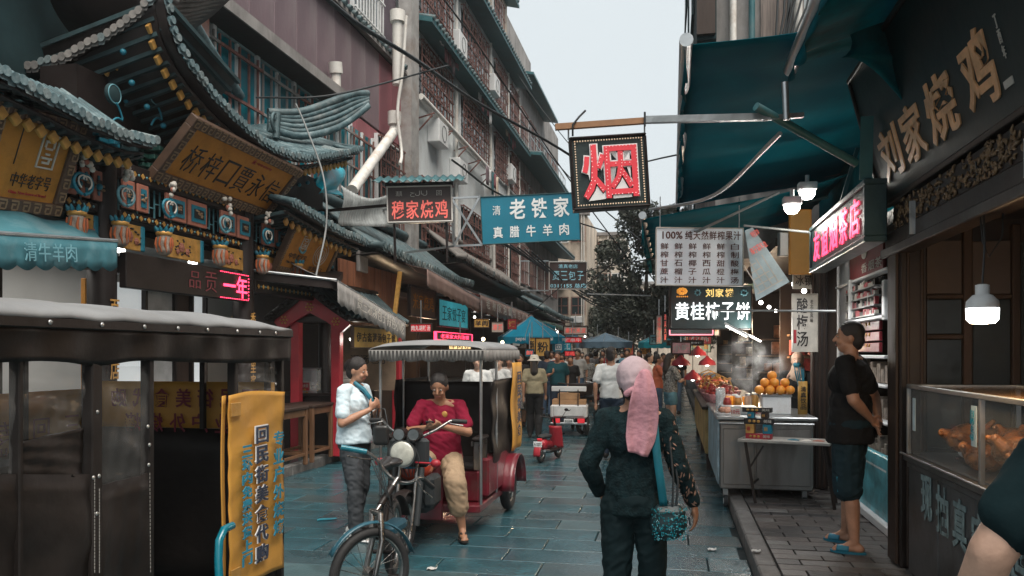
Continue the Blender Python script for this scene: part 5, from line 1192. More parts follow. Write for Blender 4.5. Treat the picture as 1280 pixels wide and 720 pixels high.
a = on_board(1258, 112); b = on_board(1266, 94); mb = MB(); mb.box(a[0], b[0], -.006, -.001, min(a[1], b[1]), max(a[1], b[1]), M=F); mb.build('seal', m_cream, t)
t = thing('carved_beam', 'carved gilt relief strip and dark beam under the gold lettered board', 'beam', (1.5, 4, 2.4))
W_ = wmb(t); W_.bbox(1.50, 1.62, 2.0, 5.95, 2.48, 2.665, .01); W_.build('backing', m_black, t)
m_relief = mat('dull_gilt_relief', (.17, .105, .055), rough=.45, metal=.3, var=.6, scale=14)
q = random.Random(8); W_ = wmb(t)
for k in range(420):
    yy = q.uniform(2.1, 5.9); zz = q.uniform(2.50, 2.65); a = q.uniform(0, 6.28); r_ = q.uniform(.012, .03)
    W_.tube([(1.495, yy+r_*cos(a+b_), zz+r_*sin(a+b_)*.8) for b_ in (0, .9, 1.8, 2.8)], [.004, .009, .009, .003], 5)
o = W_.build('carving', m_relief, t); o['kind'] = 'stuff'
W_ = wmb(t); W_.bbox(1.46, 1.66, 2.0, 6.0, 2.34, 2.475, .015); W_.bbox(1.43, 1.46, 2.0, 6.0, 2.30, 2.36, .006); W_.build('beam', m_black, t)
W_ = wmb(t); W_.beam((1.42, 5.2, 2.36), (1.42, 5.2, 2.56), .03, .02); W_.beam((1.42, 3.6, 2.36), (1.42, 3.6, 2.52), .03, .02); W_.build('clip', m_steel, t)
# LED shop sign
a, b = PX(1014, 338, 1.3), PX(1084, 303, 1.3); a.z = b.z = 2.40
t, F, W, H = board('led_shop_sign', 'LED sign box spelling 友谊烟茶店 in glowing red under the teal awning', 'sign', a, b, a+V((0, 0, .43)), .12, m_bsign, mat('teal_black_metal', (.015, .04, .045), rough=.35), fb=.04)
mb = MB(); row_text(mb, F, '友谊烟茶店', W*.06, W*.92, H*.2, H*.82, bold=.01, gap=.22); lt = mb.build('led_lettering', m_led, t)
mb = MB(); mb.beam(F @ V((W*.45, .06, H)), F @ V((W*.45, .2, H+.5)), .03); mb.beam(F @ V((W*.98, 0, H)), F @ V((W*1.0, .0, H+.42)), .08, .02); mb.build('hanger', m_tealmetal, t)
# hanging bulb of the chicken shop
c = PD(1228, 384, 4.0); t = thing('hanging_bulb', 'large white capsule bulb hanging on a black cord above the chicken counter', 'lamp', c)
MB().lathe([(0, -.085), (.055, -.08), (.072, -.06), (.074, -.005)], n=20).build('lit_bulb', mat('capsule_bulb_lit', (.95, .97, 1), emit=5, bump=0, var=.01), t)
MB().lathe([(.074, -.005), (.072, .03), (.045, .06), (.032, .065), (.032, .11), (.02, .115), (.0, .116)], n=20).build('housing', m_white, t)
MB().tube([(0, 0, .11), (.01, 0, .3), (0, .0, 2.6-c.z)], .005, 6).tube([(.1, 0, 2.6-c.z), (.09, 0, .35), (.03, 0, .25), (.0, 0, .33), (-.03, 0, 2.6-c.z)], .004, 5).build('cord', m_cable, t)
l = bpy.data.lights.new('capsule_light', 'POINT'); l.energy = 17; l.shadow_soft_size = .08; l.color = (1, .62, .3); lo = bpy.data.objects.new('capsule_light', l); COL.objects.link(lo); lo.location = c-V((0, 0, .13))

# ---------------------------------------------------------------- glass counter with roast chickens
m_cab = mat('dull_cabinet_steel', (.11, .115, .12), rough=.4, metal=.5, var=.35, scale=2, dirt=((.04, .04, .04), .5, 3))
m_cglass = mat('counter_glass', (.5, .55, .56), rough=.03, alpha=.07, bump=0, spec=1)
gc = thing('glass_counter', 'steel food counter with a glass case top on the right pavement', 'counter', (1.9, 4.2, .12))
x0, x1, y0, y1 = 1.60, 2.3, 2.2, 5.95
n_ = 6
for k in range(n_):
    a, b = y0+(y1-y0)*k/n_, y0+(y1-y0)*(k+1)/n_; W_ = wmb(gc); W_.bbox(x0, x0+.02, a+.003, b-.003, .14, .90, .006); W_.build('cabinet_panel', m_cab, gc)
W_ = wmb(gc); W_.box(x0+.021, x1, y0, y1, .12, .90); W_.build('cabinet', m_black, gc)
W_ = wmb(gc); W_.bbox(x0-.03, x1, y0-.02, y1+.02, .902, .95, .008); W_.bbox(x0-.012, x0-.001, y0, y1, .86, .90, .004); W_.build('ledge', m_cab, gc)
W_ = wmb(gc); zt = 1.40
for yy in (y0, 3.32, 4.62, y1-.0): W_.bbox(x0-.012, x0+.014, yy-.014, yy+.014, .95, zt, .003); W_.bbox(x1-.03, x1, yy-.014, yy+.014, .95, zt, .003)
W_.bbox(x0-.014, x0+.016, y0, y1, zt, zt+.03, .004); W_.bbox(x1-.032, x1, y0, y1, zt, zt+.03, .004); W_.bbox(x0, x1, y1-.02, y1+.012, zt+.002, zt+.028, .004)
W_.build('case_frame', m_steel, gc)
W_ = wmb(gc); W_.box(x0, x0+.005, y0+.02, y1-.02, .955, zt-.005); W_.box(x0+.02, x1-.035, y1-.01, y1-.004, .955, zt-.005); W_.build('glass', m_cglass, gc)
W_ = wmb(gc); W_.box(x0+.018, x1-.034, y0+.02, y1-.03, zt+.012, zt+.018); W_.build('glass_top', mat('amber_glass_top', (.5, .3, .15), rough=.06, alpha=.45, bump=0, spec=1), gc)
W_ = wmb(gc); W_.box(x0+.02, x1-.04, y0+.03, y1-.03, .952, .965); W_.build('tray', m_steel, gc)
W_ = wmb(gc); W_.tube([(x0-.05, y0, .955), (x0-.05, y1, .955)], .008, 6); W_.build('edge_rail', m_steel, gc)
F = MX.Translation(-V(gc.location)) @ frame((x0-.001, 5.72, .3), (0, -1, 0), (0, 0, 1)); mb = MB()
m_tealp = mat('faded_teal_print_cab', (.20, .28, .29), rough=.6, var=.5, scale=12, bump=0)
for i, ch in enumerate('现抽真空'): put_text(mb, F, ch, .08+i*.30, .30+i*.30, .27-.02*i, .56-.02*i, bold=.02)
put_text(mb, F, '鸡', 1.42, 1.68, .20, .52, bold=.02); put_text(mb, F, '油', 1.72, 1.96, .18, .50, bold=.02); mb.build('lettering', m_tealp, gc)
mb = wmb(gc); mb.box(x0-.004, x0-.001, 5.78, 5.84, 1.12, 1.34); mb.box(x0-.004, x0-.001, 4.68, 4.76, 1.14, 1.36); mb.each('label_sticker', mat('pale_sticker', (.45, .55, .58)), gc)
F2 = MX.Translation(-V(gc.location)) @ frame((x0-.006, 4.77, 1.14), (0, -1, 0), (0, 0, 1)); mb = MB(); column_text(mb, F2, '扫码支付', .02, .07, .03, .20); mb.build('sticker_lettering', m_teals, gc)
m_chick = mat('roast_chicken_skin', (.30, .115, .03), rough=.3, var=.75, scale=14, bump=.5, coat=.3)
def chicken():
    mb = MB(); mb.ell((0, 0, .01), (.10, .125, .085), 14, 9); mb.ell((0, .06, .01), (.07, .07, .06), 12, 8)
    for s_ in (-1, 1):
        mb.cap((s_*.06, -.05, .02), (s_*.070, -.10, .06), .045, .028, 8); mb.cap((s_*.070, -.10, .06), (s_*.05, -.135, .07), .014, .014, 6); mb.cap((s_*.085, .05, .01), (s_*.11, 0, .02), .026, .02, 6)
    mb.cap((0, .11, .02), (.02, .18, .06), .02, .016, 6); return mb.mesh('roast_chicken', m_chick)
ck = chicken(); q = random.Random(4)
labs = {}
for k in range(22):
    layer = k//12; yy = 3.0+.22*(k % 12) if layer == 0 else 3.1+.24*(k-12); xx = 1.84+.12*((k*7) % 3-1)*.8
    o = link('roast_chicken', ck, None, (xx, yy, 1.035+.085*layer+q.uniform(0, .01)), (q.uniform(-.3, .3), q.uniform(-.3, .3), q.uniform(0, 6.28)))
    tag(o, 'golden brown roast chicken heaped behind the counter glass', 'chicken', 'roast chickens heaped in the glass case')
t = thing('white_tray_machine', 'white and black vacuum packing machine standing in the counter at its far end', 'machine', (1.95, 5.3, .966))
MB().bbox(-.2, .2, -.16, .16, .03, .13, .02).build('body', m_white, t); MB().bbox(-.21, .21, -.17, .17, .0, .03, .006).build('base', m_black, t)
MB().bbox(-.19, .19, -.12, .15, .15, .22, .03).build('lid', m_wst, t); MB().tube([(-.15, -.168, .10), (0, -.175, .08), (.15, -.168, .10)], .01, 6).build('handle', m_black, t)

# ---------------------------------------------------------------- tobacco and tea shop behind the man
ts = thing('tobacco_shop', 'narrow lit tobacco and tea shopfront of white shelves behind the man in black', 'shop', (1.9, 8, .12))
W_ = wmb(ts); W_.box(2.6, 2.65, 6.5, 9.65, .12, 2.6); W_.build('back_wall', m_cream, ts)
def rpan(x0, x1, yt, yb, X, m, nm, th=.03):
    a = PX(x0, yb, X); b = PX(x1, yt, X); c = (x0+x1)/2; k = X/(-SA+CA*(c-640)/1000); z0, z1 = CZ+(440-yb)/1000*k, CZ+(440-yt)/1000*k
    W_ = wmb(ts); W_.bbox(X, X+th, b.y, a.y, z0, z1, .006); return W_.build(nm, m, ts), a.y, b.y, z0, z1
m_dred = mat('dark_red_board', (.20, .02, .025), rough=.5)
rpan(1046, 1061, 320, 600, 1.84, mat('grey_white_pilaster', (.42, .42, .42), rough=.6), 'pilaster', .1); rpan(1044, 1108, 346, 349, 1.80, m_white, 'cornice', .1)
o, ya, yb, z0, z1 = rpan(1062, 1104, 314, 344, 1.82, m_dred, 'red_fascia')
F = MX.Translation(-V(ts.location)) @ frame((1.818, ya, z0), (0, -1, 0), (0, 0, 1)); mb = MB(); row_text(mb, F, '香烟茶', (ya-yb)*.40, (ya-yb)*1.0, .03, .12); mb.ell(F @ V(((ya-yb)*.5, -.005, .22)), (.004, .12, .06), 10, 6); mb.build('fascia_lettering', m_cream, ts)
o, ya, yb, z0, z1 = rpan(1061, 1103, 352, 397, 1.86, m_pdk, 'display_case')
W_ = wmb(ts); q = random.Random(3)
for j in range(4):
    zz = z0+(z1-z0)*(j+.15)/4; W_.box(1.80, 1.86, yb+.05, ya-.05, zz-.012, zz)
W_.build('case_shelf', m_steel, ts)
mbs = [wmb(ts) for _ in range(3)]
for j in range(4):
    zz = z0+(z1-z0)*(j+.15)/4; yy = yb+.08
    while yy < ya-.12: w_ = q.uniform(.03, .07); mbs[q.randrange(3)].bbox(1.815, 1.85, yy, yy+w_, zz, zz+q.uniform(.03, .075), .003); yy += w_+.008
for mb, m_ in zip(mbs, (m_black, m_redp, m_cream)): o = mb.build('cigarette_packets', m_, ts); o['kind'] = 'stuff'
for (a, b, c, d) in ((1060, 1062, 350, 400), (1102, 1105, 350, 400), (1060, 1105, 397, 401)): rpan(a, b, c, d, 1.79, m_white, 'case_frame', .08)
for j in range(3):
    o, ya, yb, z0, z1 = rpan(1063, 1099, 403+13*j, 414+13*j, 1.85, mat('dark_red_drawer', (.19, .012, .02), rough=.45), 'drawer')
    W_ = wmb(ts)
    for k in (.3, .4, .65, .75): W_.ell((1.845, yb+(ya-yb)*k, (z0+z1)/2+.02), (.008, .018, .018), 8, 5)
    W_.build('knob', m_gold, o)
rpan(1061, 1105, 444, 448, 1.80, m_white, 'counter_edge', .3)
for (yt, yb_) in ((478, 481), (520, 523), (572, 576)): rpan(1050, 1108, yt, yb_, 1.80, m_white, 'shelf', .5)
q = random.Random(6)
for (yb_, hmax) in ((478, .22), (520, .2), (572, .26)):
    W_ = wmb(ts); k_ = 1.9/(-SA+CA*(1085-640)/1000); zz = CZ+(440-yb_)/1000*k_+.012; yy = 6.75
    while yy < 9.2: w_ = q.uniform(.07, .14); W_.bbox(1.9, 2.05, yy, yy+w_, zz, zz+q.uniform(.1, hmax), .006); yy += w_+.02
    o = W_.build('shelf_goods', mat('mixed_cream_goods', (.34, .27, .22), var=.8, scale=9), ts); o['kind'] = 'stuff'
W_ = wmb(ts); W_.bbox(1.80, 1.86, 6.55, 8.9, .12, .74, .01); W_.build('ice_chest_front', mat('ice_blue_front', (.10, .36, .42), rough=.35, var=.7, scale=3), ts)
F = MX.Translation(-V(ts.location)) @ frame((1.798, 7.5, .3), (0, -1, 0), (0, 0, 1)); mb = MB(); put_text(mb, F, '一滴灵', .3, .75, .22, .38); put_text(mb, F, '冰淇淋', .3, .75, .02, .16); mb.build('ice_lettering', m_wl, ts)
W_ = wmb(ts); W_.bbox(1.74, 1.80, 6.5, 8.9, .12, .2, .01); W_.build('plinth', m_white, ts)
ld = bpy.data.lights.new('tobacco_shop_fill', 'AREA'); ld.energy = 9; ld.size = .3; ld.size_y = 2; ld.shape = 'RECTANGLE'; lo = bpy.data.objects.new('tobacco_shop_fill', ld); COL.objects.link(lo); lo.location = (1.55, 8, 2.25); lo.rotation_euler = (0, radians(25), 0)  # unseen fill light added by the tobacco shopfront, without a fitting

# ---------------------------------------------------------------- juice stall
m_stl = mat('brushed_stall_steel', (.30, .29, .28), rough=.38, metal=.75, var=.25, scale=3, stretch=(1, 1, .2), dirt=((.14, .12, .11), .5, 2))
js = thing('juice_stall', 'steel wheeled juice stall standing in the street before the tobacco shop', 'stall', (.95, 9.6, 0))
W_ = wmb(js); W_.bbox(.50, 1.44, 8.76, 11.1, .20, .93, .012); W_.build('cabinet', m_stl, js)
W_ = wmb(js); W_.bbox(.46, 1.48, 8.70, 11.15, .932, .97, .01); W_.build('worktop', m_steel, js)
W_ = wmb(js); W_.bbox(.478, .498, 8.8, 11.05, .24, .92, .004); W_.build('side_poster', mat('faded_blue_poster', (.30, .42, .48), rough=.5, var=.5, scale=5), js)
W_ = wmb(js)
for (a, b) in ((.53, .85), (.87, 1.41)): W_.bbox(a, b, 8.742, 8.758, .25, .84, .006)
W_.build('door', m_stl, js)
W_ = wmb(js); W_.tube([(.48, 8.70, .90), (1.44, 8.70, .90)], .012, 8); W_.build('rail', m_steel, js)
for x in (.56, 1.36):
    W_ = wmb(js); W_.beam((x, 8.83, .12), (x, 8.83, .2), .05); ft = W_.build('castor', m_steel, js)
    W_ = wmb(js); W_.tube([(x-.02, 8.8, .065), (x+.02, 8.8, .065)], .065, 16); W_.build('wheel', m_cable, ft); W_ = wmb(js); W_.tube([(x-.024, 8.8, .065), (x+.024, 8.8, .065)], .03, 12); W_.build('hub', m_white, ft)
def cup(label, px, py, d, col, h=.17, r_=.05):
    c = PD(px, py, d); c.z = .97; t = thing('juice_cup', label, 'cup', c, 0, 'cups of orange juice on the stall')
    MB().lathe([(r_*.7, 0), (r_, h), (0, h)], n=14).build('juice', col, t); MB().lathe([(r_*1.03, h*.98), (r_*1.06, h*1.02), (r_*.5, h*1.12), (0, h*1.13)], n=14).build('lid', m_clear, t)
m_juice = mat('orange_juice', (.75, .28, .02), rough=.3, var=.1, bump=0, emit=.08)
cup('left tall cup of orange juice on the steel stall', 911, 503, 9.3, m_juice); cup('right smaller cup of orange juice behind the stacked boxes', 933, 503, 9.5, m_juice, .15)
bx = thing('orange_crate', 'white metal box holding the heap of oranges', 'box', (1.12, 9.25, .97)); MB().bbox(-.15, .15, -.13, .13, 0, .20, .008).build('body', m_white, bx); MB().bbox(-.16, .16, -.14, .14, .19, .215, .004).build('rim', m_steel, bx)
m_or = mat('orange_peel', (.72, .27, .03), rough=.45, var=.15, scale=6, bump=.25); orm = MB().ell((0, 0, 0), (.052, .052, .049), 16, 10).mesh('orange', m_or)
OL = ['at the front left corner of the heap', 'in the bottom front row, second from the left', 'in the bottom front row, third from the left', 'at the front right corner of the heap', 'in the bottom back row, leftmost', 'in the bottom back row, middle', 'in the bottom back row, rightmost', 'in the second layer, left', 'in the second layer, middle', 'in the second layer, right', 'in the second layer, at the back', 'crowning the heap on the white box']
k = 0
for lv, pts in enumerate((((-.16, -.08), (-.05, -.10), (.06, -.09), (.16, -.08), (-.1, .02), (.01, .02), (.12, .03)), ((-.10, -.05), (.0, -.06), (.11, -.05), (.0, .04)), ((-.02, -.02),))):
    for (x, y_) in pts: tag(link('orange', orm, None, (1.10+x, 9.22+y_, 1.235+lv*.078), (k, k*2, 0)), 'ripe orange %s' % OL[k], 'orange', 'oranges heaped on the juice stall'); k += 1
t = thing('straw_tube', 'tall yellow cardboard tube holding blue straws beside the oranges', 'tube', (1.40, 9.2, .97)); MB().lathe([(.0, 0), (.05, 0), (.05, .36), (.04, .36), (.04, .3), (0, .3)], n=18).build('tube', mat('mustard_card', (.45, .25, .05)), t)
mb = MB(); column_text(mb, frame((-.03, -.052, .05), (1, 0, 0), (0, 0, 1)), '清真饮品', .0, .06, .0, .26, bold=.01); mb.build('lettering', m_ink, t)
mb = MB(); [mb.tube([(.02*cos(a), .02*sin(a), .2), (.05*cos(a)-.04, .05*sin(a), .50+.03*sin(a*3))], .006, 5) for a in [i*.9 for i in range(8)]]; mb.build('straws', m_blue, t)
t = thing('steel_tray', 'low steel tray of cups on the left of the stall top', 'tray', (.70, 9.1, .97)); MB().bbox(-.18, .2, -.12, .12, 0, .09, .01).build('body', m_steel, t)
t = thing('fruit_plate', 'plate of pale cut fruit at the left corner of the juice stall', 'plate', (.56, 8.95, .97)); MB().lathe([(0, 0), (.09, .0), (.10, .02), (0, .015)], n=16).build('plate', m_white, t)
mb = MB(); [mb.ell((.04*cos(i*1.3), .04*sin(i*1.3), .05+.01*(i % 2)), (.035, .03, .028), 8, 6) for i in range(6)]; mb.build('fruit', mat('pale_red_fruit', (.6, .3, .2), var=.5, scale=12), t)
# second stall with baskets of dates and fruit behind
fs = thing('fruit_stall', 'market stall with pink lined baskets of fruit beyond the juice stall', 'stall', (1.0, 13, 0))
W_ = wmb(fs); W_.bbox(.45, 1.35, 11.3, 16.5, .25, .86, .01); W_.build('table_body', mat('yellow_board_front', (.42, .30, .12), rough=.7, var=.4, scale=3), fs)
W_ = wmb(fs); W_.bbox(.40, 1.4, 11.25, 16.55, .86, .90, .01); W_.build('table_top', m_darkwood, fs); W_ = wmb(fs)
for yy in (11.5, 13.8, 16.2): W_.beam((.5, yy, .0), (.5, yy, .25), .06)
W_.build('leg', m_darkwood, fs)
m_bpink = mat('pink_white_basket_cloth', (.6, .25, .26), rough=.7, var=.6, scale=18, bump=.4); m_frt = [mat(n, c, rough=.4, var=.5, scale=14) for n, c in (('red_dates', (.38, .04, .03)), ('brown_nuts', (.26, .12, .05)), ('dried_apricots', (.55, .24, .05)))]
q = random.Random(2)
cols3 = ['red fruit', 'brown nuts', 'orange dried fruit']
for k in range(8):
    yy = 11.6+.62*k; t = thing('fruit_basket', 'pink lined basket of %s %s on the fruit stall' % (cols3[k % 3], ('nearest the juice stall', 'second from the juice stall', 'third from the juice stall', 'fourth along', 'fifth along', 'sixth along', 'seventh along', 'at the far end')[k]), 'basket', (.66+.1*(k % 2), yy, .90), 0, 'baskets on the fruit stall')
    MB().lathe([(.0, 0), (.16, 0), (.24, .16), (.25, .18), (.22, .17), (0, .12)], n=18).build('basket', m_bpink, t)
    mb = MB(); [mb.ell((q.gauss(0, .09), q.gauss(0, .09), .17+q.uniform(0, .12)), (.035, .03, .025), 7, 5) for _ in range(34)]; o = mb.build('fruit_heap', m_frt[k % 3], t); o['kind'] = 'stuff'
    if k % 2 == 0: MB().tube([(-.2, 0, .17), (-.13, 0, .36), (0, 0, .42), (.13, 0, .36), (.2, 0, .17)], .012, 6).build('handle', m_gold, t)
for k, (px, py) in enumerate(((851, 452), (866, 470), (872, 440), (884, 452))):
    c = PD(px, py, 12.5+k*.4); t = thing('heat_lamp', ('leftmost red shaded lamp over the fruit stall', 'low second red shaded lamp over the fruit stall', 'high third red shaded lamp over the fruit stall', 'rightmost red shaded lamp over the fruit stall')[k], 'lamp', c)
    MB().lathe([(.15, -.06), (.13, .0), (.04, .07), (.02, .10)], n=16).build('shade', mat('red_lamp_shade', (.28, .02, .03), rough=.4), t); MB().ell((0, 0, -.045), .035, 10, 7).build('bulb', m_lamp, t); MB().tube([(0, 0, .1), (0, 0, .6)], .006, 5).build('cord', m_cable, t)
# folding table with stacked boxes
ft = thing('folding_table', 'low narrow folding table in front of the juice stall', 'table', (1.1, 7.95, .12))
a, b = PD(922, 546, 8.15), PD(1037, 542, 7.75); W_ = wmb(ft); F = frame(V((a.x, a.y, .765)), V((b.x, b.y, .765))-V((a.x, a.y, .765)), (0, 0, 1)); L_ = (b-a).length
W_.add(*((lambda m_: (m_.v, m_.f))(MB(F).bbox(0, L_, 0, .42, -.03, .0, .004)))); W_.build('table_top', mat('pale_table_top', (.36, .34, .31), rough=.4, dirt=((.15, .12, .1), .4, 5)), ft)
for (x, s_) in ((.05, 1), (L_-.08, 1)):
    W_ = wmb(ft); zz = -.64
    p = F @ V((x+.02, .03, -.03)); q_ = F @ V((x+.12, .03, -.645 if x < .3 else -.645)); W_.beam(p, q_, .03, .02); p2 = F @ V((x, .39, -.03)); q2 = F @ V((x+.10, .39, -.645)); W_.beam(p2, q2, .03, .02); W_.beam(F @ V((x+.06, .03, -.3)), F @ V((x+.2, .03, -.06)), .018)
    W_.beam(F @ V((x+.09, .03, -.45)), F @ V((x+.09, .39, -.45)), .018); W_.build('leg', m_black, ft)
labs = [('red and white printed box at the bottom of the stack on the folding table', m_redp, .02, .17, 0, .055), ('teal small box in the middle of the stack', m_teals, .12, .17, .055, .15), ('black box with food photo across the stack middle', m_ink, .01, .18, .15, .21), ('ochre small box under the black one', m_gold, .02, .07, .055, .15), ('black box with food photo topmost on the stack', m_ink, .0, .17, .27, .32), ('white and teal small box under the topmost box', m_teals, .03, .07, .21, .27), ('brown small box right under the topmost box', m_darkwood, .11, .15, .21, .27)]
for (lab, m_, xa, xb, za, zb) in labs:
    o_ = F @ V(((xa+xb)/2*1.7+.03, .12, za)); t = thing('packet_box', lab, 'box', o_, F.to_euler().z); hw = (xb-xa)/2*1.7
    MB().bbox(-hw, hw, -.045, .045, 0.001, zb-za-.001, .003).build('carton', m_, t)
    mb = MB(); [mb.ell((hw*(-.6+.3*i), -.047, (zb-za)*.5), (hw*.12, .002, (zb-za)*.25), 8, 5) for i in range(3)]; mb.build('food_print', m_gold if m_ is not m_gold else m_redp, t)
    if hw > .1: mb = MB(); put_text(mb, MX(), '美味', hw*.35, hw*.9, (zb-za)*.25, (zb-za)*.8, y=-.046); mb.build('lettering', m_cream, t)
for i, (x, m_, lab) in enumerate(((.55, m_blue, 'blue foil snack packet lying on the folding table'), (.68, m_cream, 'white snack packet lying in the middle of the folding table'), (.80, m_salmon, 'reddish snack packet lying on the folding table'))):
    o_ = F @ V((x*.95, .15, .002)); o = MB(at(o_, F.to_euler().z)).sheet(lambda u, v: ((u-.5)*.11, (v-.5)*.08, .012*sin(pi*u)*sin(pi*v)), 6, 5, .003).build('snack_packet', m_); tag(o, lab, 'packet')
# right far shops (beyond the stalls)
for k, (ya, yb, lab) in enumerate(((9.9, 13.5, 'dark steamy shop interior behind the juice seller'), (13.6, 18, 'shop with red goods behind the fruit stall'), (18.1, 24, 'far right shop with small bright lamps'), (24.1, 32, 'farthest right shop before the trees'))):
    t = thing('shop', lab, 'shop', (1.9, (ya+yb)/2, .12)); W_ = wmb(t); W_.box(3.4, 3.5, ya, yb, .1, 3); W_.box(1.7, 3.4, yb-.1, yb, .1, 3); W_.build('wall', m_darkwood, t); W_ = wmb(t); W_.box(1.2, 3.4, ya, yb-.1, 2.9, 3.0); W_.build('ceiling', m_black, t)
    q = random.Random(k+20); W_ = wmb(t)
    for j in range(26): xx = q.uniform(1.9, 3.3); zz = q.choice([.9, 1.25, 1.6, 1.95]); yy = yb-.25 if j % 2 else q.uniform(ya+.3, yb-.3); W_.bbox(xx-.08, xx+.08, yy-.06, yy+.06, zz, zz+q.uniform(.12, .3), .01)
    o = W_.build('goods', mat('shop_goods_%s' % 'red brown cream amber'.split()[k], [(.4, .06, .05), (.35, .14, .07), (.5, .4, .3), (.5, .25, .08)][k], var=.8, scale=7), t); o['kind'] = 'stuff'
    W_ = wmb(t)
    for zz in (.88, 1.23, 1.58, 1.93): W_.box(1.8, 3.38, yb-.4, yb-.11, zz-.03, zz-.002)
    W_.build('shelf', m_wst, t)
    for j in range(3):
        W_ = wmb(t); W_.ell((1.5+.3*j, ya+(yb-ya)*(j+.5)/3, 2.5), .035, 10, 7); W_.build('bulb', m_lamp, t)
l = bpy.data.lights.new('stall_light', 'POINT'); l.energy = 35; l.shadow_soft_size = .1; l.color = (1, .75, .5); lo = bpy.data.objects.new('stall_light', l); COL.objects.link(lo); lo.location = (1.3, 13.2, 1.75)
l = bpy.data.lights.new('far_stall_light', 'POINT'); l.energy = 50; l.shadow_soft_size = .1; l.color = (1, .75, .5); lo = bpy.data.objects.new('far_stall_light', l); COL.objects.link(lo); lo.location = (1.4, 18.5, 2.2)
l = bpy.data.lights.new('left_shop_light', 'POINT'); l.energy = 22; l.shadow_soft_size = .1; l.color = (1, .72, .45); lo = bpy.data.objects.new('left_shop_light', l); COL.objects.link(lo); lo.location = (-5.0, 16, 1.9)

t = thing('strip_lamp', 'pair of short white tube lamps under the awning in front of the juice stall', 'lamp', PD(920, 414, 9.2))
MB(MX.Rotation(.5, 4, 'Y')).bbox(-.16, .16, -.02, .02, .012, .035, .004).build('housing', m_white, t); MB(MX.Rotation(.5, 4, 'Y')).tube([(-.13, 0, 0), (.13, 0, 0)], .008, 8).build('tube', m_lamp, t)
MB(at((.18, .1, -.06)) @ MX.Rotation(.5, 4, 'Y')).tube([(-.12, 0, 0), (.12, 0, 0)], .009, 8).build('tube', m_lamp, t)
l = bpy.data.lights.new('strip_light', 'POINT'); l.energy = 24; l.shadow_soft_size = .15; l.color = (1, .95, .88); lo = bpy.data.objects.new('strip_light', l); COL.objects.link(lo); lo.location = PD(935, 412, 9.6)
# steam over the stall
sm = bpy.data.materials.new('steam'); sm.use_nodes = True; n = sm.node_tree; n.nodes.clear(); pvn = n.nodes.new('ShaderNodeVolumePrincipled'); ou = n.nodes.new('ShaderNodeOutputMaterial'); n.links.new(pvn.outputs[0], ou.inputs['Volume'])
tc = n.nodes.new('ShaderNodeTexCoord'); nz = n.nodes.new('ShaderNodeTexNoise'); nz.inputs['Scale'].default_value = 5; nz.inputs['Detail'].default_value = 4; nz.inputs['Distortion'].default_value = .8; mr = n.nodes.new('ShaderNodeMapRange'); mr.inputs[1].default_value = .52; mr.inputs[2].default_value = .75; mr.inputs[4].default_value = 4.5
gr = n.nodes.new('ShaderNodeVectorMath'); gr.operation = 'LENGTH'; m3 = n.nodes.new('ShaderNodeMapRange'); m3.inputs[1].default_value = .5; m3.inputs[2].default_value = .15; mu = n.nodes.new('ShaderNodeMath'); mu.operation = 'MULTIPLY'
mpn = n.nodes.new('ShaderNodeMapping'); mpn.inputs['Scale'].default_value = (1, 1, 1.1)
n.links.new(tc.outputs['Object'], nz.inputs['Vector']); n.links.new(nz.outputs[0], mr.inputs[0]); n.links.new(tc.outputs['Object'], mpn.inputs[0]); n.links.new(mpn.outputs[0], gr.inputs[0]); n.links.new(gr.outputs['Value'], m3.inputs[0]); n.links.new(mr.outputs[0], mu.inputs[0]); n.links.new(m3.outputs[0], mu.inputs[1]); n.links.new(mu.outputs[0], pvn.inputs['Density']); pvn.inputs['Color'].default_value = (.95, .95, .95, 1)
o = MB().ell((0, 0, 0), (.5, .5, .45), 20, 14).build('steam', sm); o.location = (.95, 10.0, 1.42); tag(o, 'white steam drifting over the juice stall between the cups and the oranges', 'steam', kind='stuff')

# clutter on the juice stall and the fruit stall
q = random.Random(77)
m_jar = mat('jar_glass', (.5, .45, .4), rough=.1, alpha=.55, bump=0, spec=.8)
def jar(label, x, y, m, h=.16, r_=.045, z=.97, lid=None):
    t = thing('jar', label, 'jar', (x, y, z)); MB().lathe([(0, 0), (r_, 0), (r_, h*.8), (r_*.7, h*.92), (r_*.7, h)], n=14).build('glass', m, t); MB().lathe([(r_*.74, h*.93), (r_*.74, h*1.06), (0, h*1.06)], n=14).build('lid', lid or m_redp, t)
for k, (x, y, m_, lab) in enumerate(((.62, 9.45, m_frt[0], 'red filled'), (.74, 9.5, m_frt[2], 'apricot coloured'), (.86, 9.55, m_jar, 'clear'), (.60, 9.75, m_frt[1], 'brown filled'), (.73, 9.8, m_juice, 'orange filled'), (.95, 9.78, m_gold, 'mustard coloured'))):
    jar('%s jar with a lid standing behind the juice cups' % lab, x, y, m_, h=.15+.02*(k % 3), lid=[m_redp, m_white, m_steel][k % 3])
for k, (x, y) in enumerate(((.52, 9.25), (.56, 9.5))):
    t = thing('cup_stack', ('nearer', 'farther')[k]+' tower of stacked clear plastic cups on the stall edge', 'cups', (x, y, .97)); [MB().lathe([(.032, .03*j), (.042, .03*j+.09), (.044, .03*j+.09), (.033, .03*j-.002)], n=12).build('plastic_cup', m_clear, t) for j in range(7)]
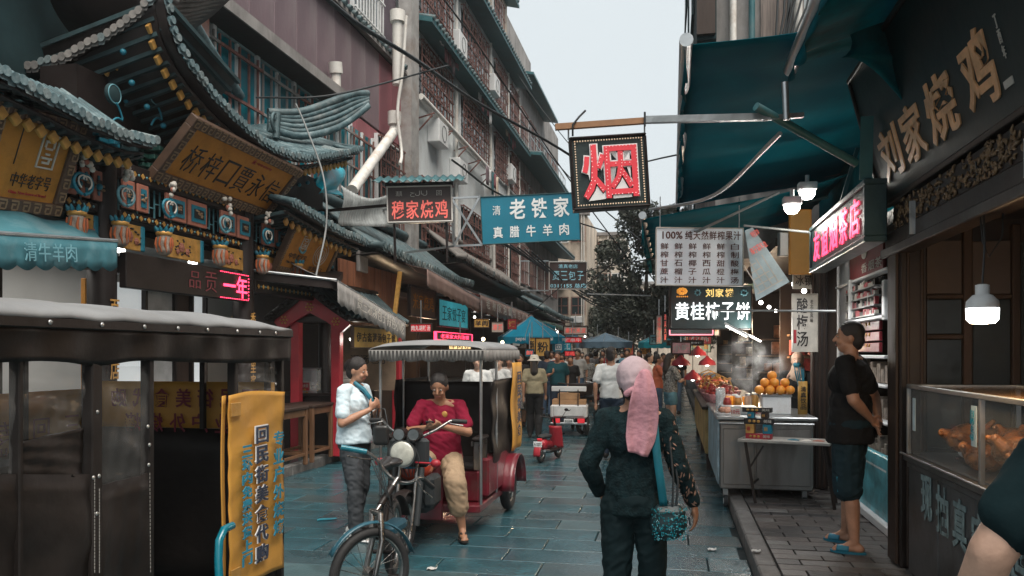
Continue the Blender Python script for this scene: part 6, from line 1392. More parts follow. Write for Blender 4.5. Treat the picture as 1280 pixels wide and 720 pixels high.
for k, (x, y, w_, st, lab) in enumerate(((.86, 8.80, .16, '鲜榨果汁', 'white price card lettered 鲜榨果汁 on the stall front edge'), (.66, 8.76, .10, '10元', 'small white price card lettered 10元 beside the fruit plate'))):
    t = thing('price_card', lab, 'card', (x, y, .972)); MB(MX.Rotation(-.2, 4, 'X')).bbox(-w_/2, w_/2, 0, .004, 0, .09, .001).build('card', m_cream, t); mb = MB(); put_text(mb, MX.Rotation(-.2, 4, 'X'), st, -w_*.42, w_*.42, .02, .07, y=-.003, bold=.01); mb.build('lettering', m_redp, t)
t = thing('fruit_basket', 'round basket of red fruit at the near corner of the fruit stall table', 'basket', (.62, 11.05, .97)); MB().lathe([(.0, 0), (.12, 0), (.17, .10), (.18, .12), (.15, .11), (0, .08)], n=16).build('basket', m_bpink, t); mb = MB(); [mb.ell((q.gauss(0, .06), q.gauss(0, .06), .12+q.uniform(0, .07)), (.03, .03, .028), 8, 6) for _ in range(24)]; o = mb.build('fruit_heap', m_frt[0], t); o['kind'] = 'stuff'
# ---------------------------------------------------------------- vehicles
m_canvas = mat('dark_brown_canvas', (.020, .016, .0145), rough=.5, var=.5, scale=2.5, bump=.35, spec=.28, fine=3)
m_roofc = mat('pale_grey_roof_cloth', (.22, .225, .23), rough=.6, var=.2, scale=2, bump=.2, dirt=((.2, .19, .18), .4, 3))
m_plast = mat('scratched_clear_plastic', (.45, .45, .44), rough=.15, alpha=.07, bump=.1, spec=.7, dirt=((.8, .8, .78), .2, 3))
m_ban = mat('ochre_banner_cloth', (.56, .28, .05), rough=.55, var=.15, scale=3, bump=.15)
m_tubet = mat('teal_enamel_tube', (.005, .16, .22), rough=.25, coat=.5)
m_rubber = mat('tyre_rubber', (.022, .022, .023), rough=.7, var=.2, scale=10)
m_mred = mat('maroon_paint', (.16, .012, .024), rough=.35, var=.15, coat=.4, dirt=((.09, .05, .045), .6, 5))
m_chrome = mat('worn_chrome', (.30, .29, .28), rough=.3, metal=1, var=.2, scale=8)
m_rivet = mat('rivet', (.6, .6, .58), rough=.3, metal=.8, bump=0)
def wheel(root, c, r_, w_, ax=(1, 0, 0), spokes=20, n=36, nm='wheel'):
    ax = V(ax).normalized(); F = frame(V(c), ax, (0, 0, 1)); mb = MB(); P_ = []
    rt = w_/2
    prof = [( (r_-rt)+rt*cos(a), rt*sin(a)) for a in [2*pi*k/10 for k in range(10)]]
    vs = []; fs = []
    for i in range(n):
        b = 2*pi*i/n
        for (rr, xx) in prof: vs.append(F @ V((xx, rr*cos(b), rr*sin(b))))
    for i in range(n):
        for j in range(10): fs.append((i*10+j, ((i+1) % n)*10+j, ((i+1) % n)*10+(j+1) % 10, i*10+(j+1) % 10))
    mb.add(vs, fs, True); hub = MB(F).tube([(-w_*.6, 0, 0), (w_*.6, 0, 0)], r_*.09+.012, 12).build(nm, m_chrome, root); mb.build('tyre', m_rubber, hub)
    mb = MB(F); pr = r_-w_*.95; vs = []; fs = []
    for i in range(n):
        b = 2*pi*i/n
        for (rr, xx) in ((pr+.012, -w_*.32), (pr+.012, w_*.32), (pr-.006, w_*.25), (pr-.006, -w_*.25)): vs.append((xx, rr*cos(b), rr*sin(b)))
    for i in range(n):
        for j in range(4): fs.append((i*4+j, ((i+1) % n)*4+j, ((i+1) % n)*4+(j+1) % 4, i*4+(j+1) % 4))
    mb.add(vs, fs, True)
    for k in range(spokes): b = 2*pi*k/spokes; mb.tube([(w_*.45*(-1)**k, .03*cos(b+.6), .03*sin(b+.6)), (0, pr*cos(b), pr*sin(b))], .0022 if spokes > 10 else .014, 4, cap=False)
    mb.build('rim', m_chrome, hub); return hub

# foreground covered tricycle
XS = -1.9
cv = thing('covered_tricycle', 'dark canvas covered passenger tricycle with pale grey roof, nearest vehicle on the left', 'tricycle', (-2.45, 2.3, 0))
def SX(px, py, X=XS): return PX(px, py, X)
def sidequad(nm, pts, m, X=XS, th=.006, n=14, wr=.006, parent=None):
    p = [SX(*q_, X) for q_ in pts]; q = random.Random(int(pts[0][0]+pts[0][1])); ph = [q.uniform(0, 6) for _ in range(4)]
    W_ = wmb(cv); W_.sheet(lambda u, v: (p[3].lerp(p[2], u).lerp(p[0].lerp(p[1], u), v))+V((wr*sin(u*7+v*5+ph[0])+wr*.6*sin(v*19+u*4+ph[1])+wr*.5*sin(u*23-v*9+ph[2])+wr*.35*sin(v*37+u*13+ph[3]), 0, 0)), n, n, th); return W_.build(nm, m, parent or cv)
y_a, y_b = .7, SX(353, 415).y
def roof(u, v):
    a = u*pi; x = -2.45+.60*cos(a); yy = y_a+(y_b-y_a)*v
    e = 1-max(0, (v-.86)/.14)**2.5*.75
    return V((x, yy, 1.752+.075*abs(sin(a))**.8*e+.006*sin(v*40)*sin(a)**2+.004*sin(v*90+u*9)))
W_ = wmb(cv); W_.sheet(roof, 28, 24, .006); W_.build('roof_cloth', m_roofc, cv)
W_ = wmb(cv); W_.bbox(-1.88, -1.845, y_a, y_b+.01, 1.722, 1.757, .004); W_.bbox(-3.05, -3.02, y_a, y_b+.01, 1.722, 1.757, .004); W_.bbox(-3.02, -1.88, y_b-.02, y_b+.01, 1.725, 1.755, .004); W_.build('roof_rail', m_canvas, cv)
W_ = wmb(cv)
for px in (63, 128, 181, 223, 260, 297, 325, 345): p = SX(px, 410, -1.842); W_.ell((p.x, p.y, 1.74), (.004, .008, .008), 8, 6)
for (px, py) in ((122, 515), (117, 597), (124, 595), (185, 533), (187, 556), (186, 581), (345, 480), (121, 642)): p = SX(px, py, -1.885); W_.ell(p, (.004, .007, .007), 8, 6)
W_.each('rivet', m_rivet, cv)
q = random.Random(1)
W_ = wmb(cv)
def val(u, v):
    yy = y_a+(y_b+.01-y_a)*u; e = .115+.012*sin(u*9)+.02*math.exp(-((u-.55)/.05)**2)
    return V((-1.868-.012*v+.010*sin(u*38+v*2)*v+.006*sin(u*90), yy, 1.728-e*v))
W_.sheet(val, 90, 6, .005); W_.build('canvas_valance', m_canvas, cv)
W_ = wmb(cv); W_.sheet(lambda u, v: V((-3.03, y_a+(y_b-y_a)*u, 1.728-.12*v)), 20, 2, .005); W_.build('far_valance', m_canvas, cv)
sidequad('side_canvas', ((-260, 593), (117, 593), (117, 900), (-260, 900)), m_canvas, wr=.008)
sidequad('door_canvas', ((122, 609), (188, 590), (190, 900), (122, 900)), m_canvas, X=-1.895, wr=.006)
sidequad('clear_window', ((25, 452), (104, 452), (104, 535), (25, 552)), m_plast, X=-1.90)
sidequad('clear_window', ((-60, 450), (17, 450), (17, 592), (-60, 592)), m_plast, X=-1.90)
sidequad('clear_window', ((125, 458), (188, 458), (188, 592), (125, 608)), m_plast, X=-1.90)
sidequad('clear_window', ((295, 450), (346, 447), (346, 492), (295, 500)), m_plast, X=-1.90)
sidequad('side_canvas', ((25, 552), (104, 535), (104, 596), (25, 596)), m_canvas, X=-1.905, wr=.003)
W_ = wmb(cv)
for (px, w_) in ((20, .018), (114, .05), (184, .03), (291, .03), (349, .03), (-120, .04)):
    p = SX(px, 440, -1.91); W_.bbox(-1.93, -1.89 if px != 114 else -1.885, p.y-w_/2, p.y+w_/2, .45, 1.73, .004); W_.bbox(-3.0, -2.97, p.y-w_/2, p.y+w_/2, .45, 1.73, .004)
W_.each('frame_post', m_canvas, cv)
W_ = wmb(cv); W_.bbox(-3.0, -1.92, .7, 3.6, .45, .52, .01); W_.build('floor', m_black, cv)
W_ = wmb(cv); W_.bbox(-3.02, -2.99, .7, y_b, .50, 1.19, .006); W_.build('far_side_panel', m_canvas, cv)
W_ = wmb(cv); W_.bbox(-2.95, -2.6, .9, 3.2, .52, .85, .03); W_.bbox(-2.97, -2.85, .9, 3.2, .85, 1.18, .03); W_.build('bench', mat('black_vinyl', (.025, .023, .023), rough=.35), cv)
W_ = wmb(cv); W_.tube([(-2.83, 1.9, 1.09), (-2.83, 3.1, 1.09)], .012, 8); W_.build('bench_rail', m_tubet, cv)
# ochre banners: near one with three columns of characters
b0, b1 = SX(287, 720, -1.87), SX(355, 700, -1.87); yb0, yb1 = b0.y, b1.y; zb0, zb1 = .60, 1.462
W_ = wmb(cv); W_.sheet(lambda u, v: V((-1.872+.004*sin(v*11+u*3)*(.3+u)+.003*sin(u*14+v*6)+.002*sin(v*40-u*9), yb0+(yb1-yb0)*u, zb0+(zb1-zb0)*v+.010*sin(u*4))), 20, 40, .004); bn = W_.build('banner', m_ban, cv)
W_ = wmb(cv); W_.sheet(lambda u, v: V((-1.875-.02*u, yb0-.05+.06*u+.006*sin(v*7), zb0+(zb1-zb0)*v)), 6, 24, .004); W_.build('banner_fold', m_ban, bn)
F = MX.Translation(-V(cv.location)) @ frame((-1.852, yb0, zb0), (0, 1, 0), (0, 0, 1)); Wb = yb1-yb0
mo = MB(); column_text(mo, F, '回民街美食代购', Wb*.36, Wb*.60, .08, .72, bold=.04, gap=.12, y=.0); mo.build('white_outline', m_wl, bn)
mb = MB(); column_text(mb, F, '回民街美食代购', Wb*.37, Wb*.59, .084, .716, bold=.015, gap=.14, y=-.006); mb.build('dark_lettering', mat('navy_print', (.03, .04, .07), bump=0), bn)
mb = MB(); column_text(mb, F, '专业户外烧烤', Wb*.70, Wb*.90, .17, .68, bold=.02, gap=.16, y=-.004); column_text(mb, F, '三环内免费送货上门', Wb*.13, Wb*.30, .10, .64, bold=.03, gap=.12, y=-.004); mb.build('blue_lettering', mat('teal_blue_print', (.02, .22, .33), bump=0), bn)
W_ = wmb(cv)
for (yy, zz) in ((yb0+.02, 1.40), (yb0+.02, .68)): W_.bbox(-1.862, -1.855, yy-.03, yy+.05, zz-.03, zz+.03, .002)
W_.build('tape', mat('amber_tape', (.45, .24, .06), rough=.3), bn)
ye = y_b-.035
W_ = wmb(cv); W_.sheet(lambda u, v: V((-2.97+1.05*u, ye+.012+.004*sin(u*30), 1.265+.235*v)), 30, 5, .004); fb = W_.build('end_banner', m_ban, cv)
F = MX.Translation(-V(cv.location)) @ frame((-2.97, ye, 1.265), (1, 0, 0), (0, 0, 1)); mb = MB()
row_text(mb, F, '购代食美街民回', .12, .98, .105, .20, mirror=True, bold=.015, gap=.3); row_text(mb, F, '烤烧外户业专', .2, .96, -.02, .075, mirror=True, bold=.01, gap=.3); mb.build('mirrored_lettering', mat('maroon_print', (.22, .03, .05), bump=0), fb)
W_ = wmb(cv); W_.sheet(lambda u, v: V((-2.985+.008*sin(v*14+u*6), 2.85+.80*u, .62+.84*v)), 12, 16, .004); cb = W_.build('far_banner', m_ban, cv)
F = MX.Translation(-V(cv.location)) @ frame((-2.972, 2.85, 1.1), (0, 1, 0), (0, 0, 1)); mb = MB(); column_text(mb, F, '回民街', .42, .52, -.12, .24, mirror=True); column_text(mb, F, '三环', .62, .72, .0, .24, mirror=True); column_text(mb, F, '专业', .20, .30, .0, .24, mirror=True); put_text(mb, F, '街', .02, .13, .06, .2, mirror=True); mb.build('mirrored_lettering', MATS['maroon_print'], cb)
p0 = PD(288, 657, 3.35); W_ = wmb(cv); W_.tube([PD(276, 770, 3.25), PD(273, 700, 3.25), PD(274, 676, 3.27), PD(280, 662, 3.3), PD(290, 657, 3.38)], .017, 10); W_.build('grab_handle', m_tubet, cv)
W_ = wmb(cv); W_.bbox(-2.95, -1.98, .8, 3.55, .32, .45, .02); W_.build('chassis', m_black, cv)
for x in (-1.97, -2.95): wheel(cv, V((x, 3.0, .27))-V(cv.location), .27, .09, spokes=8)
W_ = wmb(cv); W_.sheet(lambda u, v: V((-2.98+1.06*u, ye, .5+.765*v)), 8, 6, .005); W_.build('end_canvas', m_canvas, cv)
W_ = wmb(cv)
for x in (-2.95, -2.62, -2.30, -1.95): W_.bbox(x-.014, x+.014, ye-.035, ye-.01, 1.265, 1.72, .004)
W_.each('end_frame', m_black, cv)

# cargo tricycle with the seated driver
tr_ = thing('passenger_tricycle', 'maroon motor tricycle with a striped grey roof parked facing the camera', 'tricycle', (-2.13, 7.0, 0), 0)
wheel(tr_, (0, -.83, .25), .25, .075, spokes=16)
MB().tube([(-.07, -.83, .25), (-.075, -.72, .62), (-.07, -.62, .92)], .018, 8).tube([(.07, -.83, .25), (.075, -.72, .62), (.07, -.62, .92)], .018, 8).build('fork', m_chrome, tr_)
mb = MB(); mb.sheet(lambda u, v: (.055*(u*2-1), -.83+.285*cos(radians(20+150*v)), .25+.285*sin(radians(20+150*v))-.02*(u*2-1)**2), 6, 14, .004); mb.build('mudguard', m_black, tr_)
def disc(r0, r1, y0, y1, c, n=24):           # cylinder along y
    return MB().tube([(c[0], y0, c[2]), (c[0], y1, c[2])], [r0, r1], n)
h_ = disc(.112, .08, -.86, -.74, (0, 0, .83)).build('headlight', m_chrome, tr_)
mb = MB(); mb.ell((0, -.862, .83), (.100, .024, .100), 24, 12); mb.build('lens', mat('headlight_lens', (.5, .5, .44), rough=.12, var=.2, scale=20, spec=.9, coat=.5), h_)
for s_ in (-.062, .062):
    g = disc(.055, .05, -.76, -.66, (s_, 0, .975)).build('gauge', m_black, tr_); disc(.045, .045, -.768, -.760, (s_, 0, .975)).build('dial', mat('dial_glass', (.12, .14, .15), rough=.1), g)
MB().tube([(-.42, -.45, 1.06), (-.30, -.50, 1.07), (-.20, -.58, 1.0), (-.06, -.62, .93), (.06, -.62, .93), (.20, -.58, 1.0), (.30, -.50, 1.07), (.42, -.45, 1.06)], .012, 8).build('handlebar', m_chrome, tr_)
for s_ in (-1, 1):
    MB().tube([(s_*.43, -.445, 1.06), (s_*.31, -.495, 1.07)], .019, 10).build('grip', m_rubber, tr_)
    MB().tube([(s_*.29, -.53, 1.06), (s_*.33, -.56, 1.05), (s_*.42, -.53, 1.035)], .006, 6).build('brake_lever', m_chrome, tr_)
    MB().tube([(s_*.06, -.70, .74), (s_*.20, -.72, .74)], .009, 6).ell((s_*.24, -.72, .74), (.045, .035, .035), 12, 8).build('turn_signal', m_redp, tr_)
mb = MB()
for k in range(4): mb.tube([(.05-.03*k, -.70, .90), (.12-.05*k, -.78, .78-.02*k), (.05-.02*k, -.70, .62)], .004, 5)
mb.build('cables', m_cable, tr_)
mb = MB(); mb.ell((-.02, -.45, .66), (.15, .22, .12), 18, 12); tk = mb.build('tank', mat('orange_red_enamel', (.42, .05, .02), rough=.2, coat=.6), tr_)
mb = MB(); mb.ell((-.02, -.46, .705), (.145, .215, .085), 18, 12); mb.build('blue_top', mat('blue_enamel', (.01, .18, .30), rough=.2, coat=.6), tk)
MB().bbox(-.09, .09, -.55, -.15, .30, .56, .02).tube([(0, -.5, .3), (0, 0, .25)], .03, 8).tube([(-.05, -.65, .7), (-.02, -.2, .62), (0, 0, .5)], .02, 8).build('engine', m_black, tr_)
MB().bbox(-.16, .16, -.62, -.30, .30, .50, .05).bbox(-.20, -.10, -.66, -.40, .36, .62, .03).bbox(.10, .20, -.66, -.40, .36, .62, .03).tube([(-.11, -.83, .25), (-.115, -.70, .70)], .026, 8).tube([(.11, -.83, .25), (.115, -.70, .70)], .026, 8).build('shock_absorbers', m_cable, tr_)
MB().bbox(-.17, .17, -.70, -.64, .70, .94, .03).build('headlight_cowl', m_cable, tr_)
# cab
MB().bbox(-.50, .44, -.02, 1.48, .20, .27, .01).build('floor', m_mred, tr_)
MB().bbox(-.34, .10, -.06, -.02, .13, .70, .01).build('front_panel', m_mred, tr_)
MB().bbox(-.34, .40, .12, .52, .271, .56, .02).build('seat_box', m_mred, tr_)
MB().bbox(-.36, .40, .10, .56, .56, .64, .03).build('seat', MATS['black_vinyl'], tr_)
MB().bbox(.30, .46, .25, 1.48, .30, .66, .02).bbox(-.52, -.38, .25, 1.48, .30, .66, .02).each('side_panel', m_mred, tr_)
mb = MB()
for s_, x in ((1, .44), (-1, -.5)): mb.sheet(lambda u, v: (x-.02*s_+.16*s_*u, 1.20+.33*cos(pi*v), .25+.33*sin(pi*v)+.0), 3, 14, .012)
mb.build('wheel_arch', m_mred, tr_)
for x in (.45, -.51): wheel(tr_, (x, 1.20, .25), .25, .10, spokes=10)
MB().tube([(-.51, 1.2, .25), (.45, 1.2, .25)], .025, 8).build('axle', m_black, tr_)
for s_, x in ((1, .40), (-1, -.42)):
    a_ = MB().bbox(x-.045, x+.045, .0, .34, .84, .88, .015).build('armrest', m_black, tr_); MB().bbox(x-.03, x+.03, .02, .05, .58, .84, .006).bbox(x-.03, x+.03, .29, .32, .58, .84, .006).bbox(x-.047, x-.030, -.005, .345, .80, .842, .004).build('armrest_leg', m_chrome, a_)
mb = MB(); mb.sheet(lambda u, v: (-.5+.94*u, .64+.01*sin(u*20)+.008*sin(v*12), .5+.86*v), 16, 14, .02); mb.build('backrest_canvas', m_canvas, tr_)
mb = MB(); mb.sheet(lambda u, v: (.455+.01*sin(v*14)+.008*sin(u*9+v*7), .42+1.06*u, .58+.80*v), 20, 20, .006); mb.sheet(lambda u, v: (-.515+.01*sin(v*14), .42+1.06*u, .58+.80*v), 10, 10, .006); mb.each('side_curtain', m_canvas, tr_)
mb = MB(); mb.box(-.5, .44, 1.48, 1.485, 1.3, 1.62); mb.box(.452, .456, .45, 1.46, 1.38, 1.62); mb.build('clear_window', m_plast, tr_)
mb = MB(); mb.sheet(lambda u, v: (-.5+.94*u, 1.48, .3+1.0*v), 8, 6, .01); mb.build('rear_canvas', m_canvas, tr_)
mb = MB()
for x in (-.5, .45):
    for yy in (-.02, .62, 1.47): mb.tube([(x, yy, .28), (x, yy, 1.66)], .014, 8)
mb.each('roof_post', m_steel, tr_)
def r2(u, v):
    a = u*pi; return V((-.04-.53*cos(a), -.12+1.66*v, 1.665+.10*sin(a)**.7*(1-.5*max(0, .12-v)/.12)))
MB().sheet(r2, 24, 10, .006).build('roof_cloth', m_roofc, tr_)
m_str = mat('striped_grey_cloth', (.20, .195, .185), rough=.8, var=.2)
mb = MB(); n_ = 120
def skirt(u, v):
    # runs round the front and both sides
    T_ = 1.66*2+1.08; s_ = u*T_
    if s_ < 1.66: p = V((-.575, 1.54-s_, 0))
    elif s_ < 2.74: p = V((-.575+(s_-1.66), -.125, 0))
    else: p = V((.50, -.12+(s_-2.74), 0))
    p.z = 1.668-.10*v-.008*sin(u*150)*v; p += V((.010*sin(u*T_*42)*v, .010*sin(u*T_*42)*v, 0)); return p
mb.sheet(skirt, 260, 2, .003); mb.build('skirt', m_str, tr_)
mb = MB()
for k in range(30):
    x = -.56+k*.036
    mb.box(x, x+.018, -.142, -.138, 1.575, 1.662)
mb.build('skirt_stripes', mat('dark_stripe_cloth', (.05, .048, .046), rough=.8), tr_)
mb = MB(); mb.sheet(lambda u, v: (.50+.012*sin(v*9)+.01*sin(u*8), 1.14+.46*u, .62+.92*v), 8, 16, .006); yb = mb.build('side_banner', m_ban, tr_)
mb = MB(); column_text(mb, frame((.52, 1.15, .7), (0, 1, 0), (0, 0, 1)), '回民街美食', .15, .35, .05, .75, bold=.02, y=-.008); mb.build('lettering', MATS['navy_print'], yb)

# bicycle in front
bk = thing('bicycle', 'old bicycle with a blue mudguard and teal grips standing in front of the motor tricycle', 'bicycle', (-1.9, 5.1, 0)); R0 = V(bk.location)
fc = V((-1.83, 4.68, .28)); ax = V((cos(radians(40)), sin(radians(40)), 0)).normalized()*1.0
ax = V((.80, -.60, 0)).normalized(); fwd = V((-.60, -.80, 0)).normalized()
wheel(bk, fc-R0, .285, .058, ax=ax, spokes=22, n=44)
rc = V((-2.02, 5.62, .28)); wheel(bk, rc-R0, .27, .058, ax=(.98, .17, 0), spokes=28, n=44)
W_ = wmb(bk); W_.sheet(lambda u, v: fc+fwd*(.325*cos(radians(30+135*v)))+ax*(.026*(u*2-1))+V((0, 0, .325*sin(radians(30+135*v))-.012*(u*2-1)**2)), 6, 18, .003); W_.build('mudguard', mat('dull_blue_enamel', (.015, .09, .13), rough=.3, coat=.3), bk)
hdt = PD(497, 598, 5.25); crown = fc+V((-.0, .1, .36))
W_ = wmb(bk)
for s_ in (-1, 1): W_.tube([fc+ax*.055*s_, fc+ax*.055*s_-fwd*.05+V((0, 0, .20)), crown+ax*.05*s_], [.019, .021, .022], 8)
W_.tube([crown+ax*.055, crown-ax*.055], .018, 8); W_.tube([crown, hdt], .018, 8); W_.build('fork', m_chrome, bk)
seat_t = V((-1.98, 5.45, .72)); bb = V((-1.95, 5.2, .28))
W_ = wmb(bk); h2 = crown.lerp(hdt, .75); h1 = crown.lerp(hdt, .2); W_.tube([h1, h2], .024, 10); W_.tube([h2, seat_t], .017, 8); W_.tube([h1, bb], .019, 8); W_.tube([bb, seat_t, seat_t+V((0, 0, .12))], .016, 8); W_.tube([bb, rc], .012, 8); W_.tube([seat_t, rc], .010, 8); W_.build('frame', m_black, bk)
W_ = wmb(bk); W_.bbox(h1.x-.07, h1.x+.05, h1.y+.1, h1.y+.4, .45, .52, .02); W_.build('battery', mat('blue_battery', (.012, .06, .09), rough=.4), bk)
W_ = wmb(bk); sc = seat_t+V((0, 0, .14)); W_.ell(sc, (.09, .11, .035), 14, 8); W_.cap(sc-V((0, .04, 0)), sc-V((0, .17, .01)), .05, .022, 10); W_.build('saddle', MATS['black_vinyl'], bk)
g0, g1 = PD(426, 559, 5.15), PD(458, 565, 5.2); pts = [g1, PD(470, 573, 5.22), PD(480, 588, 5.24), PD(497, 602, 5.25), PD(513, 603, 5.36), PD(524, 597, 5.5), PD(528, 598, 5.6)]
W_ = wmb(bk); W_.tube(resample(pts, 18)[0], .012, 8); W_.tube([hdt, PD(497, 602, 5.25)], .02, 8); W_.build('handlebar', m_chrome, bk)
W_ = wmb(bk); W_.tube([g0, g1], .019, 10); W_.build('grip', m_tubet, bk); W_ = wmb(bk); W_.tube([PD(527, 597, 5.6), PD(541, 609, 5.75)], .019, 10); W_.build('grip', m_rubber, bk)
W_ = wmb(bk); W_.tube([PD(466, 574, 5.2), PD(455, 574, 5.14), PD(434, 570, 5.08)], .006, 6); W_.build('brake_lever', m_chrome, bk); W_ = wmb(bk); W_.tube([PD(522, 602, 5.5), PD(528, 613, 5.5), PD(540, 622, 5.6)], .006, 6); W_.build('brake_lever', m_chrome, bk)
W_ = wmb(bk)
for k in range(4): W_.tube([PD(462+4*k, 572, 5.2), PD(478+3*k, 610+5*k, 5.1), PD(492, 620+8*k, 5.2), crown+V((0, .05, .1))], .004, 5)
W_.build('cables', m_cable, bk)
W_ = wmb(bk); W_.tube([bb-V((.09, 0, 0)), bb+V((.09, 0, 0))], .015, 8); W_.beam(bb+V((.09, 0, 0)), bb+V((.09, -.1, -.13)), .015); W_.beam(bb-V((.09, 0, 0)), bb+V((-.09, .1, .13)), .015); W_.bbox(bb.x+.09, bb.x+.17, bb.y-.14, bb.y-.06, .13, .155, .005); W_.bbox(bb.x-.17, bb.x-.09, bb.y+.06, bb.y+.14, .41, .435, .005); W_.build('pedals', m_black, bk)
W_ = wmb(bk); W_.sheet(lambda u, v: rc+V((.035*(u*2-1), .31*cos(radians(20+150*v)), .31*sin(radians(20+150*v)))), 4, 16, .003); W_.build('rear_mudguard', m_black, bk)

# red scooter, seen from behind, turned a little
sc_ = thing('scooter', 'small red scooter with a white number plate parked in the middle of the street', 'scooter', (PG(682, 578).x, PG(682, 578).y+.2, 0), radians(-14)); sc_.scale = (.68, .68, .68)
wheel(sc_, (0, -.38, .20), .20, .08, spokes=8); wheel(sc_, (0, .62, .20), .20, .08, spokes=8)
MB().cap((0, -.30, .40), (0, .05, .36), .13, .10, 14).build('rear_body', m_redp, sc_); MB().bbox(-.12, .12, -.1, .42, .18, .26, .03).build('footboard', m_black, sc_)
MB().sheet(lambda u, v: (.16*(2*u-1), .46+.10*(2*u-1)**2-.12*v, .24+.5*v), 8, 8, .03).build('leg_shield', m_redp, sc_)
MB().ell((0, -.15, .56), (.13, .28, .06), 14, 8).build('seat', m_rubber, sc_); MB().tube([(0, .45, .7), (0, .38, .92)], .03, 8).tube([(-.32, .30, .96), (-.1, .38, .93), (.1, .38, .93), (.32, .30, .96)], .013, 8).build('handlebar', m_black, sc_)
for s_ in (-1, 1): MB().tube([(s_*.2, .36, .95), (s_*.27, .4, 1.08)], .006, 5).ell((s_*.29, .4, 1.12), (.05, .012, .035), 10, 6).build('mirror', m_black, sc_)
p_ = MB().bbox(-.10, .10, -.56, -.55, .36, .48, .003).build('number_plate', m_wl, sc_); mb = MB(); put_text(mb, frame((-.1, -.561, .36), (1, 0, 0), (0, 0, 1)), 'A 5271', .015, .185, .03, .09, bold=.01); mb.build('lettering', m_ink, p_)
MB().sheet(lambda u, v: (.08*(2*u-1), -.38-.24*cos(radians(100*v-10)), .20+.24*sin(radians(100*v-10))), 5, 10, .02).build('rear_mudguard', m_redp, sc_); MB().bbox(-.06, .06, -.47, -.44, .50, .54, .01).build('tail_light', m_reds, sc_)
MB().tube([(-.1, -.1, .2), (-.25, -.1, .02)], .012, 6).tube([(.12, -.2, .25), (.14, -.5, .28)], .03, 8).build('stand_and_exhaust', m_steel, sc_)
# white cargo tricycle from behind
p = PG(711, 546); ct = thing('cargo_tricycle', 'little white cargo tricycle carrying cardboard boxes, seen from behind beside the scooter', 'tricycle', (p.x, p.y, 0), radians(4))
MB().bbox(-.36, .36, .0, 1.1, .36, .62, .03).build('body', m_white, ct); MB().bbox(-.30, .30, -.03, .0, .40, .60, .01).build('tailgate', mat('white_enamel', (.62, .63, .63), rough=.35), ct)
for s_ in (-1, 1):
    MB().bbox(s_*.24-.07, s_*.24+.07, -.05, -.03, .27, .36, .01).build('tail_light', m_reds, ct); wheel(ct, (s_*.34, .35, .2), .20, .09, spokes=8)
    MB().beam((s_*.18, -.01, .6), (s_*.18, -.01, .92), .02).build('rack_post', m_black, ct)
MB().bbox(-.36, .36, -.04, .02, .24, .28, .01).build('bumper', m_steel, ct); MB().bbox(-.09, .09, -.06, -.05, .28, .35, .003).build('number_plate', m_wl, ct); mb = MB(); put_text(mb, frame((-.09, -.061, .28), (1, 0, 0), (0, 0, 1)), '8308', .02, .16, .015, .05); mb.prism([(-.0, .52), (.05, .54), (.0, .50), (-.05, .54)], -.036, -.032); mb.build('lettering', m_ink, ct)
m_card = mat('cardboard', (.42, .24, .12), rough=.8); 
MB().bbox(-.34, .34, .02, .1, .88, .98, .01).build('top_rail', m_white, ct)
for (x0_, x1_, z0_, z1_, lab) in ((-.33, .33, .621, .72, 'long cardboard box at the bottom of the cargo tricycle load'), (-.22, .20, .722, .84, 'square cardboard box on top of the cargo tricycle load')):
    tag(MB(at((p.x, p.y, 0), radians(4))).bbox(x0_, x1_, .05, .5, z0_, z1_, .008).build('cardboard_box', m_card), lab, 'box')
MB().tube([(0, 1.1, .6), (0, 1.25, .95)], .025, 8).tube([(-.3, 1.15, 1.0), (0, 1.25, .97), (.3, 1.15, 1.0)], .014, 8).build('handlebar', m_black, ct); wheel(ct, (0, 1.5, .22), .22, .07, spokes=8); MB().tube([(0, 1.5, .22), (0, 1.2, .8)], .025, 8).build('fork', m_black, ct)
# parked mopeds further on
def moped(label, px, py, rz, m):
    p = PG(px, py); t = thing('moped', label, 'moped', (p.x, p.y, 0), rz); wheel(t, (0, -.5, .26), .26, .07, spokes=10, n=20); wheel(t, (0, .6, .26), .26, .07, spokes=10, n=20)
    MB().cap((0, -.35, .55), (0, .1, .50), .12, .09, 12).build('body', m, t); MB().ell((0, -.2, .72), (.12, .32, .06), 12, 8).build('seat', m_rubber, t)
    MB().tube([(0, .6, .26), (0, .42, .95)], .025, 8).tube([(-.3, .3, 1.02), (0, .42, .98), (.3, .3, 1.02)], .014, 8).tube([(0, .1, .4), (0, .48, .7)], .04, 8).build('handlebar', m_chrome, t)
    MB().ell((0, .5, .85), (.09, .07, .09), 12, 8).build('headlight', m_white, t); MB().bbox(-.2, .2, -.75, -.4, .78, 1.02, .03).build('top_box', m_black, t); return t
moped('dark moped parked left of the cargo tricycle by the shops', 660, 536, radians(20), m_black)
moped('grey moped parked just right of the cargo tricycle', 741, 540, radians(-20), m_steel)
moped('dark red moped parked behind the grey one', 746, 525, radians(10), m_mred)

W_ = wmb(cv)
for (pa, pb_) in (((118, 600), (118, 718)), ((187, 592), (188, 718)), ((124, 612), (124, 718))):
    a = SX(*pa, -1.884); b = SX(*pb_, -1.884); n_ = 26
    for i in range(n_): c = a.lerp(b, i/n_); W_.box(c.x, c.x+.002, c.y-.0012, c.y+.0012, c.z-.006, c.z+.003)
o = W_.build('stitching', mat('pale_thread', (.3, .29, .27)), cv); o['kind'] = 'stuff'
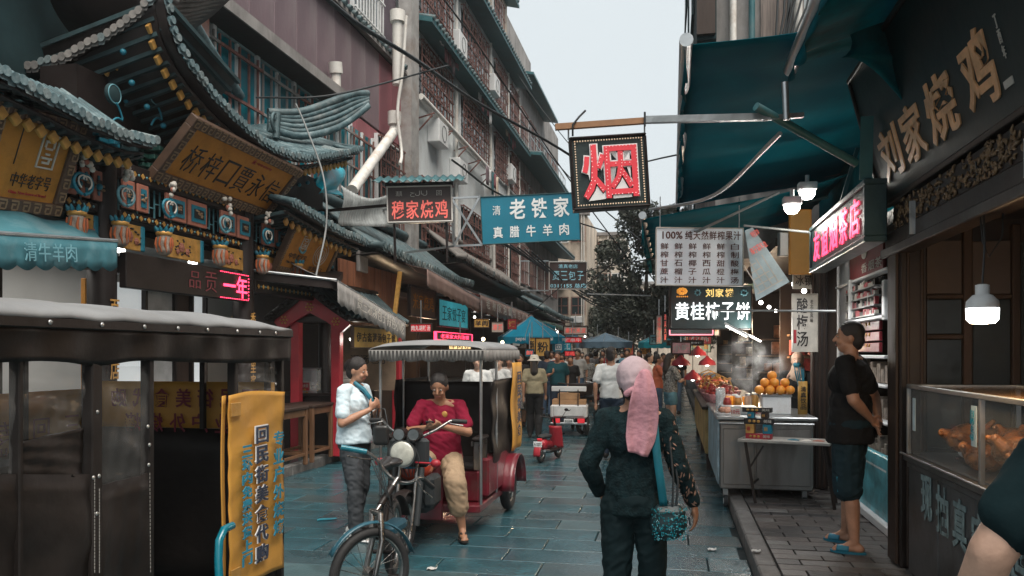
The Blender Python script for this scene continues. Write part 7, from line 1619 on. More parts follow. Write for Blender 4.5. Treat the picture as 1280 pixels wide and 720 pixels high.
# ---------------------------------------------------------------- people
SKIN = [mat(n, c, rough=.5, var=.22, scale=9, bump=.12) for n, c in (('skin_tan', (.42, .22, .14)), ('skin_light', (.52, .32, .23)), ('skin_brown', (.34, .17, .10)))]
m_hair = mat('black_hair', (.018, .014, .013), rough=.45, var=.4, scale=30, bump=.4, stretch=(4, 4, .6))
from mathutils import noise
QUEUE = []                                      # surfaces waiting to be grown in one go
def blob(name, mb, vox, m, parent, smooth=4, wr=0):
    o = link(name, mb.mesh(name, m), parent)
    r_ = o.modifiers.new('r', 'REMESH'); r_.mode = 'VOXEL'; r_.voxel_size = vox; r_.use_smooth_shade = True
    if smooth: s_ = o.modifiers.new('s', 'SMOOTH'); s_.iterations = smooth; s_.factor = .5
    QUEUE.append((o, m, wr)); return o
def grow_all():
    dg = bpy.context.evaluated_depsgraph_get(); done = []
    for o, m, wr in QUEUE:
        m2 = bpy.data.meshes.new_from_object(o.evaluated_get(dg)); m2.name = o.name; m2.materials.clear(); m2.materials.append(m)
        if wr:                                   # creases of cloth
            cs = [(v.co.copy(), v.normal.copy()) for v in m2.vertices]; out = []
            for c, nn in cs:
                k = noise.noise(V((c.x*11, c.y*11, c.z*5)))+.6*noise.noise(V((c.x*9+c.z*22, c.y*20, c.z*16+c.x*14))); k = 1-2.2*abs(k)
                out.extend((c+nn*wr*k)[:])
            m2.vertices.foreach_set('co', out); m2.update()
        m2.polygons.foreach_set('use_smooth', [True]*len(m2.polygons)); m2.polygons.foreach_set('material_index', [0]*len(m2.polygons)); done.append((o, m2))
    for o, m2 in done: o.modifiers.clear(); o.data = m2
def hand(mb, wr, d, nrm, k=1, curl=.6, thumb=1):
    """palm from wrist wr along d; fingers curl towards nrm"""
    d = V(d).normalized(); nrm = V(nrm); nrm = (nrm-d*nrm.dot(d)).normalized(); lat = d.cross(nrm)
    wr = V(wr); F = MX(((lat.x, nrm.x, d.x, wr.x), (lat.y, nrm.y, d.y, wr.y), (lat.z, nrm.z, d.z, wr.z), (0, 0, 0, 1)))
    mb.ell((0, 0, .05*k), (.040*k, .017*k, .055*k), 12, 9, M=F)
    for i, (x, L_) in enumerate(((-.029, .060), (-.010, .072), (.010, .068), (.028, .052))):
        p = V((x, 0, .088))*k; seg = L_*k/2.4; a = .15
        r_ = .0092*k
        for j in range(3):
            q = p+V((x*.12, sin(a)*seg, cos(a)*seg)); mb.cap(F @ p, F @ q, r_, r_*.9, 7); p = q; a += curl; r_ *= .92; seg *= .85
    t0 = V((-.032*thumb, .008, .03))*k; t1 = V((-.052*thumb, .022, .062))*k; t2 = V((-.050*thumb, .036, .088))*k
    mb.cap(F @ t0, F @ t1, .012*k, .011*k, 7); mb.cap(F @ t1, F @ t2, .011*k, .009*k, 7)
BASE = dict(pel=(0, 0, .95), ch=(0, 0, 1.27), nk=(0, .01, 1.45), hd=(0, -.012, 1.585), shL=(.17, .005, 1.39), shR=(-.17, .005, 1.39),
    elL=(.225, .03, 1.12), elR=(-.225, .03, 1.12), wrL=(.235, -.03, .88), wrR=(-.235, -.03, .88), hiL=(.085, 0, .90), hiR=(-.085, 0, .90),
    knL=(.095, -.02, .49), knR=(-.095, -.02, .49), anL=(.095, .02, .085), anR=(-.095, .02, .085), ftL=(.1, -1, 0), ftR=(-.1, -1, 0),
    hdL=(0, -.15, -1), hdR=(0, -.15, -1), hnL=(-1, 0, 0), hnR=(1, 0, 0), curl=.35)
def person(label, loc, rz, h=1.7, pose=None, skin=0, top=None, sleeve='short', topm=None, hem=.93, bottom='long', botm=None, shoes='sneaker', shoem=None,
           hair='short', hairm=None, f=1.0, vox=.02, face=False, hz=0, hx=0, group=None, low=True, collar=None):
    J = {k: V(v) if not isinstance(v, float) else v for k, v in BASE.items()}
    for k, v in (pose or {}).items(): J[k] = V(v) if not isinstance(v, (float, int)) else v
    s = h/1.7; t = thing('person', label, 'person', loc, rz, group); t.scale = (s, s, s)
    g = .5+.5*f; B = MB(); sk = SKIN[skin]
    HM = MX.Translation(J['hd']) @ MX.Rotation(hz, 4, 'Z') @ MX.Rotation(hx, 4, 'X')
    up = (J['nk']-J['pel']); 
    def tor(mb, e, z0=0):
        p, c = J['pel'], J['ch']
        mb.ell(p+V((0, 0, .0)), (.150*f+e, .112*f+e, .12), 16, 10)
        mb.ell(p.lerp(c, .42), (.132*f+e, .100*f+e, .15), 16, 10); mb.ell(c, (.150*f+e, .108*f+e, .15), 16, 10)
        mb.ell(c.lerp(J['nk'], .45), (.14*g+e, .085*g+e, .075), 16, 8)
        for S_ in 'LR': mb.cap(J['nk'].lerp(J['sh'+S_], .25)-V((0, 0, .02)), J['sh'+S_], .050+e, .052*g+e, 10)
    tor(B, 0)
    B.cap(J['nk']-V((0, 0, .05)), J['hd']-V((0, -.01, .05)), .054, .050, 12)
    B.ell((0, .008, .02), (.073, .092, .098), 18, 12, M=HM); B.ell((0, -.024, -.055), (.054, .062, .060), 14, 10, M=HM); B.ell((0, -.05, -.085), (.026, .026, .022), 10, 8, M=HM)
    B.cap(HM @ V((0, -.088, .012)), HM @ V((0, -.104, -.020)), .010, .014, 8)
    for x in (-1, 1): B.ell((x*.074, .008, -.008), (.012, .02, .032), 8, 8, M=HM); B.ell((x*.032, -.070, -.03), (.022, .02, .02), 8, 6, M=HM)
    for S_, sg in (('L', 1), ('R', -1)):
        B.cap(J['sh'+S_], J['el'+S_], .048*g, .038*g, 12); B.cap(J['el'+S_], J['el'+S_].lerp(J['wr'+S_], .35), .038*g, .036*g, 12); B.cap(J['el'+S_].lerp(J['wr'+S_], .35), J['wr'+S_], .036*g, .024, 12)
        if low and vox > .014: d_ = J['hd'+S_].normalized(); B.ell(J['wr'+S_]+d_*.08, (.032, .032, .07), 8, 6); B.cap(J['wr'+S_], J['wr'+S_]+d_*.12, .024, .02, 8)
        else: hand(B, J['wr'+S_], J['hd'+S_], J['hn'+S_], 1, J['curl'], sg)
        B.cap(J['hi'+S_], J['kn'+S_], .082*g, .055*g, 14); B.cap(J['kn'+S_], J['kn'+S_].lerp(J['an'+S_], .35)+V((0, .012, 0)), .052*g, .052*g, 12); B.cap(J['kn'+S_].lerp(J['an'+S_], .35)+V((0, .012, 0)), J['an'+S_], .052*g, .034, 12)
        d = J['ft'+S_].copy(); d.z = 0; d.normalize(); a = J['an'+S_]; F = frame((a.x, a.y, a.z-.085), (-d.y, d.x, 0), (0, 0, 1)) @ MX.Rotation(pi, 4, 'Z') if False else frame((a.x, a.y, a.z-.085), (d.y*-1, d.x, 0), (0, 0, 1))
        # frame: local x = sideways, local y = backwards or forwards; find the forward sign
        fy = 1 if (F.to_3x3() @ V((0, 1, 0))).dot(d) > 0 else -1
        J['F'+S_] = (F, fy)
        B.ell((0, -.02*fy, .04), (.034, .05, .038), 12, 8, M=F); B.ell((0, .06*fy, .036), (.036, .09, .028), 12, 8, M=F); B.cap(F @ V((0, 0, .085)), F @ V((0, .06*fy, .045)), .034, .028, 10)
        for i in range(5): B.ell(((-.028+.014*i), (.150-.007*abs(i-1.5))*fy, .020), (.0085, .018, .010), 6, 5, M=F)
    blob('body', B, vox, sk, t, 2 if vox < .012 else 3)
    if topm:
        T = MB(); e = .010 if vox < .014 else .016
        p, c = J['pel'], J['ch']; hz_ = hem
        T.ell(p.lerp(c, .42), (.136*f+e, .106*f+e, .17), 18, 10); T.ell(c, (.152*f+e, .112*f+e, .15), 18, 10); T.ell(c.lerp(J['nk'], .45), (.145*g+e, .09*g+e, .08), 16, 8)
        T.tube([(p.x, p.y, hem), (p.x, p.y, hem+.08), tuple(p.lerp(c, .5))], [.001, .145*f+e, .12*f+e], 18) if False else None
        mbv = []; n = 20; rings = [(hem, .155*f+e, .118*f+e), (hem+.015, .158*f+e, .120*f+e), (hem+.12, .146*f+e, .112*f+e), (hem+.25, .138*f+e, .106*f+e)]
        vs = []; fs = []
        for (z, rx, ry) in rings:
            k = max(0, min(1, (z-p.z)/(c.z-p.z))); o_ = p.lerp(c, k)
            for j in range(n): a = 2*pi*j/n; w_ = 1+.02*sin(a*5+z*9); vs.append((o_.x+rx*w_*cos(a), o_.y+ry*w_*sin(a), z if abs(p.z-.95) < .03 else z+(p.z-.95)))
        for i in range(3):
            for j in range(n): fs.append((i*n+j, i*n+(j+1) % n, (i+1)*n+(j+1) % n, (i+1)*n+j))
        fs += [tuple(range(n))[::-1], tuple(range(3*n, 4*n))]; T.add(vs, fs, True)
        for S_ in 'LR':
            sh, el, wr = J['sh'+S_], J['el'+S_], J['wr'+S_]
            T.cap(J['nk'].lerp(sh, .3)-V((0, 0, .025)), sh, .040+e, .047*g+e, 12)
            if sleeve == 'short': T.cap(sh, sh.lerp(el, .70), .046*g+e, .042*g+e+.008, 12)
            elif sleeve == 'long': T.cap(sh, el, .050*g+e, .042*g+e, 12); T.cap(el, el.lerp(wr, .96), .042*g+e, .030+e*.8, 12)
            elif sleeve == 'cap': T.cap(sh, sh.lerp(el, .42), .056*g+e, .056*g+e, 12)
        blob('shirt', T, max(.009, vox), topm, t, 5, .007 if vox < .02 else 0)
    if botm:
        T = MB(); e = .012 if vox < .014 else .016; p = J['pel']
        T.ell(p-V((0, -.005, .01)), (.148*f+e, .112*f+e, .11), 16, 10)
        if bottom == 'skirt': T.tube([p+V((0, 0, .06)), p-V((0, 0, .1)), p-V((0, 0, .52))], [.13*f, .17*f, .24*f], 18)
        else:
            for S_ in 'LR':
                hi, kn, an = J['hi'+S_], J['kn'+S_], J['an'+S_]; wd = 1.25 if bottom in ('knee', 'capri') else 1.0
                if bottom == 'hot': T.cap(hi, hi.lerp(kn, .35), .084*g+e, .08*g+e, 12); continue
                T.cap(hi, kn, .084*g+e, (.060*g+e)*wd, 12)
                if bottom == 'knee': T.cap(kn, kn.lerp(an, .06), .060*g*wd+e, .062*g*wd+e, 12)
                elif bottom == 'capri': T.cap(kn, kn.lerp(an, .5), .066*g*wd+e, .056*g*wd+e, 12)
                elif bottom == 'long': T.cap(kn, kn.lerp(an, .35)+V((0, .008, 0)), .058*g+e, .056*g+e, 12); T.cap(kn.lerp(an, .35)+V((0, .008, 0)), an+V((0, 0, .0)), .056*g+e, .046+e, 12)
        blob('skirt' if bottom == 'skirt' else 'trousers', T, max(.009, vox), botm, t, 4, .008 if vox < .02 else 0)
    for S_ in 'LR':
        F, fy = J['F'+S_]
        if shoes == 'sneaker':
            T = MB(); T.ell((0, -.025*fy, .045), (.043, .062, .048), 14, 8, M=F); T.ell((0, .07*fy, .040), (.046, .11, .038), 14, 8, M=F); T.cap(F @ V((0, 0, .09)), F @ V((0, .07*fy, .05)), .042, .036, 10)
            s_ = blob('shoe', T, max(.008, vox*.6), shoem, t, 2)
            if vox < .014: MB(F).bbox(-.048, .048, -.09 if fy > 0 else -.175, .175 if fy > 0 else .09, 0, .024, .02).build('sole', m_white if 'white' in shoem.name else m_cable, s_)
        else:
            mb = MB(F); pts = []
            for k in range(16):
                a = 2*pi*k/16; pts.append((.046*cos(a)*(1-.15*(sin(a) < 0)), (.045+.125*sin(a))*fy))
            vs = [(x, y_, 0) for x, y_ in pts]+[(x, y_, .018) for x, y_ in pts]; mb.add(vs, [tuple(range(16)), tuple(range(31, 15, -1))]+[(i, i+16, (i+1) % 16+16, (i+1) % 16) for i in range(16)])
            s_ = mb.build('sandal', shoem, t)
            mb = MB(F)
            if shoes == 'slide': mb.sheet(lambda u, v: (.046*cos(pi*u), (.035+.085*v)*fy, .018+.052*sin(pi*u)*(1-.25*v)), 10, 5, .006)
            else: mb.tube([(.036, .03*fy, .02), (.02, .07*fy, .07), (0, .12*fy, .03)], .007, 6).tube([(-.036, .03*fy, .02), (-.02, .07*fy, .07), (0, .12*fy, .03)], .007, 6)
            mb.build('strap', shoem, s_)
    if hair:
        hm = hairm or m_hair; T = MB()
        T.ell((0, .022, .040), (.083, .096, .094), 18, 12, M=HM)
        T.ell((0, .055, -.02), (.074, .060, .075), 14, 10, M=HM)
        if hair == 'long': T.cap(HM @ V((0, .075, 0)), HM @ V((0, .095, -.20)), .07, .085, 12); T.cap(HM @ V((0, .09, -.15)), HM @ V((0, .10, -.36)), .08, .05, 12)
        if hair == 'bun': T.ell((0, .10, .045), (.045, .045, .045), 12, 8, M=HM); T.ell((.0, .13, .02), (.04, .03, .05), 10, 8, M=HM)
        if hair == 'pony': T.cap(HM @ V((0, .11, .03)), HM @ V((0, .15, -.14)), .032, .018, 10)
        blob('hair', T, max(.009, vox*.8), hm, t, 2)
    if face:
        for x in (-.030, .030):
            MB(HM).ell((x, -.080, .010), (.012, .007, .0045), 10, 8).build('eye', mat('eye_white', (.45, .42, .40), rough=.3, bump=0), t); MB(HM).ell((x, -.0850, .010), (.0055, .004, .0045), 8, 6).build('pupil', m_ink, t)
            MB(HM).tube([(x-.018, -.082, .032), (x, -.088, .037), (x+.018, -.079, .033)], .0024, 5).build('eyebrow', m_hair, t)
        MB(HM).tube([(-.022, -.082, -.056), (0, -.092, -.054), (.022, -.082, -.056)], .0038, 6).build('mouth', mat('lips', (.35, .12, .10), rough=.5), t)
    t['_J'] = None; del t['_J']
    return t, J, HM, s

def cloth(n, c, **k): return mat(n, c, **{**dict(rough=.85, var=.2, scale=5, bump=.25, fine=3, spec=.15), **k})
# --- main figure walking away
mj = cloth('black_lace_jacket', (.009, .022, .025), scale=26, var=.5, bump=.5)
mt_ = cloth('dark_teal_trousers', (.010, .022, .025), rough=.7)
wp = PD(793, 440, 4.1); wx, wy = wp.x, wp.y
pose = dict(shL=(.152, 0, 1.37), shR=(-.152, 0, 1.37), elL=(.245, .03, 1.13), wrL=(.19, -.09, .96), hdL=(-.4, -.3, -.6), elR=(-.235, .03, 1.115), wrR=(-.315, -.03, .925), hdR=(-.12, -.1, -1), hnR=(1, -.3, 0),
            knR=(-.095, -.05, .50), anR=(-.10, .05, .085), knL=(.095, -.01, .49), anL=(.09, .12, .10), hd=(0, -.02, 1.56), nk=(0, .0, 1.44), curl=.4)
t, J, HM, s = person('woman walking away in a black lace jacket and dark teal trousers with a pink headscarf', (wx, wy, 0), pi+.05, 1.62, pose, 2, topm=mj, sleeve='long', hem=.865, bottom='long', botm=mt_, shoes='sneaker', shoem=cloth('black_shoe_leather', (.02, .02, .02)), hair='short', vox=.0085, face=False, f=.98, low=False)
T = MB(); T.ell((0, .016, .044), (.096, .114, .106), 20, 12, M=HM); T.ell((0, .06, .01), (.08, .075, .085), 14, 10, M=HM)
for k in range(5): a = -.9+.45*k; T.cap(HM @ V((.075*sin(a), .02, .12-.02*abs(a))), HM @ V((.06*sin(a)-.03, .115, .0)), .018, .012, 8)
blob('headscarf_cap', T, .008, cloth('sheer_grey_scarf', (.50, .38, .40), scale=6, var=.12, bump=.3), t, 3, .004)
m_pk = cloth('pink_headscarf', (.60, .30, .34), scale=12, var=.22, bump=.4)
mb = MB()
def tail(u, v):
    a = (u-.5); w_ = .046+.032*sin(v*2.6)-.012*(v > .8)*(v-.8)*5
    return V((-.050-.012*sin(v*3)+a*2*w_+.035*v-.0*v*v*2, .125+.016*cos(a*9+v*2)*(.4+v*.4)+.02*sin(v*6)*(1-v)+.03*(1-v)+.028*v, 1.640-.44*v+.03*a*v-.05*(1-v)*a*a*4))
mb.sheet(tail, 26, 34, .008); tl = mb.build('headscarf_tail', m_pk, t)
T = MB()
for k in range(6): a = -1.15+1.35*k/5; T.cap(HM @ V((.088*sin(a)*1.0, .10*cos(a)+.02, -.02-.05*sin(a*1.3))), HM @ V((.088*sin(a+.27)*1.02, .10*cos(a+.27)+.02, -.02-.05*sin((a+.27)*1.3))), .020, .020, 8)
T.ell((-.055, .12, .035), (.042, .035, .05), 12, 8, M=HM)
blob('headscarf_band', T, .008, m_pk, t, 3)
# openwork look of the right sleeve and back: small skin-toned leaves showing between the lace
q = random.Random(5); mb = MB()
for S_ in 'R':
    a, b, c = J['sh'+S_], J['el'+S_], J['wr'+S_]
    for k in range(130):
        u = q.random(); p, d, rr = (a.lerp(b, u*2), (b-a).normalized(), .063-.010*u*2) if u < .5 else (b.lerp(c, u*2-1), (c-b).normalized(), .055-.012*(u*2-1))
        n_ = d.orthogonal().normalized(); an_ = q.uniform(0, 6.28); n_ = (MX.Rotation(an_, 3, d) @ n_); sd = d.cross(n_)
        P_ = p+n_*(rr+.001); L_ = q.uniform(.009, .017); dd = (d*cos(.6)+sd*sin(.6)*q.choice([-1, 1])).normalized(); ww = n_.cross(dd)
        mb.add([P_-dd*L_, P_+ww*.0045+n_*.002, P_+dd*L_, P_-ww*.0045+n_*.002], [(0, 1, 2, 3)])
mb.build('lace_openwork', mat('skin_through_lace', (.30, .17, .12), rough=.6), t)['kind'] = 'stuff'
WM = MX.Translation(V((wx, wy, 0))) @ MX.Rotation(pi+.05, 4, 'Z') @ MX.Scale(s, 4)
bc = WM @ V((-.175, .09, .855)); bg_ = thing('handbag', 'small dark handbag covered in teal sequins at the walking woman\'s hip', 'handbag', bc, .15)
T = MB(); T.bbox(-.085, .085, -.045, .045, -.085, .075, .03); T.ell((0, 0, -.02), (.095, .055, .085), 16, 10); blob('bag_body', T, .009, mat('dark_sequin_cloth', (.012, .03, .035), rough=.4), bg_, 3)
q = random.Random(9); mb = MB(); mb2 = MB()
for k in range(260):
    x = q.uniform(-.085, .085); z = q.uniform(-.095, .065); yv = -.058*math.sqrt(max(.1, 1-(x/.11)**2*.8-(z/.13)**2*.5)); r_ = q.uniform(.0025, .0045)
    (mb if k % 3 else mb2).ell((x, yv, z), (r_, .0015, r_), 5, 4)
mb.build('sequins', mat('teal_sequins', (.02, .35, .42), rough=.15, metal=.7), bg_); mb2.build('pale_sequins', mat('pale_sequins', (.2, .45, .5), rough=.15, metal=.6), bg_)
sa = WM @ V((-.095, .11, 1.40)); mb = MB(MX.Translation(-bc)); pts = [WM @ V(p) for p in ((-.09, .03, 1.445), (-.10, .105, 1.37), (-.115, .137, 1.2), (-.135, .142, 1.05), (-.15, .12, .93))]
Q_, _ = resample(pts, 20); W2 = V((cos(.0), 0, 0)); mb.sheet(lambda u, v: Q_[int(round(v*20))]+V(((u-.5)*.038, 0, 0)), 2, 20, .005)
o = MB(MX.Rotation(-.15, 4, 'Z') @ MX.Translation(-bc)).sheet(lambda u, v: Q_[int(round(v*20))]+V(((u-.5)*.040, 0, 0)), 2, 20, -.005).build('shoulder_strap', mat('teal_strap', (.005, .15, .20), rough=.6), bg_)
MB(MX.Rotation(-.15, 4, 'Z') @ MX.Translation(-bc)).tube([WM @ V(p) for p in ((-.20, .03, 1.25), (-.225, .09, 1.05), (-.215, .10, .93))], .007, 6).tube([WM @ V(p) for p in ((-.18, .05, 1.3), (-.20, .11, 1.08), (-.195, .11, .93))], .006, 6).build('black_strap', m_cable, bg_)

# --- man with hands behind his back
mbk = cloth('black_tshirt', (.012, .012, .013)); msh = cloth('dark_navy_shorts', (.012, .030, .040))
pose = dict(elL=(.26, .10, 1.13), elR=(-.26, .10, 1.13), wrL=(.07, .17, .98), wrR=(-.07, .185, .95), hdL=(-.8, .05, -.3), hdR=(.8, .1, -.35), hnL=(0, 1, 0), hnR=(0, 1, 0), knL=(.135, .02, .49), knR=(-.125, -.05, .49), anL=(.17, .08, .085), anR=(-.15, -.08, .085), ftL=(.15, -1, 0), ftR=(.0, -1, 0))
mp = PD(1063, 440, 6.25)
t, J, HM, s = person('man in black tshirt and blue slides standing on the right pavement, hands behind his back', (mp.x, mp.y, .12), radians(-118), 1.76, pose, 0, topm=mbk, hem=.80, bottom='knee', botm=msh, shoes='slide', shoem=mat('blue_slide_rubber', (.01, .16, .25), rough=.5), hair='short', vox=.0085, face=True, hz=radians(22), f=1.3, low=False)
mb = MB()
for k in range(3): mb.tube([(.213, -.03+.026*k, .56), (.222, -.02+.026*k, .45)], .0075, 5)
mb.build('side_stripes', mat('blue_stripe_cloth', (.01, .22, .32)), t)
# --- woman in pale blue
lbt = cloth('pale_blue_tshirt', (.58, .70, .76)); jg = cloth('charcoal_jeans', (.055, .060, .066), scale=3, var=.4)
pose = dict(elL=(.24, -.03, 1.10), elR=(-.24, -.02, 1.10), wrL=(.10, -.20, 1.20), wrR=(-.09, -.22, 1.22), hdL=(-.5, -.3, .5), hdR=(.5, -.3, .5), hnL=(-.3, .8, .2), hnR=(.3, .8, .2), anL=(.10, .07, .085), anR=(-.10, -.09, .085), knR=(-.09, -.07, .49), hd=(0, -.04, 1.575), curl=.7)
lp = PG(443, 672)
t, J, HM, s = person('woman in a pale blue tshirt and charcoal jeans standing beside the motor tricycle', (lp.x, lp.y, 0), radians(80), 1.60, pose, 0, topm=lbt, hem=.90, bottom='long', botm=jg, shoes='sneaker', shoem=cloth('white_sneaker', (.62, .62, .60)), hair='bun', vox=.009, face=True, hx=.22, f=1.22, low=False)
MB().tube([(-.10, .09, 1.43), (-.03, -.10, 1.38), (.05, -.155, 1.2), (.15, -.12, .98), (.19, -.05, .90)], .011, 6).tube([(-.10, .09, 1.43), (-.02, .14, 1.3), (.12, .14, 1.0), (.19, -.0, .90)], .011, 6).build('bag_strap', m_cable, t)
MB().tube([(-.05, -.03, 1.47), (-.03, -.12, 1.40), (0, -.19, 1.30), (.02, -.2, 1.22)], [.018, .022, .02, .01], 8).build('blue_mask', m_blue, t)
hb = thing('handbag', 'small black handbag hanging in front of the woman in pale blue', 'handbag', V((lp.x+.26, lp.y-.02, .93)), radians(10)); T = MB(); T.bbox(-.07, .07, -.035, .035, -.10, .08, .02); blob('bag_body', T, .009, mat('black_leather', (.02, .02, .02), rough=.35), hb, 2); MB().tube([(-.06, 0, .07), (-.03, 0, .22), (.03, 0, .22), (.06, 0, .07)], .006, 6).build('handle', m_cable, hb)
# --- driver
mr = cloth('raspberry_polo', (.22, .012, .035)); kh = cloth('khaki_cargo_cloth', (.36, .26, .17), scale=4, var=.25)
pose = dict(pel=(0, .17, .72), ch=(0, .13, 1.04), nk=(0, .09, 1.21), hd=(.0, .03, 1.335), shL=(.18, .10, 1.155), shR=(-.18, .10, 1.155), elL=(.27, .0, .93), elR=(-.27, .0, .93), wrL=(.075, -.16, .995), wrR=(-.075, -.17, .985), hdL=(-.7, -.35, .15), hdR=(.8, -.3, .1), hnL=(0, .3, 1), hnR=(0, .3, 1),
            hiL=(.09, .12, .68), hiR=(-.09, .12, .68), knL=(.19, -.20, .50), knR=(-.17, -.22, .62), anL=(.25, -.17, .10), anR=(-.18, -.15, .30), ftL=(.35, -1, 0), ftR=(-.1, -1, 0), curl=.7)
t, J, HM, s = person('driver in raspberry polo and khaki shorts seated in the motor tricycle with a phone', (-2.06, 6.93, 0), radians(4), 1.70, pose, 2, topm=mr, hem=.90, bottom='capri', botm=kh, shoes='flipflop', shoem=mat('black_rubber_sandal', (.025, .022, .02), rough=.6), hair='short', vox=.009, face=True, hx=.45, f=1.15, low=False)
MB().ell((.055, .0, 1.09), (.028, .008, .028), 12, 8).build('chest_badge', m_gold, t)
ph = thing('phone', 'black phone held in both hands by the seated driver', 'phone', (-2.07, 6.74, 1.0)); MB(MX.Rotation(-.7, 4, 'X')).bbox(-.038, .038, -.075, .075, -.005, .005, .004).build('case', m_cable, ph); MB(MX.Rotation(-.7, 4, 'X')).box(-.034, .034, -.068, .068, .005, .007).build('screen', mat('dark_phone_glass', (.02, .03, .04), rough=.1), ph)
# --- bare arm at the right edge
pose = dict(elL=(.325, .01, 1.185), wrL=(.36, -.09, .96), shL=(.19, .005, 1.40))
person('person in a dark teal tshirt standing closest with one bare arm held out', (.965, 1.75, .0), pi, 1.80, pose, 1, topm=cloth('dark_teal_tshirt', (.007, .020, .023)), sleeve='short', bottom='long', botm=mt_, shoes='sneaker', shoem=cloth('black_shoe_leather', (.02, .02, .02)), hair='short', vox=.010, f=1.15, low=False)
# --- juice seller
bh = cloth('beige_hijab', (.42, .31, .24))
pose = dict(elL=(.24, -.10, 1.15), elR=(-.24, -.10, 1.15), wrL=(.10, -.25, 1.28), wrR=(-.12, -.22, 1.32), hdL=(-.2, -.2, .8), hdR=(.2, -.2, .8))
t, J, HM, s = person('juice seller in black with a beige headscarf and a blue mask behind the juice stall', (1.50, 10.25, .12), radians(-12), 1.52, pose, 1, topm=cloth('black_tunic', (.016, .017, .018)), sleeve='long', bottom='long', botm=msh, shoes='sneaker', shoem=cloth('black_shoe_leather', (.02, .02, .02)), hair=None, vox=.014, face=True, low=False)
T = MB(); T.ell((0, .03, .03), (.088, .095, .105), 16, 10, M=HM); T.ell((0, .02, -.09), (.085, .09, .07), 14, 8, M=HM); T.cap(HM @ V((0, .0, -.12)), HM @ V((0, -.01, -.2)), .09, .12, 12); blob('headscarf', T, .012, bh, t, 3)
MB(HM).ell((0, -.075, -.045), (.052, .035, .038), 14, 8).build('mask', m_blue, t)
# --- the crowd further down
C_ = {}
def cl(n, c, **k):
    if n not in C_: C_[n] = cloth(n, c, **k)
    return C_[n]
jn = ('blue_jeans', (.06, .10, .16)); bkc = ('black_cloth', (.02, .02, .021)); wht = ('white_cotton', (.62, .63, .62)); kak = ('khaki_cloth', (.30, .26, .17)); tlc = ('teal_cotton', (.015, .07, .085)); gry = ('grey_cotton', (.25, .25, .25)); nv = ('navy_cotton', (.03, .045, .07)); pnk = ('dusty_pink_cotton', (.45, .22, .22)); prt = ('black_white_print', (.22, .22, .21)); rdc = ('red_cotton', (.40, .04, .05))
WK = dict(knL=(.095, -.12, .50), anL=(.095, -.06, .11), knR=(-.095, -.02, .49), anR=(-.095, .16, .12), elL=(.225, .09, 1.13), wrL=(.225, .06, .88), elR=(-.225, -.02, 1.13), wrR=(-.225, -.14, .92))
ARMUP = dict(elR=(-.22, -.06, 1.14), wrR=(-.08, -.24, 1.20), hdR=(.2, -.3, .6))
def crowd(label, px, d, rz, h, topc, botc, bottom='long', hair='short', sleeve='short', pose=None, skin=0, f=1.0, hat=None, vox=None, feet=None, side=0):
    p = PD(px, 440, d); return person(label, (p.x, p.y, 0), rz, h, pose, skin, topm=cl(topc[0], topc[1], **({'scale': 30, 'var': .9} if 'print' in topc[0] else {})), botm=cl(botc[0], botc[1], **({'scale': 30, 'var': .9} if 'print' in botc[0] else {})), bottom=bottom, hair=hair, sleeve=sleeve, shoem=cl('dark_shoe', (.03, .028, .027)), vox=vox or (.017 if d < 18 else .024), f=f, face=d < 19)
crowd('man in a white tshirt walking away just left of the pink headscarf', 764, 12.2, pi-.1, 1.72, wht, nv, pose=WK)
crowd('woman in a black top and printed skirt walking towards the camera beside the hat wearer', 650, 17.6, .15, 1.60, bkc, prt, 'skirt', 'bun', pose=WK, f=1.12)
t, J, HM, s = crowd('long haired person in a white sun hat and khaki shirt walking away', 668, 15.3, pi+.1, 1.56, kak, bkc, 'long', 'long', pose=WK, f=1.15)
mb = MB(HM); mb.lathe([(0, .16), (.07, .155), (.09, .12), (.095, .075), (.15, .035), (.152, .03), (.095, .06)], (0, .01, 0), 20); mb.build('sun_hat', cl('cream_hat_straw', (.60, .56, .48)), t)
crowd('man in a dark teal tshirt drinking from a cup while walking towards the camera', 697, 18, .0, 1.66, tlc, nv, pose={**WK, **ARMUP}, f=1.1)
crowd('woman in a black and white cardigan left of the grey shirted man', 713, 19.5, .1, 1.56, bkc, jn, hair='long', pose=WK)
crowd('man in a light grey tshirt behind the cargo tricycle', 722, 21.5, -.2, 1.72, ('pale_grey_cotton', (.42, .42, .41)), jn, pose=WK)
crowd('woman in a pale printed dress right of the light grey shirted man', 734, 22, .2, 1.58, prt, prt, 'skirt', 'long')
crowd('person in a striped pale shirt half hidden behind the motor tricycle', 637, 17.0, .1, 1.55, ('striped_cream', (.45, .40, .36)), jn, hair='bun')
crowd('woman with long black hair in a patterned top and denim shorts facing the fruit stall', 838, 15.1, radians(115), 1.62, prt, ('denim_shorts_blue', (.10, .22, .28)), 'hot', 'long', pose=dict(elR=(-.22, -.1, 1.16), wrR=(-.14, -.30, 1.22), hdR=(.1, -1, 0)), skin=1)
crowd('person in a white top behind the pointing woman near the centre', 812, 18.5, radians(60), 1.62, wht, bkc, hair='long', skin=1)
crowd('person in an orange red top reaching towards the fruit stall', 822, 17, radians(100), 1.60, ('coral_cotton', (.50, .14, .08)), jn, pose=dict(elR=(-.22, -.12, 1.22), wrR=(-.18, -.36, 1.30), hdR=(.0, -1, .1)))
t, J, HM, s = crowd('white aproned cook seen through the rear window of the motor tricycle', 597, 12.5, .1, 1.60, wht, bkc, skin=1)
t, J, HM, s = crowd('second white aproned figure farther right behind the tricycle window', 624, 14.0, -.3, 1.58, wht, bkc, skin=1)
q = random.Random(11)
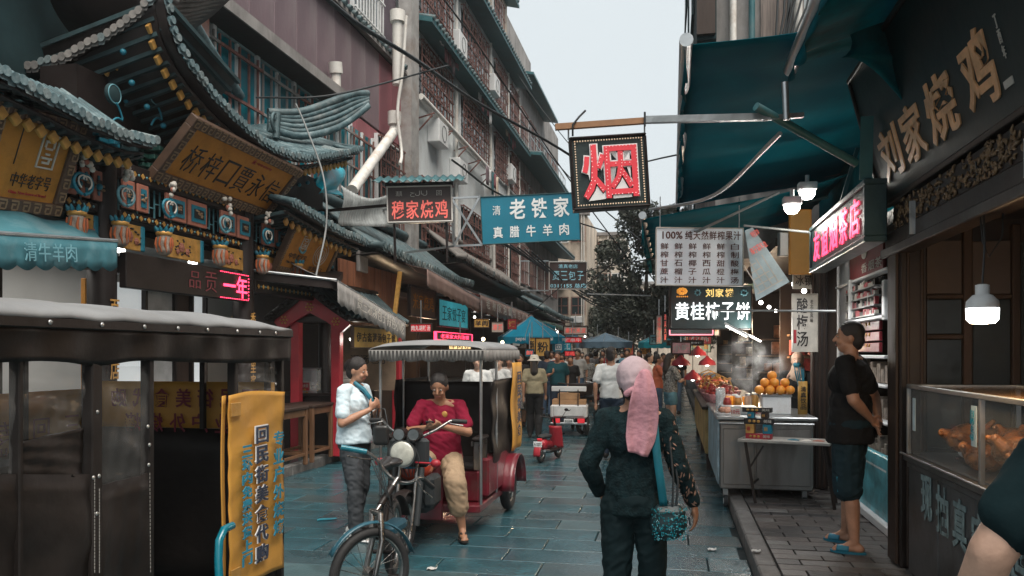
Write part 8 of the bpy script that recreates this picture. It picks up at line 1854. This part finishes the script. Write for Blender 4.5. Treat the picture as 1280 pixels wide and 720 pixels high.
far = [(745, 25, gry, 'short', 'grey'), (754, 27, rdc, 'short', 'red'), (778, 26, nv, 'short', 'navy'), (788, 28, pnk, 'long', 'dusty pink'), (799, 24, bkc, 'long', 'black'), (806, 30, wht, 'short', 'white'), (690, 27, wht, 'short', 'white'), (703, 30, bkc, 'short', 'black'), (680, 24, gry, 'long', 'grey'), (820, 27, tlc, 'short', 'teal'), (770, 32, wht, 'short', 'white'), (728, 31, nv, 'short', 'navy'), (845, 21, bkc, 'short', 'black'), (829, 23, pnk, 'long', 'dusty pink')]
where = ['left of the man in the white tshirt', 'just behind the man in the white tshirt', 'seen over the shoulder of the pink headscarf', 'between the headscarf and the fruit stall', 'in front of the teal umbrella', 'far down the street centre', 'behind the hat wearer', 'behind the man in dark teal', 'by the pale lit shop', 'at the far right stalls', 'farthest down the street', 'below the round teal sign side', 'in the shadow by the right shops', 'next to the fruit stall far end']
for (px, d, c, hr, cn), w_ in zip(far, where): crowd('distant pedestrian in a %s top %s' % (cn, w_), px, d, q.choice([0, pi, .4, pi-.4, -.3]), q.uniform(1.55, 1.74), c, q.choice([jn, bkc, nv]), hair=hr, pose=WK, skin=q.randrange(3))

more = [(752, 23, ('mustard_cotton', (.45, .25, .05)), 'long', 'mustard'), (760, 29, prt, 'short', 'patterned'), (784, 23, ('sky_blue_cotton', (.15, .32, .42)), 'short', 'sky blue'), (793, 33, rdc, 'short', 'red'), (812, 33, gry, 'short', 'grey'), (697, 24, ('coral_cotton', (.50, .14, .08)), 'long', 'coral'), (709, 26, wht, 'short', 'white'), (717, 28, pnk, 'long', 'dusty pink'), (684, 20, nv, 'short', 'navy'), (660, 22, bkc, 'long', 'black'), (740, 28, bkc, 'short', 'black'), (738, 35, wht, 'long', 'white')]
wh2 = ['close behind the parked mopeds', 'under the slate blue umbrella', 'immediately left of the headscarf tail', 'farthest on the right lane', 'farthest by the teal umbrella', 'near the orange yellow signboard', 'below the glowing red sign', 'under the white fan banner', 'close behind the hat wearer', 'by the pale lit shopfront', 'under the blue sheeted awnings', 'farthest at the left bend']
for (px, d, c, hr, cn), w_ in zip(more, wh2): crowd('distant pedestrian in a %s top %s' % (cn, w_), px, d, q.choice([0, pi, .5, pi-.5]), q.uniform(1.52, 1.74), c, q.choice([jn, bkc, nv]), hair=hr, pose=WK, skin=q.randrange(3))
grow_all()
# ---------------------------------------------------------------- thin haze
hz_m = bpy.data.materials.new('street_haze'); hz_m.use_nodes = True; n = hz_m.node_tree; n.nodes.clear()
pv_ = n.nodes.new('ShaderNodeVolumePrincipled'); ou = n.nodes.new('ShaderNodeOutputMaterial'); n.links.new(pv_.outputs[0], ou.inputs['Volume'])
pv_.inputs['Color'].default_value = (.86, .90, .92, 1); pv_.inputs['Density'].default_value = .0011; pv_.inputs['Anisotropy'].default_value = .2
tag(MB().box(-301, 301, -41, 701, -1.5, 16.5).build('haze', hz_m), kind='stuff')
